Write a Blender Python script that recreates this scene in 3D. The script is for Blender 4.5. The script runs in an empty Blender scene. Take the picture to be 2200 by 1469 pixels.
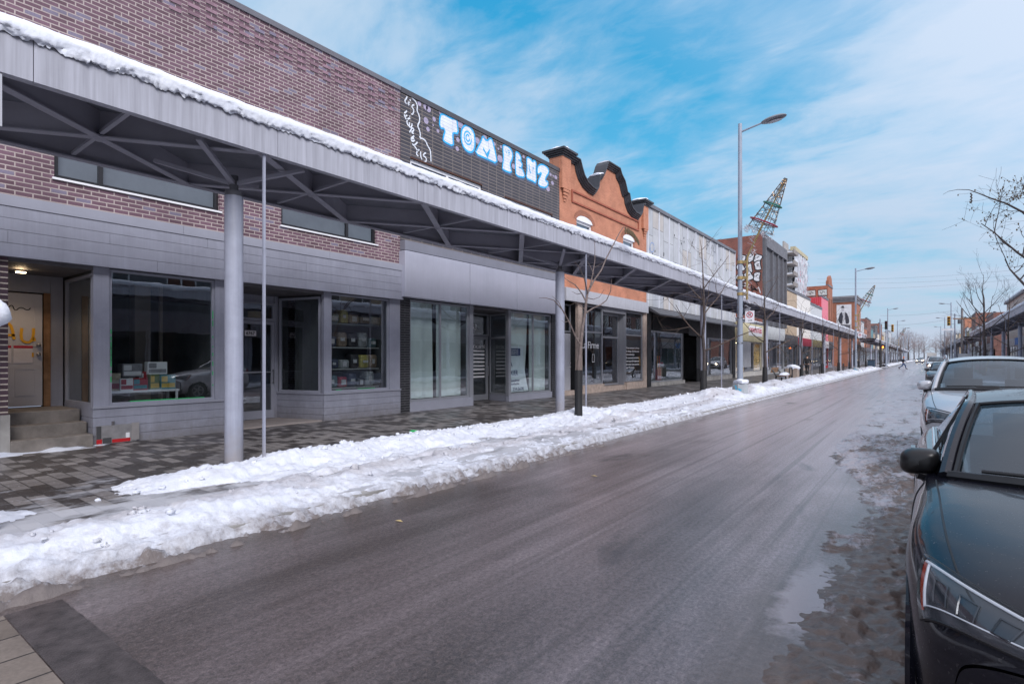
import bpy, bmesh, math, random
from mathutils import Vector, noise
R = math.radians
SC = bpy.context.scene
COL = SC.collection

# ---------------------------------------------------------------- camera
FPX, VX, HY, HC = 1190.0, 1992.0, 768.0, 1.65      # focal length / street vanishing point / horizon in photo pixels, eye height
TH = math.atan2(VX - 1100.0, FPX); SN, CS = math.sin(TH), math.cos(TH)
cam_d = bpy.data.cameras.new('camera'); cam = bpy.data.objects.new('camera', cam_d); COL.objects.link(cam)
cam.location = (0, 0, HC); cam.rotation_euler = (R(90), 0, TH)
cam_d.sensor_width = 36.0; cam_d.lens = 36.0 * FPX / 2200.0
cam_d.shift_y = (HY - 734.5) / 2200.0
cam_d.clip_start = 0.05; cam_d.clip_end = 3000
SC.camera = cam

# ---------------------------------------------------------------- light and exposure
SC.view_settings.view_transform = 'Standard'; SC.view_settings.look = 'None'
SC.view_settings.exposure = 1.08; SC.view_settings.gamma = 1.0
SUN_EL, SUN_AZ = 38.0, 120.0          # a veiled sun behind the right-hand roofs
sun_d = bpy.data.lights.new('sun', 'SUN'); sun_d.energy = 1.5; sun_d.angle = R(30); sun_d.color = (1.0, 0.975, 0.97)
sun = bpy.data.objects.new('sun', sun_d); COL.objects.link(sun)
_sd = Vector((math.sin(R(SUN_AZ)) * math.cos(R(SUN_EL)), math.cos(R(SUN_AZ)) * math.cos(R(SUN_EL)), math.sin(R(SUN_EL))))
sun.rotation_euler = _sd.to_track_quat('Z', 'Y').to_euler()

def build_world():
    w = bpy.data.worlds.new('World'); SC.world = w; w.use_nodes = True
    nt = w.node_tree; N = nt.nodes; L = nt.links; N.clear()
    out = N.new('ShaderNodeOutputWorld'); bg = N.new('ShaderNodeBackground'); bg.inputs[1].default_value = 0.1
    L.new(bg.outputs[0], out.inputs[0])
    tc = N.new('ShaderNodeTexCoord'); sep = N.new('ShaderNodeSeparateXYZ'); L.new(tc.outputs['Generated'], sep.inputs[0])
    def m(op, a, b=None, c=None, clamp=False):
        n = N.new('ShaderNodeMath'); n.operation = op; n.use_clamp = clamp
        for i, v in enumerate((a, b, c)):
            if v is None: continue
            if isinstance(v, (int, float)): n.inputs[i].default_value = v
            else: L.new(v, n.inputs[i])
        return n.outputs[0]
    def rgb(c):
        n = N.new('ShaderNodeRGB'); n.outputs[0].default_value = (*c, 1); return n.outputs[0]
    def mix(f, a, b):
        n = N.new('ShaderNodeMixRGB'); n.inputs[0].default_value = 0.5
        L.new(f, n.inputs[0]); L.new(a, n.inputs[1]); L.new(b, n.inputs[2]); return n.outputs[0]
    def ramp(v, pts):
        n = N.new('ShaderNodeValToRGB'); el = n.color_ramp.elements
        while len(el) < len(pts): el.new(0.5)
        for e, (p, c) in zip(el, pts): e.position = p; e.color = (*c, 1)
        L.new(v, n.inputs[0]); return n.outputs[0]
    sky = N.new('ShaderNodeTexSky'); sky.sky_type = 'NISHITA'; sky.sun_disc = False
    sky.sun_elevation = R(SUN_EL); sky.sun_rotation = R(SUN_AZ); sky.altitude = 50; sky.air_density = 1.3; sky.dust_density = 1.5; sky.ozone_density = 2.5
    z = m('MAXIMUM', sep.outputs['Z'], 0.0)
    zz = m('ADD', z, 0.22)
    cx, cy = m('DIVIDE', sep.outputs['X'], zz), m('DIVIDE', sep.outputs['Y'], zz)
    def cloud(sx, sy, rot, sc, det, rough, off):
        cb = N.new('ShaderNodeCombineXYZ'); L.new(cx, cb.inputs[0]); L.new(cy, cb.inputs[1]); cb.inputs[2].default_value = off
        mp = N.new('ShaderNodeMapping'); mp.inputs['Rotation'].default_value = (0, 0, R(rot)); mp.inputs['Scale'].default_value = (sx, sy, 1)
        L.new(cb.outputs[0], mp.inputs[0])
        n = N.new('ShaderNodeTexNoise'); n.inputs['Scale'].default_value = sc; n.inputs['Detail'].default_value = det
        n.inputs['Roughness'].default_value = rough; n.inputs['Distortion'].default_value = 0.35
        L.new(mp.outputs[0], n.inputs['Vector']); return n.outputs[0]
    big = cloud(0.8, 1.25, 25, 2.3, 4, 0.55, 3.1)
    wisp = cloud(0.85, 1.7, 48, 4.6, 9, 0.66, 7.7)
    band = cloud(1.0, 1.0, 0, 0.55, 2, 0.4, 1.3)
    f = m('ADD', m('MULTIPLY', big, 0.92), m('ADD', m('MULTIPLY', wisp, 0.50), m('MULTIPLY', band, 0.05)))
    def gauss(dx, dy, dz, tight, amp):       # where the cover thickens: broad banks of cloud
        v = Vector((dx, dy, dz)).normalized()
        d = N.new('ShaderNodeVectorMath'); d.operation = 'DOT_PRODUCT'; L.new(tc.outputs['Generated'], d.inputs[0]); d.inputs[1].default_value = v
        return m('MULTIPLY', m('POWER', m('MAXIMUM', d.outputs['Value'], 0.0), tight), amp)
    bankL = gauss(-0.75, 0.72, 0.32, 12, 0.24)
    bankR = gauss(0.18, 1.0, 0.46, 20, 0.22)
    hole = gauss(-0.42, 0.85, 0.52, 26, -0.30)
    f = m('ADD', f, m('ADD', bankL, m('ADD', bankR, hole)))
    low = m('SUBTRACT', 1.0, m('DIVIDE', z, 0.42), clamp=True)
    f = m('ADD', f, m('MULTIPLY', low, 0.10))
    fac = ramp(f, [(0.56, (0, 0, 0)), (0.68, (0.25,) * 3), (0.82, (0.68,) * 3), (0.98, (0.92,) * 3)])
    # blue of the clear sky: the Nishita sky tinted to the photograph's cyan
    tint = N.new('ShaderNodeMixRGB'); tint.blend_type = 'MULTIPLY'; tint.inputs[0].default_value = 1.0
    L.new(sky.outputs[0], tint.inputs[1]); tint.inputs[2].default_value = (0.33, 0.70, 0.74, 1)
    grad = ramp(z, [(0.0, (2.4, 2.95, 3.6)), (0.10, (1.55, 2.9, 3.95)), (0.30, (0.50, 2.35, 3.9)), (0.58, (0.10, 1.75, 3.4)), (0.85, (2.6, 2.9, 3.5))])
    half = N.new('ShaderNodeMixRGB'); half.inputs[0].default_value = 0.85; L.new(tint.outputs[0], half.inputs[1]); L.new(grad, half.inputs[2])
    cl = ramp(z, [(0.0, (2.65, 2.95, 3.6)), (0.12, (2.6, 3.15, 3.95)), (0.3, (2.75, 3.4, 4.25)), (0.6, (2.6, 3.3, 4.1)), (1.0, (3.2, 3.5, 4.0))])
    col = mix(fac, half.outputs[0], cl)
    # the thin overcast brightens towards the veiled sun behind the right-hand roofs
    dn = N.new('ShaderNodeVectorMath'); dn.operation = 'DOT_PRODUCT'; L.new(tc.outputs['Generated'], dn.inputs[0]); dn.inputs[1].default_value = _sd
    gl = ramp(m('MULTIPLY_ADD', dn.outputs['Value'], 0.5, 0.5), [(0.36, (0, 0, 0)), (0.62, (0.55,) * 3), (0.95, (1, 1, 1))])
    col = mix(gl, col, rgb((5.0, 5.05, 5.9)))
    under = m('LESS_THAN', sep.outputs['Z'], -0.002)
    col = mix(under, col, rgb((1.6, 1.6, 1.8)))
    L.new(col, bg.inputs[0])
build_world()

# ---------------------------------------------------------------- photo measurements -> metres on a vertical plane x = -D along the street
def Zd(px, D): return D / (SN - (px - 1100.0) / FPX * CS)
def S(px, D): return Zd(px, D) * (CS + (px - 1100.0) / FPX * SN)
def ZZ(px, py, D): return HC + (HY - py) * Zd(px, D) / FPX
def P3(px, py, D): return (-D, S(px, D), ZZ(px, py, D))

# ---------------------------------------------------------------- materials
MATS = {}
def new_mat(name):
    m = bpy.data.materials.new(name); m.use_nodes = True
    nt = m.node_tree; b = nt.nodes['Principled BSDF']
    return m, nt, b
class NT:
    def __init__(s, nt): s.nt = nt; s.N = nt.nodes; s.L = nt.links
    def val(s, sock, v):
        if v is None: return
        if isinstance(v, (int, float)): sock.default_value = v
        elif isinstance(v, (tuple, list)):
            if len(v) == 3 and sock.type == 'RGBA': sock.default_value = (*v, 1)
            else: sock.default_value = v
        else: s.L.new(v, sock)
    def math(s, op, a, b=None, c=None, clamp=False):
        n = s.N.new('ShaderNodeMath'); n.operation = op; n.use_clamp = clamp
        for i, v in enumerate((a, b, c)): s.val(n.inputs[i], v)
        return n.outputs[0]
    def coords(s, kind='Object', scale=(1, 1, 1), rot=(0, 0, 0)):
        t = s.N.new('ShaderNodeTexCoord'); m = s.N.new('ShaderNodeMapping')
        m.inputs['Scale'].default_value = scale; m.inputs['Rotation'].default_value = rot
        s.L.new(t.outputs[kind], m.inputs[0]); return m.outputs[0]
    def noise(s, vec, scale, det=3, rough=0.5, dist=0):
        n = s.N.new('ShaderNodeTexNoise'); s.val(n.inputs['Vector'], vec)
        n.inputs['Scale'].default_value = scale; n.inputs['Detail'].default_value = det
        n.inputs['Roughness'].default_value = rough; n.inputs['Distortion'].default_value = dist
        return n.outputs[0]
    def ramp(s, v, pts):
        n = s.N.new('ShaderNodeValToRGB'); el = n.color_ramp.elements
        while len(el) < len(pts): el.new(0.5)
        for e, (p, c) in zip(el, pts):
            e.position = p; e.color = ((c, c, c, 1) if isinstance(c, (int, float)) else (*c, 1))
        s.L.new(v, n.inputs[0]); return n.outputs[0]
    def mix(s, f, a, b, mode='MIX'):
        n = s.N.new('ShaderNodeMixRGB'); n.blend_type = mode
        s.val(n.inputs[0], f); s.val(n.inputs[1], a); s.val(n.inputs[2], b); return n.outputs[0]
    def bump(s, h, strength=0.3, dist=0.01, normal=None):
        n = s.N.new('ShaderNodeBump'); n.inputs['Strength'].default_value = strength; n.inputs['Distance'].default_value = dist
        s.L.new(h, n.inputs['Height'])
        if normal is not None: s.L.new(normal, n.inputs['Normal'])
        return n.outputs[0]
    def sep(s, vec):
        n = s.N.new('ShaderNodeSeparateXYZ'); s.L.new(vec, n.inputs[0]); return n.outputs
    def comb(s, x, y, z=0.0):
        n = s.N.new('ShaderNodeCombineXYZ')
        for i, v in enumerate((x, y, z)): s.val(n.inputs[i], v)
        return n.outputs[0]

def plain(name, col, rough=0.6, metal=0.0, var=0.12, vscale=2.5, bump=0.0, bscale=60, streak=0.0, coat=0.0, spec=0.5, stain=None):
    if name in MATS: return MATS[name]
    m, nt, b = new_mat(name); t = NT(nt)
    v = t.coords()
    n = t.noise(v, vscale, 5, 0.6)
    k = t.ramp(n, [(0.3, 1 - var), (0.7, 1 + var)]) if var else None
    c = t.mix(1.0, col, k, 'MULTIPLY') if k is not None else None
    if streak:
        sv = t.coords(scale=(9, 9, 0.35)); sn = t.noise(sv, 2.2, 4, 0.6)
        c = t.mix(1.0, c if c is not None else col, t.ramp(sn, [(0.3, 1 - streak), (0.72, 1 + streak * 0.7)]), 'MULTIPLY')
    if stain:                    # splashed salt and grime up to a ragged height: (height, colour)
        zz = t.sep(v)[2]
        e = t.math('ADD', t.math('SUBTRACT', 1.0, t.math('DIVIDE', zz, stain[0])), t.math('MULTIPLY', t.math('SUBTRACT', t.noise(v, 6, 6, 0.7), 0.5), 1.3))
        c = t.mix(t.ramp(e, [(0.05, 0.0), (0.8, 0.75)]), c if c is not None else col, stain[1])
    if c is not None: t.L.new(c, b.inputs['Base Color'])
    else: b.inputs['Base Color'].default_value = (*col, 1)
    if var:
        t.L.new(t.ramp(n, [(0.3, min(1, rough * 1.15)), (0.7, rough * 0.85)]), b.inputs['Roughness'])
    else: b.inputs['Roughness'].default_value = rough
    b.inputs['Metallic'].default_value = metal
    b.inputs['Specular IOR Level'].default_value = spec
    if coat: b.inputs['Coat Weight'].default_value = coat; b.inputs['Coat Roughness'].default_value = 0.03
    if bump: t.L.new(t.bump(t.noise(v, bscale, 3, 0.6), bump, 0.01), b.inputs['Normal'])
    MATS[name] = m; return m

def brick(name, c1, c2, mortar, bw=0.228, rh=0.088, ms=0.011, off=0.5, rough=0.75, bump=0.5, third=None, swap=False, grime=0.15, bias=0.0, ground=False, frost=0.0):
    if name in MATS: return MATS[name]
    m, nt, b = new_mat(name); t = NT(nt)
    v = t.coords(); x, y, z = t.sep(v)
    if ground: vec = t.comb(x, y)
    elif swap: vec = t.comb(z, t.math('ADD', x, y))
    else: vec = t.comb(t.math('ADD', x, y), z)
    n = t.N.new('ShaderNodeTexBrick'); t.L.new(vec, n.inputs['Vector'])
    n.offset = off; n.squash = 1.0
    t.val(n.inputs['Color1'], c1); t.val(n.inputs['Color2'], c2); t.val(n.inputs['Mortar'], mortar)
    n.inputs['Scale'].default_value = 1.0; n.inputs['Brick Width'].default_value = bw; n.inputs['Row Height'].default_value = rh
    n.inputs['Mortar Size'].default_value = ms; n.inputs['Mortar Smooth'].default_value = 0.1; n.inputs['Bias'].default_value = bias
    col = n.outputs['Color']
    if ground and frost:         # some stones are worn dark, the others pale
        n3 = t.N.new('ShaderNodeTexBrick'); t.L.new(vec, n3.inputs['Vector']); n3.offset = off
        t.val(n3.inputs['Color1'], (0, 0, 0)); t.val(n3.inputs['Color2'], (1, 1, 1)); t.val(n3.inputs['Mortar'], (0, 0, 0))
        for k_, v_ in (('Scale', 1.0), ('Brick Width', bw), ('Row Height', rh), ('Mortar Size', ms)): n3.inputs[k_].default_value = v_
        wear = t.noise(v, 0.5, 3, 0.5)
        pk = t.ramp(t.math('ADD', n3.outputs['Color'], t.math('MULTIPLY', t.math('SUBTRACT', wear, 0.5), 0.9)), [(0.46, 0.0), (0.56, 1.0)])
        col = t.mix(n.outputs['Fac'], t.mix(pk, c1, c2), mortar)
    if third is not None:        # a sprinkling of bricks in another colour
        n2 = t.N.new('ShaderNodeTexBrick'); t.L.new(vec, n2.inputs['Vector']); n2.offset = off
        t.val(n2.inputs['Color1'], (0, 0, 0)); t.val(n2.inputs['Color2'], (1, 1, 1)); t.val(n2.inputs['Mortar'], (0, 0, 0))
        for k_, v_ in (('Scale', 1.0), ('Brick Width', bw), ('Row Height', rh), ('Mortar Size', ms), ('Bias', -0.1)): n2.inputs[k_].default_value = v_
        pick = t.math('GREATER_THAN', n2.outputs['Color'], 0.80)
        col = t.mix(pick, col, third)
    g = t.noise(v, 1.3, 6, 0.65)
    col = t.mix(1.0, col, t.ramp(g, [(0.3, 1 - grime), (0.7, 1 + grime)]), 'MULTIPLY')
    fine = t.noise(v, 45, 3, 0.6)
    col = t.mix(1.0, col, t.ramp(fine, [(0.3, 0.88), (0.7, 1.12)]), 'MULTIPLY')
    rgh = rough
    if frost:
        fx = t.noise(t.coords(scale=(1.0, 0.45, 1)), 2.2, 7, 0.68)
        # trodden frost and salt lie thickest towards the snow bank
        edge = t.math('MULTIPLY_ADD', x, 0.22, 1.87)
        ff = t.ramp(t.math('ADD', fx, t.math('MULTIPLY', t.math('MAXIMUM', edge, -0.12), 0.5)), [(0.60, 0.0), (0.74, 0.7)])
        grit = t.ramp(t.noise(v, 26, 2, 0.6), [(0.64, 0.0), (0.70, 0.6)])
        fm = t.math('MULTIPLY', t.math('MAXIMUM', ff, t.math('MULTIPLY', grit, 0.55)), frost, clamp=True)
        col = t.mix(fm, col, (0.62, 0.64, 0.70))
        wet = t.noise(v, 0.9, 3, 0.6)
        rgh = t.ramp(wet, [(0.35, 0.28), (0.65, 0.6)])
    t.L.new(col, b.inputs['Base Color']); t.val(b.inputs['Roughness'], rgh)
    h = t.math('SUBTRACT', t.math('MULTIPLY', fine, 0.35), n.outputs['Fac'])
    t.L.new(t.bump(h, bump, 0.008), b.inputs['Normal'])
    MATS[name] = m; return m

def glass(name, tint=(0.86, 0.92, 0.93), ior=1.62, rough=0.0, refl=(0.95, 0.97, 1.0), wave=0.0):
    if name in MATS: return MATS[name]
    m, nt, b = new_mat(name); t = NT(nt); t.N.remove(b)
    tr = t.N.new('ShaderNodeBsdfTransparent'); tr.inputs[0].default_value = (*tint, 1)
    gl = t.N.new('ShaderNodeBsdfGlossy'); gl.inputs['Roughness'].default_value = rough; gl.inputs['Color'].default_value = (*refl, 1)
    lw = t.N.new('ShaderNodeLayerWeight'); lw.inputs[0].default_value = 0.5
    f0 = ((ior - 1) / (ior + 1)) ** 2
    fr_ = t.math('MULTIPLY_ADD', t.math('POWER', lw.outputs['Facing'], 4.0), 1 - f0, f0, clamp=True)
    if wave:
        nb = t.bump(t.noise(t.coords(scale=(1, 1, 2.5)), 1.1, 2, 0.5), wave, 0.05)
        t.L.new(nb, gl.inputs['Normal'])
    mx = t.N.new('ShaderNodeMixShader'); t.L.new(fr_, mx.inputs[0]); t.L.new(tr.outputs[0], mx.inputs[1]); t.L.new(gl.outputs[0], mx.inputs[2])
    t.L.new(mx.outputs[0], t.N['Material Output'].inputs['Surface'])
    MATS[name] = m; return m

def emit(name, col, strength):
    if name in MATS: return MATS[name]
    m, nt, b = new_mat(name)
    b.inputs['Base Color'].default_value = (*col, 1); b.inputs['Emission Color'].default_value = (*col, 1); b.inputs['Emission Strength'].default_value = strength
    MATS[name] = m; return m

def snow_mat(name, dirt=0.0, edge=None, grain=1.0, trod=None):
    if name in MATS: return MATS[name]
    m, nt, b = new_mat(name); t = NT(nt); v = t.coords(); x, y, z = t.sep(v)
    n = t.noise(v, 3.0, 6, 0.65); f = t.noise(v, 22, 4, 0.6)
    col = t.mix(t.ramp(n, [(0.3, 0.0), (0.7, 1.0)]), (0.62, 0.66, 0.76), (0.73, 0.76, 0.83))
    if dirt:
        d = t.ramp(t.noise(v, 5.0, 8, 0.75), [(0.48, 0.0), (0.75, dirt)])
        col = t.mix(d, col, (0.30, 0.25, 0.22))
    if trod is not None:         # a trampled grey strip: (x centre, half width)
        q = t.math('SUBTRACT', 1.0, t.math('DIVIDE', t.math('ABSOLUTE', t.math('SUBTRACT', x, trod[0])), trod[1]), clamp=True)
        col = t.mix(t.ramp(t.math('ADD', q, t.math('MULTIPLY', t.math('SUBTRACT', t.noise(t.coords(scale=(1, 0.5, 1)), 3.2, 8, 0.75), 0.5), 2.2)), [(0.45, 0.0), (0.95, 0.62)]), col, (0.36, 0.335, 0.345))
    if edge is not None:         # road slush thrown over the outer edge: (x of the kerb, x where it is clean)
        e = t.math('DIVIDE', t.math('SUBTRACT', x, edge[1]), edge[0] - edge[1])
        e = t.math('ADD', e, t.math('MULTIPLY', t.math('SUBTRACT', t.noise(v, 7.0, 7, 0.72), 0.5), 1.7))
        k = t.ramp(e, [(0.25, 0.0), (0.75, 0.55), (1.0, 0.9)])
        col = t.mix(k, col, (0.115, 0.086, 0.072))
    t.L.new(col, b.inputs['Base Color']); b.inputs['Roughness'].default_value = 0.55; b.inputs['Specular IOR Level'].default_value = 0.3
    nb = t.bump(f, 0.35 * grain, 0.02); nb = t.bump(t.noise(v, 90, 2, 0.6), 0.2 * grain, 0.006, nb)
    t.L.new(nb, b.inputs['Normal'])
    MATS[name] = m; return m

# ---------------------------------------------------------------- mesh builder
class MB:
    def __init__(s): s.v = []; s.f = []; s.m = []
    def add(s, vs, fs, m=0):
        o = len(s.v); s.v += [tuple(p) for p in vs]
        for f in fs: s.f.append(tuple(o + i for i in f)); s.m.append(m)
    def box(s, x0, x1, y0, y1, z0, z1, m=0):
        x0, x1 = sorted((x0, x1)); y0, y1 = sorted((y0, y1)); z0, z1 = sorted((z0, z1))
        s.add([(x0, y0, z0), (x1, y0, z0), (x1, y1, z0), (x0, y1, z0), (x0, y0, z1), (x1, y0, z1), (x1, y1, z1), (x0, y1, z1)],
              [(0, 3, 2, 1), (4, 5, 6, 7), (0, 1, 5, 4), (1, 2, 6, 5), (2, 3, 7, 6), (3, 0, 4, 7)], m)
    def obox(s, p, q, w, h, m=0, up=(0, 0, 1)):          # bar from p to q, w wide, h high
        p, q = Vector(p), Vector(q); d = (q - p).normalized(); up = Vector(up)
        r = d.cross(up)
        if r.length < 1e-4: r = d.cross(Vector((1, 0, 0)))
        r.normalize(); u = r.cross(d).normalized()
        vs = []
        for c in (p, q):
            for a, b in ((-1, -1), (1, -1), (1, 1), (-1, 1)): vs.append(c + r * (a * w / 2) + u * (b * h / 2))
        s.add(vs, [(0, 1, 2, 3), (7, 6, 5, 4), (0, 4, 5, 1), (1, 5, 6, 2), (2, 6, 7, 3), (3, 7, 4, 0)], m)
    def tube(s, pts, rad, n=8, m=0, cap=True):
        pts = [Vector(p) for p in pts]
        if not hasattr(rad, '__len__'): rad = [rad] * len(pts)
        rings = []; prev = None
        for i, p in enumerate(pts):
            d = (pts[min(i + 1, len(pts) - 1)] - pts[max(i - 1, 0)])
            d = d.normalized() if d.length > 1e-9 else Vector((0, 0, 1))
            if prev is None:
                a = Vector((0, 0, 1)) if abs(d.z) < 0.9 else Vector((1, 0, 0))
                r = d.cross(a).normalized()
            else:
                r = prev - d * prev.dot(d); r = r.normalized() if r.length > 1e-6 else d.orthogonal().normalized()
            prev = r; u = d.cross(r)
            rings.append([p + (r * math.cos(2 * math.pi * k / n) + u * math.sin(2 * math.pi * k / n)) * rad[i] for k in range(n)])
        vs = [q for r_ in rings for q in r_]; fs = []
        for i in range(len(pts) - 1):
            for k in range(n):
                fs.append((i * n + k, i * n + (k + 1) % n, (i + 1) * n + (k + 1) % n, (i + 1) * n + k))
        if cap: fs.append(tuple(range(n - 1, -1, -1))); fs.append(tuple((len(pts) - 1) * n + k for k in range(n)))
        s.add(vs, fs, m)
    def lathe(s, c, prof, n=16, m=0):                     # prof: (radius, z)
        vs = []; fs = []
        for r, z in prof:
            for k in range(n): vs.append((c[0] + r * math.cos(2 * math.pi * k / n), c[1] + r * math.sin(2 * math.pi * k / n), c[2] + z))
        for i in range(len(prof) - 1):
            for k in range(n): fs.append((i * n + k, i * n + (k + 1) % n, (i + 1) * n + (k + 1) % n, (i + 1) * n + k))
        fs.append(tuple(range(n - 1, -1, -1))); fs.append(tuple((len(prof) - 1) * n + k for k in range(n)))
        s.add(vs, fs, m)
    def blob(s, c, r, seed=0, m=0, n=8, amp=0.35, sq=(1, 1, 1)):
        vs = []; fs = []
        for i in range(n + 1):
            t = math.pi * i / n
            for k in range(2 * n):
                p = 2 * math.pi * k / (2 * n)
                d = Vector((math.sin(t) * math.cos(p), math.sin(t) * math.sin(p), math.cos(t)))
                q = 1 + amp * noise.noise(d * 1.7 + Vector((seed * 3.1, seed * 1.7, seed)))
                vs.append((c[0] + d.x * r * q * sq[0], c[1] + d.y * r * q * sq[1], c[2] + d.z * r * q * sq[2]))
        for i in range(n):
            for k in range(2 * n):
                fs.append((i * 2 * n + k, i * 2 * n + (k + 1) % (2 * n), (i + 1) * 2 * n + (k + 1) % (2 * n), (i + 1) * 2 * n + k))
        s.add(vs, fs, m)
    def grid(s, fn, nu, nv, m=0):
        vs = [fn(i / nu, j / nv) for i in range(nu + 1) for j in range(nv + 1)]
        fs = [(i * (nv + 1) + j, (i + 1) * (nv + 1) + j, (i + 1) * (nv + 1) + j + 1, i * (nv + 1) + j + 1) for i in range(nu) for j in range(nv)]
        s.add(vs, fs, m)
    def prism(s, poly, fn, d0, d1, m=0):                  # poly of (a, z); fn(a, d, z) -> point
        n = len(poly)
        vs = [fn(a, d0, z) for a, z in poly] + [fn(a, d1, z) for a, z in poly]
        s.add(vs, [tuple(range(n)), tuple(range(2 * n - 1, n - 1, -1))] + [(i, (i + 1) % n, n + (i + 1) % n, n + i) for i in range(n)], m)
    def build(s, name, mats, parent=None, smooth=False, bevel=0.0, recalc=True, angle=40):
        me = bpy.data.meshes.new(name); me.from_pydata(s.v, [], s.f)
        if not isinstance(mats, (list, tuple)): mats = [mats]
        for mt in mats: me.materials.append(mt)
        if len(mats) > 1: me.polygons.foreach_set('material_index', s.m)
        if recalc:
            bm = bmesh.new(); bm.from_mesh(me); bmesh.ops.recalc_face_normals(bm, faces=bm.faces); bm.to_mesh(me); bm.free()
        if smooth:
            me.polygons.foreach_set('use_smooth', [True] * len(me.polygons))
            if angle and hasattr(me, 'set_sharp_from_angle'): me.set_sharp_from_angle(angle=R(angle))
        o = bpy.data.objects.new(name, me); COL.objects.link(o)
        if parent is not None: attach(o, parent)
        if bevel:
            b = o.modifiers.new('bevel', 'BEVEL'); b.width = bevel; b.segments = 2; b.limit_method = 'ANGLE'; b.angle_limit = R(50)
        return o
def world_origin(o):
    p = Vector((0, 0, 0))
    while o is not None: p = p + o.location; o = o.parent
    return p
def attach(o, parent):
    """parent o; its vertices are world coordinates unless the parent is flagged local"""
    o.parent = parent
    if not parent.get('_l'): o.location = -world_origin(parent)
    else: o['_l'] = 1

def tag(o, label=None, cat=None, group=None, kind=None):
    if label: o['label'] = label
    if cat: o['category'] = cat
    if group: o['group'] = group
    if kind: o['kind'] = kind
    return o
def thing(name, label, cat, loc=(0, 0, 0), group=None, local=False, rz=0):
    o = bpy.data.objects.new(name, None); COL.objects.link(o); o.location = loc; o.empty_display_size = 0.2
    if local: o['_l'] = 1; o.rotation_euler = (0, 0, rz)
    return tag(o, label, cat, group)
def dup(root, loc, rz=0, label=None, group=None, scale=1.0):
    def cp(o, par):
        c = o.copy(); COL.objects.link(c); c.parent = par
        for ch in list(o.children): cp(ch, c)
        return c
    r = cp(root, None); r.location = loc; r.rotation_euler = (0, 0, rz); r.scale = (scale,) * 3
    if label: r['label'] = label
    if group: r['group'] = group
    return r

class Fac:
    """a vertical plane: a along it, d out of it, z up"""
    def __init__(s, O, U, Nn): s.O = O; s.U = U; s.N = Nn
    def P(s, a, d, z): return (s.O[0] + s.U[0] * a + s.N[0] * d, s.O[1] + s.U[1] * a + s.N[1] * d, z)
    def box(s, mb, a0, a1, d0, d1, z0, z1, m=0):
        c = [s.P(a, d, z) for z in (z0, z1) for a, d in ((a0, d0), (a1, d0), (a1, d1), (a0, d1))]
        mb.add(c, [(0, 3, 2, 1), (4, 5, 6, 7), (0, 1, 5, 4), (1, 2, 6, 5), (2, 3, 7, 6), (3, 0, 4, 7)], m)
    def quad(s, mb, a0, a1, z0, z1, d, m=0):
        out = s.N[0] * s.U[1] - s.N[1] * s.U[0] > 0
        mb.add([s.P(a0, d, z0), s.P(a1, d, z0), s.P(a1, d, z1), s.P(a0, d, z1)], [(0, 1, 2, 3) if out else (3, 2, 1, 0)], m)
def left(D=11.6): return Fac((-D, 0), (0, 1), (1, 0))
def right(D=8.3): return Fac((D, 0), (0, 1), (-1, 0))

def wall_holes(F, mb, a0, a1, z0, z1, holes, depth=0.18, m=0, d=0.0):
    A = sorted({a0, a1, *[h[0] for h in holes], *[h[1] for h in holes]}); Zs = sorted({z0, z1, *[h[2] for h in holes], *[h[3] for h in holes]})
    A = [a for a in A if a0 - 1e-6 <= a <= a1 + 1e-6]; Zs = [z for z in Zs if z0 - 1e-6 <= z <= z1 + 1e-6]
    for i in range(len(A) - 1):
        for j in range(len(Zs) - 1):
            ca, cz = (A[i] + A[i + 1]) / 2, (Zs[j] + Zs[j + 1]) / 2
            if any(h[0] < ca < h[1] and h[2] < cz < h[3] for h in holes): continue
            F.quad(mb, A[i], A[i + 1], Zs[j], Zs[j + 1], d, m)
    for h0, h1, g0, g1 in holes:
        P = F.P
        for q in ([(h0, g0), (h1, g0)], [(h1, g0), (h1, g1)], [(h1, g1), (h0, g1)], [(h0, g1), (h0, g0)]):
            (a, z), (b, w) = q
            mb.add([P(a, d, z), P(b, d, w), P(b, d - depth, w), P(a, d - depth, z)], [(0, 1, 2, 3)], m)
def shell(F, mb, a0, a1, z0, z1, d0, d1, m=0):
    """sides, back and roof of a block behind its front wall (d0 deep, d1 front)"""
    P = F.P
    mb.add([P(a0, d0, z0), P(a1, d0, z0), P(a1, d1, z0), P(a0, d1, z0), P(a0, d0, z1), P(a1, d0, z1), P(a1, d1, z1), P(a0, d1, z1)],
           [(0, 4, 5, 1), (1, 5, 6, 2), (0, 3, 7, 4), (4, 7, 6, 5)], m)

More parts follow.
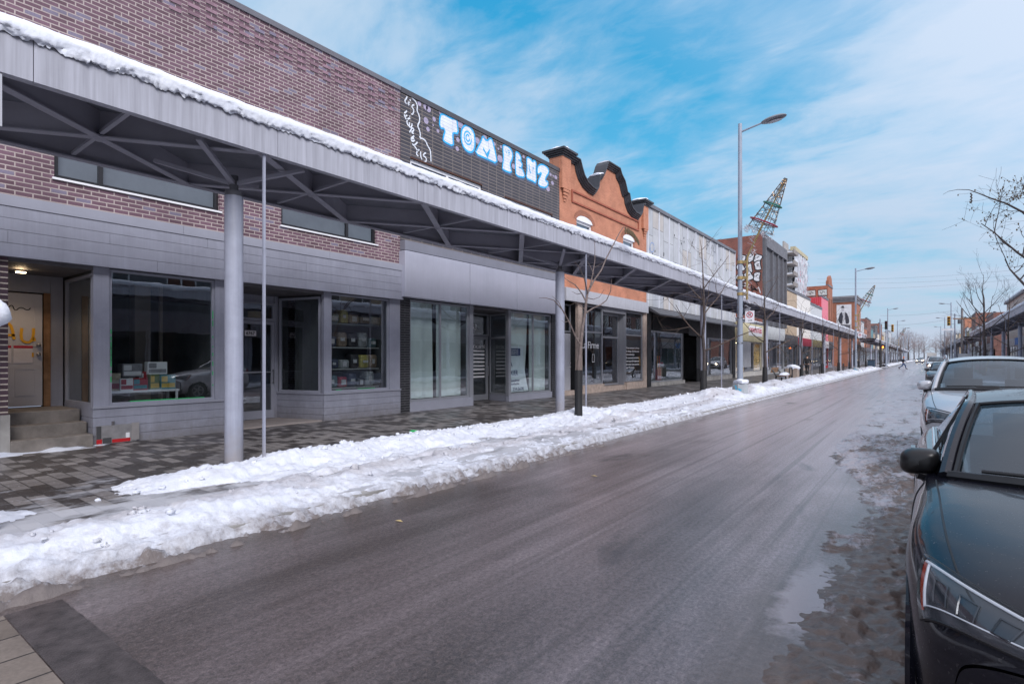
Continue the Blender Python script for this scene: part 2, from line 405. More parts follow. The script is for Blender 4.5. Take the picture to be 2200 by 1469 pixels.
def window_unit(F, root, a0, a1, z0, z1, d=-0.10, fr=0.05, mull=(), trans=(), fmat=None, gmat=None, name='window', fd=0.06, back=None, label=None):
    mb = MB(); F.box(mb, a0, a0 + fr, d, d + fd, z0, z1); F.box(mb, a1 - fr, a1, d, d + fd, z0, z1)
    F.box(mb, a0 + fr, a1 - fr, d, d + fd, z0, z0 + fr); F.box(mb, a0 + fr, a1 - fr, d, d + fd, z1 - fr, z1)
    for a in mull: F.box(mb, a - fr / 2, a + fr / 2, d + 0.003, d + fd - 0.003, z0 + fr, z1 - fr)
    for z in trans: F.box(mb, a0 + fr, a1 - fr, d + 0.005, d + fd - 0.005, z - fr / 2, z + fr / 2)
    w = mb.build(name, fmat, root)
    p = MB(); F.quad(p, a0 + fr * 0.5, a1 - fr * 0.5, z0 + fr * 0.5, z1 - fr * 0.5, d + fd * 0.4)
    p.build('pane', gmat, w, recalc=False)
    if back is not None:
        q = MB(); F.box(q, a0 + fr * 0.6, a1 - fr * 0.6, d - 0.06, d - 0.04, z0 + fr * 0.6, z1 - fr * 0.6); q.build('blind', back, w)
    if label: w['label'] = label
    return w
def door_unit(F, root, a0, a1, z0, z1, d, fmat, gmat=None, glassy=True, st=0.10, label=None, hmat=None, hside=1):
    mb = MB()
    if glassy:
        F.box(mb, a0, a0 + st, d, d + 0.05, z0, z1); F.box(mb, a1 - st, a1, d, d + 0.05, z0, z1)
        F.box(mb, a0 + st, a1 - st, d, d + 0.05, z0, z0 + 0.2); F.box(mb, a0 + st, a1 - st, d, d + 0.05, z1 - st, z1)
    else: F.box(mb, a0, a1, d, d + 0.045, z0, z1)
    w = mb.build('door', fmat, root)
    if glassy:
        p = MB(); F.quad(p, a0 + st, a1 - st, z0 + 0.2, z1 - st, d + 0.02); p.build('pane', gmat, w, recalc=False)
    h = MB(); ha = a1 - st * 0.6 if hside > 0 else a0 + st * 0.6
    if glassy: h.tube([F.P(ha, d + 0.10, z0 + 0.85), F.P(ha, d + 0.10, z0 + 1.2)], 0.015, 6); h.obox(F.P(ha, d + 0.05, z0 + 0.88), F.P(ha, d + 0.10, z0 + 0.88), 0.02, 0.02); h.obox(F.P(ha, d + 0.05, z0 + 1.17), F.P(ha, d + 0.10, z0 + 1.17), 0.02, 0.02)
    else:
        for hz in (0.95, 1.12): h.blob(F.P(ha, d + 0.07, z0 + hz), 0.035, 0, n=6, amp=0)
    h.build('handle', hmat or plain('brushed_steel', (0.5, 0.5, 0.52), 0.3, 1.0), w, smooth=True)
    if label: w['label'] = label
    return w
def room(F, root, a0, a1, z0, z1, d0, d1, mat, name='interior'):
    mb = MB(); P = F.P
    c = [P(a, d, z) for z in (z0, z1) for a, d in ((a0, d0), (a1, d0), (a1, d1), (a0, d1))]
    mb.add(c, [(0, 1, 2, 3), (4, 7, 6, 5), (0, 4, 5, 1), (1, 5, 6, 2), (3, 7, 4, 0)])
    return mb.build(name, mat, root, recalc=False)

def text_mesh(body, F, a, z, d, size, mat, parent, width=None, name='lettering', flip=False, shear=0.0, bold=0.0, rot=0.0):
    cu = bpy.data.curves.new('t', 'FONT'); cu.body = body; cu.size = size; cu.extrude = 0.003; cu.offset = bold; cu.space_line = 1.0; cu.shear = shear
    o = bpy.data.objects.new('t', cu); COL.objects.link(o)
    bpy.context.view_layer.update()
    me = bpy.data.meshes.new_from_object(o.evaluated_get(bpy.context.evaluated_depsgraph_get()))
    bpy.data.objects.remove(o); bpy.data.curves.remove(cu)
    xs = [v.co.x for v in me.vertices]
    k = (width / (max(xs) - min(xs))) if width else 1.0
    x0 = min(xs); cr, sr = math.cos(rot), math.sin(rot)
    for v in me.vertices:
        u = (v.co.x - x0) * k; w = v.co.y
        u, w = u * cr - w * sr, u * sr + w * cr
        v.co = F.P(a + (-u if flip else u), d + 0.003 + v.co.z, z + w)
    me.materials.clear(); me.materials.append(mat)
    ob = bpy.data.objects.new(name, me); COL.objects.link(ob); attach(ob, parent); return ob

def ribbon(mb, pts, w, F, d, m=0, closed=False):
    """painted stroke of width w lying on plane F"""
    n = len(pts); pts = [Vector((p[0], p[1])) for p in pts]
    L = []; Rr = []
    for i in range(n):
        a = pts[(i - 1) % n] if (closed or i > 0) else pts[i]; b = pts[(i + 1) % n] if (closed or i < n - 1) else pts[i]
        t = (b - a); t = t.normalized() if t.length > 1e-9 else Vector((1, 0)); nn = Vector((-t.y, t.x)) * (w / 2)
        L.append(pts[i] + nn); Rr.append(pts[i] - nn)
    vs = [F.P(p.x, d, p.y) for p in L] + [F.P(p.x, d, p.y) for p in Rr]
    fs = [(i, (i + 1) % n, n + (i + 1) % n, n + i) for i in range(n if closed else n - 1)]
    mb.add(vs, fs, m)
def smooth_poly(pts, it=2, closed=True):
    for _ in range(it):
        q = []; n = len(pts)
        for i in range(n if closed else n - 1):
            a, b = pts[i], pts[(i + 1) % n]
            q.append((a[0] * .75 + b[0] * .25, a[1] * .75 + b[1] * .25)); q.append((a[0] * .25 + b[0] * .75, a[1] * .25 + b[1] * .75))
        pts = q
    return pts
def sst(a, b, x):
    t = max(0.0, min(1.0, (x - a) / (b - a))); return t * t * (3 - 2 * t)
def fbm(x, y, sc, o=4, z=0.0):
    return noise.fractal(Vector((x * sc, y * sc, z)), 1.0, 2.0, o)
# ================================================================ ground, road, sidewalks
random.seed(7)
def sheet(name, x0, x1, y0, y1, z, m, kind='structure'):
    mb = MB(); mb.add([(x0, y0, z), (x1, y0, z), (x1, y1, z), (x0, y1, z)], [(0, 1, 2, 3)])
    return tag(mb.build(name, m, recalc=False), kind=kind)
def slab(name, x0, x1, y0, y1, z0, z1, m):
    mb = MB(); mb.box(x0, x1, y0, y1, z0, z1); return tag(mb.build(name, m), kind='structure')

def road_material():
    m, nt, b = new_mat('asphalt_wet'); t = NT(nt); v = t.coords(); x, y, z = t.sep(v)
    st = t.noise(t.coords(scale=(1.0, 0.09, 1)), 1.7, 7, 0.66, 0.1)
    st2 = t.noise(t.coords(scale=(1.0, 0.012, 1)), 9.0, 5, 0.65)
    pat = t.noise(t.coords(scale=(1.0, 0.45, 1)), 0.55, 6, 0.62, 0.5)
    lat = t.math('MULTIPLY_ADD', x, 0.62, t.math('MULTIPLY', y, 0.42))          # paler towards the middle and down the street: salt film plus painted-in sky sheen
    far = t.math('MULTIPLY', t.math('ADD', lat, 0.9), 0.165, clamp=True)
    track = t.math('ABSOLUTE', t.math('SINE', t.math('MULTIPLY_ADD', x, 1.78, 0.35)))      # wheel tracks of the one lane
    f = t.math('ADD', t.math('MULTIPLY', st, 0.40), t.math('MULTIPLY', st2, 0.30))
    f = t.math('ADD', f, t.math('MULTIPLY', t.math('SUBTRACT', pat, 0.5), 0.75))
    f = t.math('ADD', f, t.math('MULTIPLY', t.math('SUBTRACT', track, 0.6), 0.10))
    f = t.math('ADD', f, t.math('MULTIPLY', far, 0.60))
    fine = t.noise(v, 95, 3, 0.75); agg = t.noise(v, 38, 5, 0.7)
    film = t.ramp(t.math('ADD', f, t.math('MULTIPLY', t.math('SUBTRACT', agg, 0.5), 0.25)), [(0.32, 0.0), (0.52, 0.28), (0.70, 0.70), (0.94, 1.0)])
    mid = t.noise(t.coords(scale=(1.0, 0.7, 1)), 34, 5, 0.75)
    g_ = t.ramp(t.math('ADD', t.math('MULTIPLY', fine, 0.45), t.math('MULTIPLY', mid, 0.55)), [(0.40, 0.0), (0.50, 0.4), (0.62, 1.0)])
    dark = t.mix(g_, (0.018, 0.0125, 0.011), (0.115, 0.083, 0.074))
    salt = t.mix(g_, (0.245, 0.197, 0.206), (0.58, 0.483, 0.51))
    col = t.mix(film, dark, salt)
    # brown grit swept to the gutter, and thin dark lines left by tyres
    gut = t.ramp(t.math('ADD', t.math('MULTIPLY', t.math('ADD', x, 4.35), -1.3), t.math('MULTIPLY', t.math('SUBTRACT', t.noise(v, 2.2, 5, 0.6), 0.5), 1.2)), [(0.1, 0.0), (0.9, 0.75)])
    col = t.mix(gut, col, t.mix(g_, (0.045, 0.034, 0.029), (0.15, 0.115, 0.10)))
    ln = t.ramp(t.noise(t.coords(scale=(1.0, 0.010, 1)), 5.5, 3, 0.55, 0.2), [(0.56, 0.0), (0.63, 0.6), (0.70, 0.0)])
    col = t.mix(t.math('MULTIPLY', ln, 0.75), col, t.mix(g_, (0.035, 0.027, 0.024), (0.12, 0.095, 0.088)))
    blot = t.ramp(t.noise(t.coords(scale=(1.0, 0.35, 1)), 1.1, 4, 0.55, 0.3), [(0.62, 0.0), (0.72, 0.85)])
    col = t.mix(blot, col, (0.030, 0.024, 0.023))
    mud = t.ramp(t.math('ADD', t.math('MULTIPLY', t.math('ADD', x, 1.25), 1.25), t.math('MULTIPLY', t.math('SUBTRACT', t.noise(t.coords(scale=(1, 0.5, 1)), 1.8, 7, 0.7), 0.5), 2.0)), [(0.15, 0.0), (0.9, 0.8)])
    col = t.mix(mud, col, t.mix(t.noise(v, 16, 6, 0.7), (0.050, 0.034, 0.027), (0.21, 0.155, 0.135)))
    # a smooth skin of grey ice where melt water froze beside the mush
    ex = t.math('DIVIDE', t.math('ADD', x, 0.66), 0.22); ey = t.math('DIVIDE', t.math('SUBTRACT', y, 4.3), 0.9)
    r2 = t.math('SQRT', t.math('ADD', t.math('MULTIPLY', ex, ex), t.math('MULTIPLY', ey, ey)))
    icy = t.ramp(t.math('ADD', r2, t.math('MULTIPLY', t.math('SUBTRACT', t.noise(v, 5.5, 7, 0.7), 0.5), 1.3)), [(0.55, 0.9), (0.95, 0.0)])
    col = t.mix(icy, col, (0.40, 0.345, 0.365))
    t.L.new(col, b.inputs['Base Color'])
    b.inputs['Roughness'].default_value = 0.5; b.inputs['Specular IOR Level'].default_value = 0.5
    h = t.math('ADD', t.math('MULTIPLY', fine, 0.5), t.math('ADD', t.math('MULTIPLY', agg, 0.6), t.math('MULTIPLY', mid, 0.9)))
    t.L.new(t.bump(h, 0.9, 0.014), b.inputs['Normal'])
    # the film of melt water that lies over it
    wet = t.ramp(t.math('ADD', t.math('MULTIPLY', pat, 0.5), t.math('MULTIPLY', st, 0.5)), [(0.30, 0.55), (0.62, 1.0)])
    t.L.new(t.math('MULTIPLY', wet, t.ramp(agg, [(0.35, 0.75), (0.6, 1.0)])), b.inputs['Coat Weight'])
    t.L.new(t.ramp(t.math('ADD', st2, t.math('MULTIPLY', mid, 0.4)), [(0.4, 0.08), (0.9, 0.22)]), b.inputs['Coat Roughness']); b.inputs['Coat IOR'].default_value = 1.45
    t.L.new(t.bump(t.math('ADD', agg, mid), 0.20, 0.010), b.inputs['Coat Normal']); return m
M_road = road_material()
M_pave = brick('paving_stone', (0.048, 0.041, 0.039), (0.185, 0.170, 0.166), (0.032, 0.029, 0.028), bw=0.25, rh=0.165, ms=0.007, off=0.5, rough=0.5, bump=0.5, grime=0.3, ground=True, frost=1.0)
M_conc = plain('concrete', (0.30, 0.29, 0.28), 0.8, var=0.25, vscale=3, bump=0.3)
M_cross = brick('crossing_slab', (0.155, 0.128, 0.108), (0.22, 0.185, 0.16), (0.035, 0.03, 0.028), bw=0.32, rh=1.3, ms=0.008, rough=0.55, bump=0.5, grime=0.35, ground=True)
M_patch = plain('asphalt_patch', (0.060, 0.050, 0.050), 0.38, var=0.55, vscale=7, bump=0.7, bscale=90)
M_ground = plain('far_ground', (0.45, 0.46, 0.49), 0.9, var=0.2, vscale=0.05)
M_snow = snow_mat('snow_roof')
M_bank = snow_mat('snow_bank_mat', dirt=0.26, edge=(-4.95, -5.55), grain=1.5, trod=(-5.95, 0.9))
M_bankR = snow_mat('snow_bank_right_mat', dirt=0.35, edge=(2.3, 3.2), grain=1.3)

CROSS0, CROSS1 = 97.5, 113.5
sheet('ground', -900, 900, -300, 1800, -0.06, M_ground)
sheet('road', -5.16, 2.36, -25, 900, 0.0, M_road)
sheet('cross_street', -120, -5.16, CROSS0 + 0.5, CROSS1 - 0.5, -0.004, M_road)
sheet('cross_street', 2.36, 120, CROSS0 + 0.5, CROSS1 - 0.5, -0.004, M_road)
slab('sidewalk', -14.0, -5.30, -25, CROSS0, -0.1, 0.125, M_pave)
slab('sidewalk', -14.0, -5.30, CROSS1, 900, -0.1, 0.125, M_pave)
slab('sidewalk', 2.50, 14.0, -25, CROSS0, -0.1, 0.125, M_pave)
slab('sidewalk', 2.50, 14.0, CROSS1, 900, -0.1, 0.125, M_pave)
slab('kerb', -5.30, -5.16, -25, CROSS0, -0.1, 0.085, M_conc)
slab('kerb', -5.30, -5.16, CROSS1, 900, -0.1, 0.128, M_conc)
slab('kerb', 2.36, 2.50, -25, CROSS0, -0.1, 0.128, M_conc)
slab('kerb', 2.36, 2.50, CROSS1, 900, -0.1, 0.128, M_conc)
sheet('crosswalk', -4.72, 2.30, -4.0, 0.88, 0.004, M_cross)
mb = MB(); mb.grid(lambda u, w: (-4.72 + 7 * u, 0.885 + (0.30 + 0.012 * noise.noise(Vector((u * 60, 3.3, 0))) + 0.012 * noise.noise(Vector((u * 200, 1, 0)))) * w, 0.006 + 0.004 * w * (1 - w)), 120, 2)
tag(mb.build('asphalt_patch', M_patch, recalc=False), kind='structure')

# ================================================================ snow banks
MOUNDS = [(6.9, 12.2, 1.1, 0.17), (6.2, 13.3, 0.9, 0.10), (6.3, 20.6, 0.9, 0.34), (6.2, 22.0, 0.8, 0.26), (5.9, 24.8, 1.0, 0.34), (6.0, 27.0, 1.4, 0.22), (6.2, 30.5, 1.3, 0.36), (6.0, 34.5, 1.8, 0.32),
          (6.1, 39.5, 2.0, 0.34), (6.0, 45.0, 2.2, 0.30), (6.1, 51.0, 2.2, 0.36), (6.0, 57.0, 2.4, 0.30), (6.0, 63.0, 2.2, 0.34), (6.1, 70.0, 2.6, 0.3), (6.0, 78.0, 3.0, 0.34), (6.0, 87.0, 3.0, 0.32),
          (7.35, 4.6, 0.9, 0.05), (7.2, 6.6, 1.2, 0.06), (7.3, 9.8, 1.6, 0.04)]
def gau(x, m, s): return math.exp(-((x - m) / s) ** 2)
def bank(D, s):
    n1 = fbm(D, s, 0.45, 2, 5.0)
    rough = fbm(D, s, 2.3, 4, 1.0); lump = noise.noise(Vector((D * 5.2, s * 5.2, 2.0))); fine = fbm(D, s, 11, 3, 3.0)
    if D < 5.16:
        fade = 1 - 0.92 * sst(7.0, 12.0, s)
        w = 0.03 * n1
        z = -0.045 + fade * (0.105 * gau(D, 5.04 + w, 0.06) + 0.085 * gau(D, 4.87 + w, 0.045)) * (0.9 + 1.2 * rough) + (0.045 * fine + 0.022 * noise.noise(Vector((D * 24, s * 20, 2.0)))) * fade + 0.012 * rough * sst(4.6, 5.0, D)
        z += 0.10 * sst(5.05, 5.17, D) + 0.010 * noise.noise(Vector((D * 25, s * 20, 4.0)))
        if D < 4.8: z -= 0.03 * sst(4.8, 4.6, D)
        return z
    edge_in = 7.85 + 0.30 * n1 + 0.12 * rough
    e = 1 - sst(edge_in - 0.30, edge_in + 0.06, D)
    c = 0.025 + 0.03 * sst(14, 24, s)
    c += 0.105 * gau(D, 7.25, 0.42) * sst(2.3, 3.0, s) * (1 - 0.5 * sst(7, 11, s))
    c += 0.095 * gau(D, 5.72, 0.42) * (1 - sst(2.6, 5.4, s)) + 0.05 * gau(D, 6.1, 0.3) * sst(2.4, 4.0, s) * (1 - sst(6, 9, s))
    c += 0.20 * gau(D, 6.9, 0.5) * gau(s, 0.0, 1.15)
    for mD, ms, r, h in MOUNDS:
        if abs(s - ms) < 2.5 * r: c += h * gau(s, ms, r) * gau(D, mD, 0.62)
    amp = 0.38 + 2.6 * min(c, 0.2)
    c += (0.060 * rough + 0.040 * max(lump, -0.2) + 0.032 * fine) * amp
    gap = gau(D, 6.55, 0.36) * (1 - sst(2.9, 4.1, s)) * 0.16 + gau(D, 7.5, 0.5) * (1 - sst(1.8, 2.6, s)) * 0.12 * sst(1.0, 1.8, s)
    gap += 0.045 * gau(D, 6.5, 0.28) * gau(s, 7.6, 1.6) + 0.03 * gau(D, 5.6, 0.2) * sst(3, 5, s) * (1 - sst(12, 16, s))
    hole = sst(0.02, 0.36, fbm(D * 2.4, s * 1.0, 1.3, 4, 21.0)) * sst(2.6, 4.5, s) * (1 - sst(14, 19, s)) * gau(D, 6.1, 0.75)
    gap += 0.085 * hole
    z = 0.125 + (c - gap) * e - 0.03 * (1 - e)
    z += (0.020 * noise.noise(Vector((D * 19, s * 15, 4.0))) + 0.012 * noise.noise(Vector((D * 30, s * 26, 8.0)))) * e
    if D < 5.5:      # trodden crust over the kerb, holes worn through to the pavement
        q = sst(5.12, 5.5, D); worn = sst(0.15, 0.45, fbm(D * 2.0, s, 1.1, 4, 12.0))
        z = z * q + (1 - q) * (0.105 + 0.05 * rough + 0.03 * fine - 0.02 * worn)
    return z
def bank_mesh(s0, s1, ds, D0, D1, dD, lumps, fn, mat, mirror=False, name='snow_bank'):
    mb = MB(); nu = int((s1 - s0) / ds); nv = int((D1 - D0) / dD); sg = 1 if mirror else -1
    mb.grid(lambda u, w: (sg * (D0 + (D1 - D0) * w), s0 + (s1 - s0) * u, fn(D0 + (D1 - D0) * w, s0 + (s1 - s0) * u)), nu, nv)
    for i in range(lumps):
        s = s0 + (s1 - s0) * random.random() ** 1.25; D = random.choice((random.gauss(5.9, 0.35), random.gauss(7.3, 0.3), random.uniform(5.4, 7.9), random.gauss(7.85, 0.2)))
        z = fn(D, s)
        if z < 0.10: continue
        r = random.uniform(0.010, 0.034) * (1.5 if random.random() < 0.08 else 1) * (1 + max(0, s - 15) * 0.02)
        mb.blob((sg * D, s, z + r * 0.3), r, i, n=5, amp=1.1, sq=(1.1, 1.2, 0.8))
    return tag(mb.build(name, mat, smooth=True, angle=0, recalc=False), kind='stuff')
bank_mesh(-1.0, 16.0, 0.030, 4.55, 8.35, 0.036, 420, bank, M_bank)
bank_mesh(16.0, 44.0, 0.07, 4.75, 8.3, 0.065, 300, bank, M_bank)
bank_mesh(44.0, CROSS0 - 1, 0.16, 4.9, 8.2, 0.11, 120, bank, M_bank)
bank_mesh(CROSS1 + 1, 330, 0.6, 4.9, 8.2, 0.2, 0, lambda D, s: bank(D, (s % 60) + 25) if D > 5.2 else -0.02, M_bank)
def bank_r(D, s):
    c = 0.10 * gau(D, 3.3, 0.5) + 0.16 * gau(D, 3.0, 0.6) * (0.5 + fbm(s, 3, 0.22, 3)) + 0.05 * fbm(D, s, 2.0, 4)
    return (0.02 if D < 2.5 else 0.125) + c * sst(2.4, 2.7, D) * (1 - sst(4.2, 4.7, D)) - 0.03 * sst(4.3, 4.8, D)
bank_mesh(-12, 97, 0.25, 2.4, 4.9, 0.12, 0, bank_r, M_bankR, True)
bank_mesh(CROSS1 + 1, 330, 0.6, 2.4, 4.9, 0.2, 0, bank_r, M_bankR, True)
# thin drift along the shop steps
mb = MB()
mb.grid(lambda u, w: (-11.72 + 0.62 * w, 0.5 + 3.25 * u, 0.105 + 0.085 * (1 - abs(2 * (w - 0.3)) ** 1.3) * (0.55 + 0.5 * noise.noise(Vector((u * 9, 7, 0)))) * (1 - sst(0.78, 1.0, u)) + 0.02 * fbm(u * 3, w, 6, 3)), 90, 16)
tag(mb.build('snow_drift', snow_mat('snow_drift_mat', dirt=0.25), smooth=True, angle=0, recalc=False), kind='stuff')

# ================================================================ brown slush in the parking lane
def slush_material():
    m, nt, b = new_mat('slush'); t = NT(nt); v = t.coords(); x, y, z = t.sep(v)
    n = t.noise(t.coords(scale=(1, 0.4, 1), rot=(0, 0, -0.25)), 1.9, 7, 0.7, 0.6); f = t.noise(v, 14, 5, 0.65)
    a = t.math('ADD', n, t.math('MULTIPLY', t.math('MINIMUM', t.math('SUBTRACT', y, 6.5), 12.0), 0.014))
    a = t.math('ADD', a, t.math('MULTIPLY', t.math('MINIMUM', t.math('ADD', x, 0.75), 0.0), -0.10))
    a = t.math('ADD', a, t.math('MULTIPLY', t.math('SUBTRACT', f, 0.5), 0.25))
    ice = t.ramp(a, [(0.52, 0.0), (0.62, 0.85)])
    mud = t.mix(f, (0.045, 0.029, 0.022), (0.20, 0.138, 0.112))
    col = t.mix(ice, mud, (0.42, 0.395, 0.435))
    t.L.new(col, b.inputs['Base Color']); b.inputs['Roughness'].default_value = 0.5
    b.inputs['Coat Weight'].default_value = 0.40; t.L.new(t.ramp(ice, [(0.0, 0.24), (1.0, 0.14)]), b.inputs['Coat Roughness'])
    t.L.new(t.bump(t.noise(v, 60, 4, 0.65), 0.6, 0.012, t.bump(f, 0.5, 0.03)), b.inputs['Normal']); return m
M_slush = slush_material()
def slush(D, s):
    wob = 0.35 * fbm(0.3, s, 0.5, 3, 2.0)
    edge = 0.62 + 0.7 * wob + 0.75 * sst(7.0, 11.0, s)                 # outer limit of the churned mush
    k = 1 - sst(edge - 0.25, edge + 0.15, D)
    z = -0.030 + k * (0.046 + 0.030 * fbm(D * 1.2, s, 1.5, 3, 9.0) + 0.030 * fbm(D, s, 6.0, 4, 4.0) + 0.022 * noise.noise(Vector((D * 13, s * 12, 1))) + 0.014 * noise.noise(Vector((D * 25, s * 24, 7))) + 0.016 * gau(D, 0.15, 0.30))
    if 5.0 < s < 6.6 and 0.25 < D < 0.95:       # tyre tread pressed into the mush
        q = sst(5.0, 5.6, s) * (1 - sst(6.0, 6.6, s)) * sst(0.25, 0.45, D) * (1 - sst(0.62, 0.95, D)) * sst(-0.35, 0.25, fbm(D, s, 3.0, 3, 30.0))
        z = z * (1 - q) + q * (0.020 + 0.014 * math.sin(s * 62 + D * 8) + 0.008 * math.sin(D * 48))
    return z
bm_ = MB()
bm_.grid(lambda u, w: (-2.0 + 2.25 * w, 1.2 + 12.8 * u, slush(2.0 - 2.25 * w, 1.2 + 12.8 * u)), 520, 90)
bm_.grid(lambda u, w: (-2.0 + 4.3 * w, 14.0 + 50 * u, slush(max(0.2, 2.0 - 4.3 * w), 14.0 + 50 * u)), 400, 50)
tag(bm_.build('slush', M_slush, smooth=True, angle=0, recalc=False), kind='stuff')

for k, (px, py) in enumerate(((857, 1120), (1276, 1023))):
    Zq = HC * FPX / (py - HY); u = (px - 1100) / FPX; X = -(Zq * (SN - u * CS)); Yq = Zq * (CS + u * SN)
    mb = MB(); mb.add([(X - 0.05, Yq - 0.01, 0.006), (X, Yq - 0.028, 0.016), (X + 0.06, Yq, 0.008), (X, Yq + 0.022, 0.014)], [(0, 1, 2, 3)])
    tag(mb.build('fallen_leaf', plain('leaf_straw', (0.55, 0.42, 0.18), 0.6, var=0.1), recalc=False), ('pale straw coloured leaf on the asphalt, the nearer one', 'pale straw coloured leaf on the asphalt towards the bare sapling')[k], 'leaf')
# ================================================================ left-hand buildings
D0 = 11.6
M_brown = brick('brick_brown', (0.150, 0.084, 0.116), (0.090, 0.048, 0.064), (0.36, 0.305, 0.295), bw=0.224, rh=0.0755, ms=0.0095, third=(0.165, 0.145, 0.205), grime=0.2, bump=0.6)
M_brownrelief = brick('brick_brown_relief', (0.27, 0.17, 0.21), (0.17, 0.105, 0.13), (0.36, 0.30, 0.27), bw=0.336, rh=0.0755, ms=0.0, third=(0.18, 0.16, 0.22), grime=0.15)
M_tile = brick('tile_black', (0.034, 0.031, 0.040), (0.050, 0.046, 0.058), (0.19, 0.16, 0.14), bw=0.43, rh=0.105, ms=0.010, off=0.0, rough=0.38, bump=0.4, grime=0.12)
M_blackbrick = brick('brick_black', (0.014, 0.014, 0.017), (0.024, 0.024, 0.028), (0.11, 0.11, 0.12), bw=0.36, rh=0.068, ms=0.008, rough=0.3, bump=0.4)
M_orange = brick('brick_orange', (0.42, 0.175, 0.105), (0.47, 0.205, 0.125), (0.40, 0.17, 0.10), bw=0.21, rh=0.07, ms=0.007, rough=0.75, bump=0.35, grime=0.2)
M_red = brick('brick_red', (0.22, 0.060, 0.040), (0.15, 0.042, 0.03), (0.23, 0.13, 0.11), bw=0.23, rh=0.08, grime=0.2)
M_dred = brick('brick_dull_red', (0.20, 0.075, 0.055), (0.14, 0.05, 0.04), (0.22, 0.15, 0.13), bw=0.23, rh=0.08, grime=0.25)
M_beige = brick('brick_beige', (0.42, 0.31, 0.20), (0.34, 0.25, 0.16), (0.40, 0.34, 0.28), bw=0.23, rh=0.08, grime=0.15)
M_rust = brick('brick_rust', (0.33, 0.115, 0.065), (0.26, 0.09, 0.05), (0.30, 0.15, 0.10), bw=0.23, rh=0.08, grime=0.2)
M_panel = brick('concrete_panel', (0.43, 0.44, 0.455), (0.34, 0.365, 0.41), (0.16, 0.16, 0.16), bw=1.42, rh=1.48, ms=0.016, off=0.33, rough=0.75, bump=0.3, swap=True, grime=0.13, third=(0.41, 0.39, 0.375))
M_clad = plain('cladding_grey', (0.28, 0.29, 0.355), 0.5, var=0.13, vscale=1.8, streak=0.07, stain=(0.55, (0.16, 0.15, 0.155)))
M_trim = plain('trim_grey', (0.29, 0.30, 0.36), 0.42, var=0.06)
M_panelmetal = plain('panel_metal', (0.40, 0.41, 0.49), 0.38, metal=0.15, var=0.07, vscale=1.2, streak=0.04)
M_stripmetal = plain('strip_metal', (0.20, 0.205, 0.245), 0.4, metal=0.15, var=0.07)
M_palepanel = plain('panel_pale', (0.43, 0.44, 0.49), 0.42, var=0.07, streak=0.05)
M_cap = plain('cap_dark', (0.055, 0.055, 0.065), 0.45, var=0.1)
M_capgrey = plain('cap_grey', (0.12, 0.12, 0.14), 0.45, var=0.1)
M_frame = plain('frame_aluminium', (0.30, 0.31, 0.345), 0.35, metal=0.3, var=0.05)
M_fblack = plain('frame_black', (0.012, 0.012, 0.015), 0.3, var=0)
M_white = plain('white_trim', (0.74, 0.75, 0.78), 0.45, var=0.06)
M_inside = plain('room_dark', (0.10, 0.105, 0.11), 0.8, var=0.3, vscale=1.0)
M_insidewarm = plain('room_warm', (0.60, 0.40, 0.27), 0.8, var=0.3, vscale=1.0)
M_glass = glass('shop_glass', ior=2.6, wave=0.02)
M_glassd = glass('window_glass', tint=(0.55, 0.60, 0.64), ior=1.9, refl=(0.85, 0.9, 1.0), wave=0.12)
M_stone = plain('stone_beige', (0.45, 0.36, 0.31), 0.6, var=0.22, vscale=6, bump=0.15)
M_wood = plain('wood_raw', (0.22, 0.12, 0.06), 0.7, var=0.3, vscale=5, streak=0.2)
M_black = plain('black_panel', (0.012, 0.012, 0.014), 0.45, var=0.2)
M_steel = plain('brushed_steel', (0.5, 0.5, 0.52), 0.3, 1.0)
M_letter = plain('letter_white', (0.82, 0.82, 0.84), 0.5, var=0)
M_navy = plain('letter_navy', (0.02, 0.045, 0.14), 0.5, var=0)
M_green = plain('tape_green', (0.03, 0.45, 0.14), 0.5, var=0.1)
M_warm = emit('downlight', (1.0, 0.72, 0.42), 9.0)
F = left(D0)

def boards(F, mb, a0, a1, d0, d1, zs, gap=0.006, joints=()):
    for i in range(len(zs) - 1):
        js = [a0] + [j for j in joints[i] if a0 < j < a1] + [a1] if i < len(joints) else [a0, a1]
        for j in range(len(js) - 1): F.box(mb, js[j] + (0.002 if j else 0), js[j + 1] - 0.002, d0, d1, zs[i] + gap, zs[i + 1])
def zs_between(z0, z1, n): return [z0 + (z1 - z0) * i / n for i in range(n + 1)]

# ---------------------------------------------------------------- 1. brown brick building, grey boarded shop front
A0, A1 = -9.0, 10.35
b1 = thing('brick_building', 'purple brown brick building with grey boarded shopfront, 6767 on its door', 'building', (-D0, 6.0, 0))
WIN1, WIN2 = (2.8, 5.49, 4.64, 5.75), (6.84, 9.53, 4.62, 5.75)
mb = MB(); wall_holes(F, mb, A0, A1, 4.12, 9.0, [WIN1, WIN2, (-5.6, -2.2, 4.64, 5.75)], 0.16); shell(F, mb, A0, A1, 0, 9.0, -13, 0)
mb.build('wall', M_brown, b1)
mb = MB(); F.box(mb, A0, A1 - 0.002, -0.35, 0.035, 8.98, 9.10); mb.build('parapet_cap', M_capgrey, b1)
mb = MB()                                                      # basket of projecting bricks under the parapet
for r in range(7):
    z = 8.305 + r * 0.0755
    a = A0 + 0.1 + (r % 2) * 0.336
    while a < A1 - 0.25:
        F.box(mb, a, a + 0.214, 0.0, 0.028, z + 0.010, z + 0.0755); a += 0.672
mb.build('brick_pattern', M_brownrelief, b1)
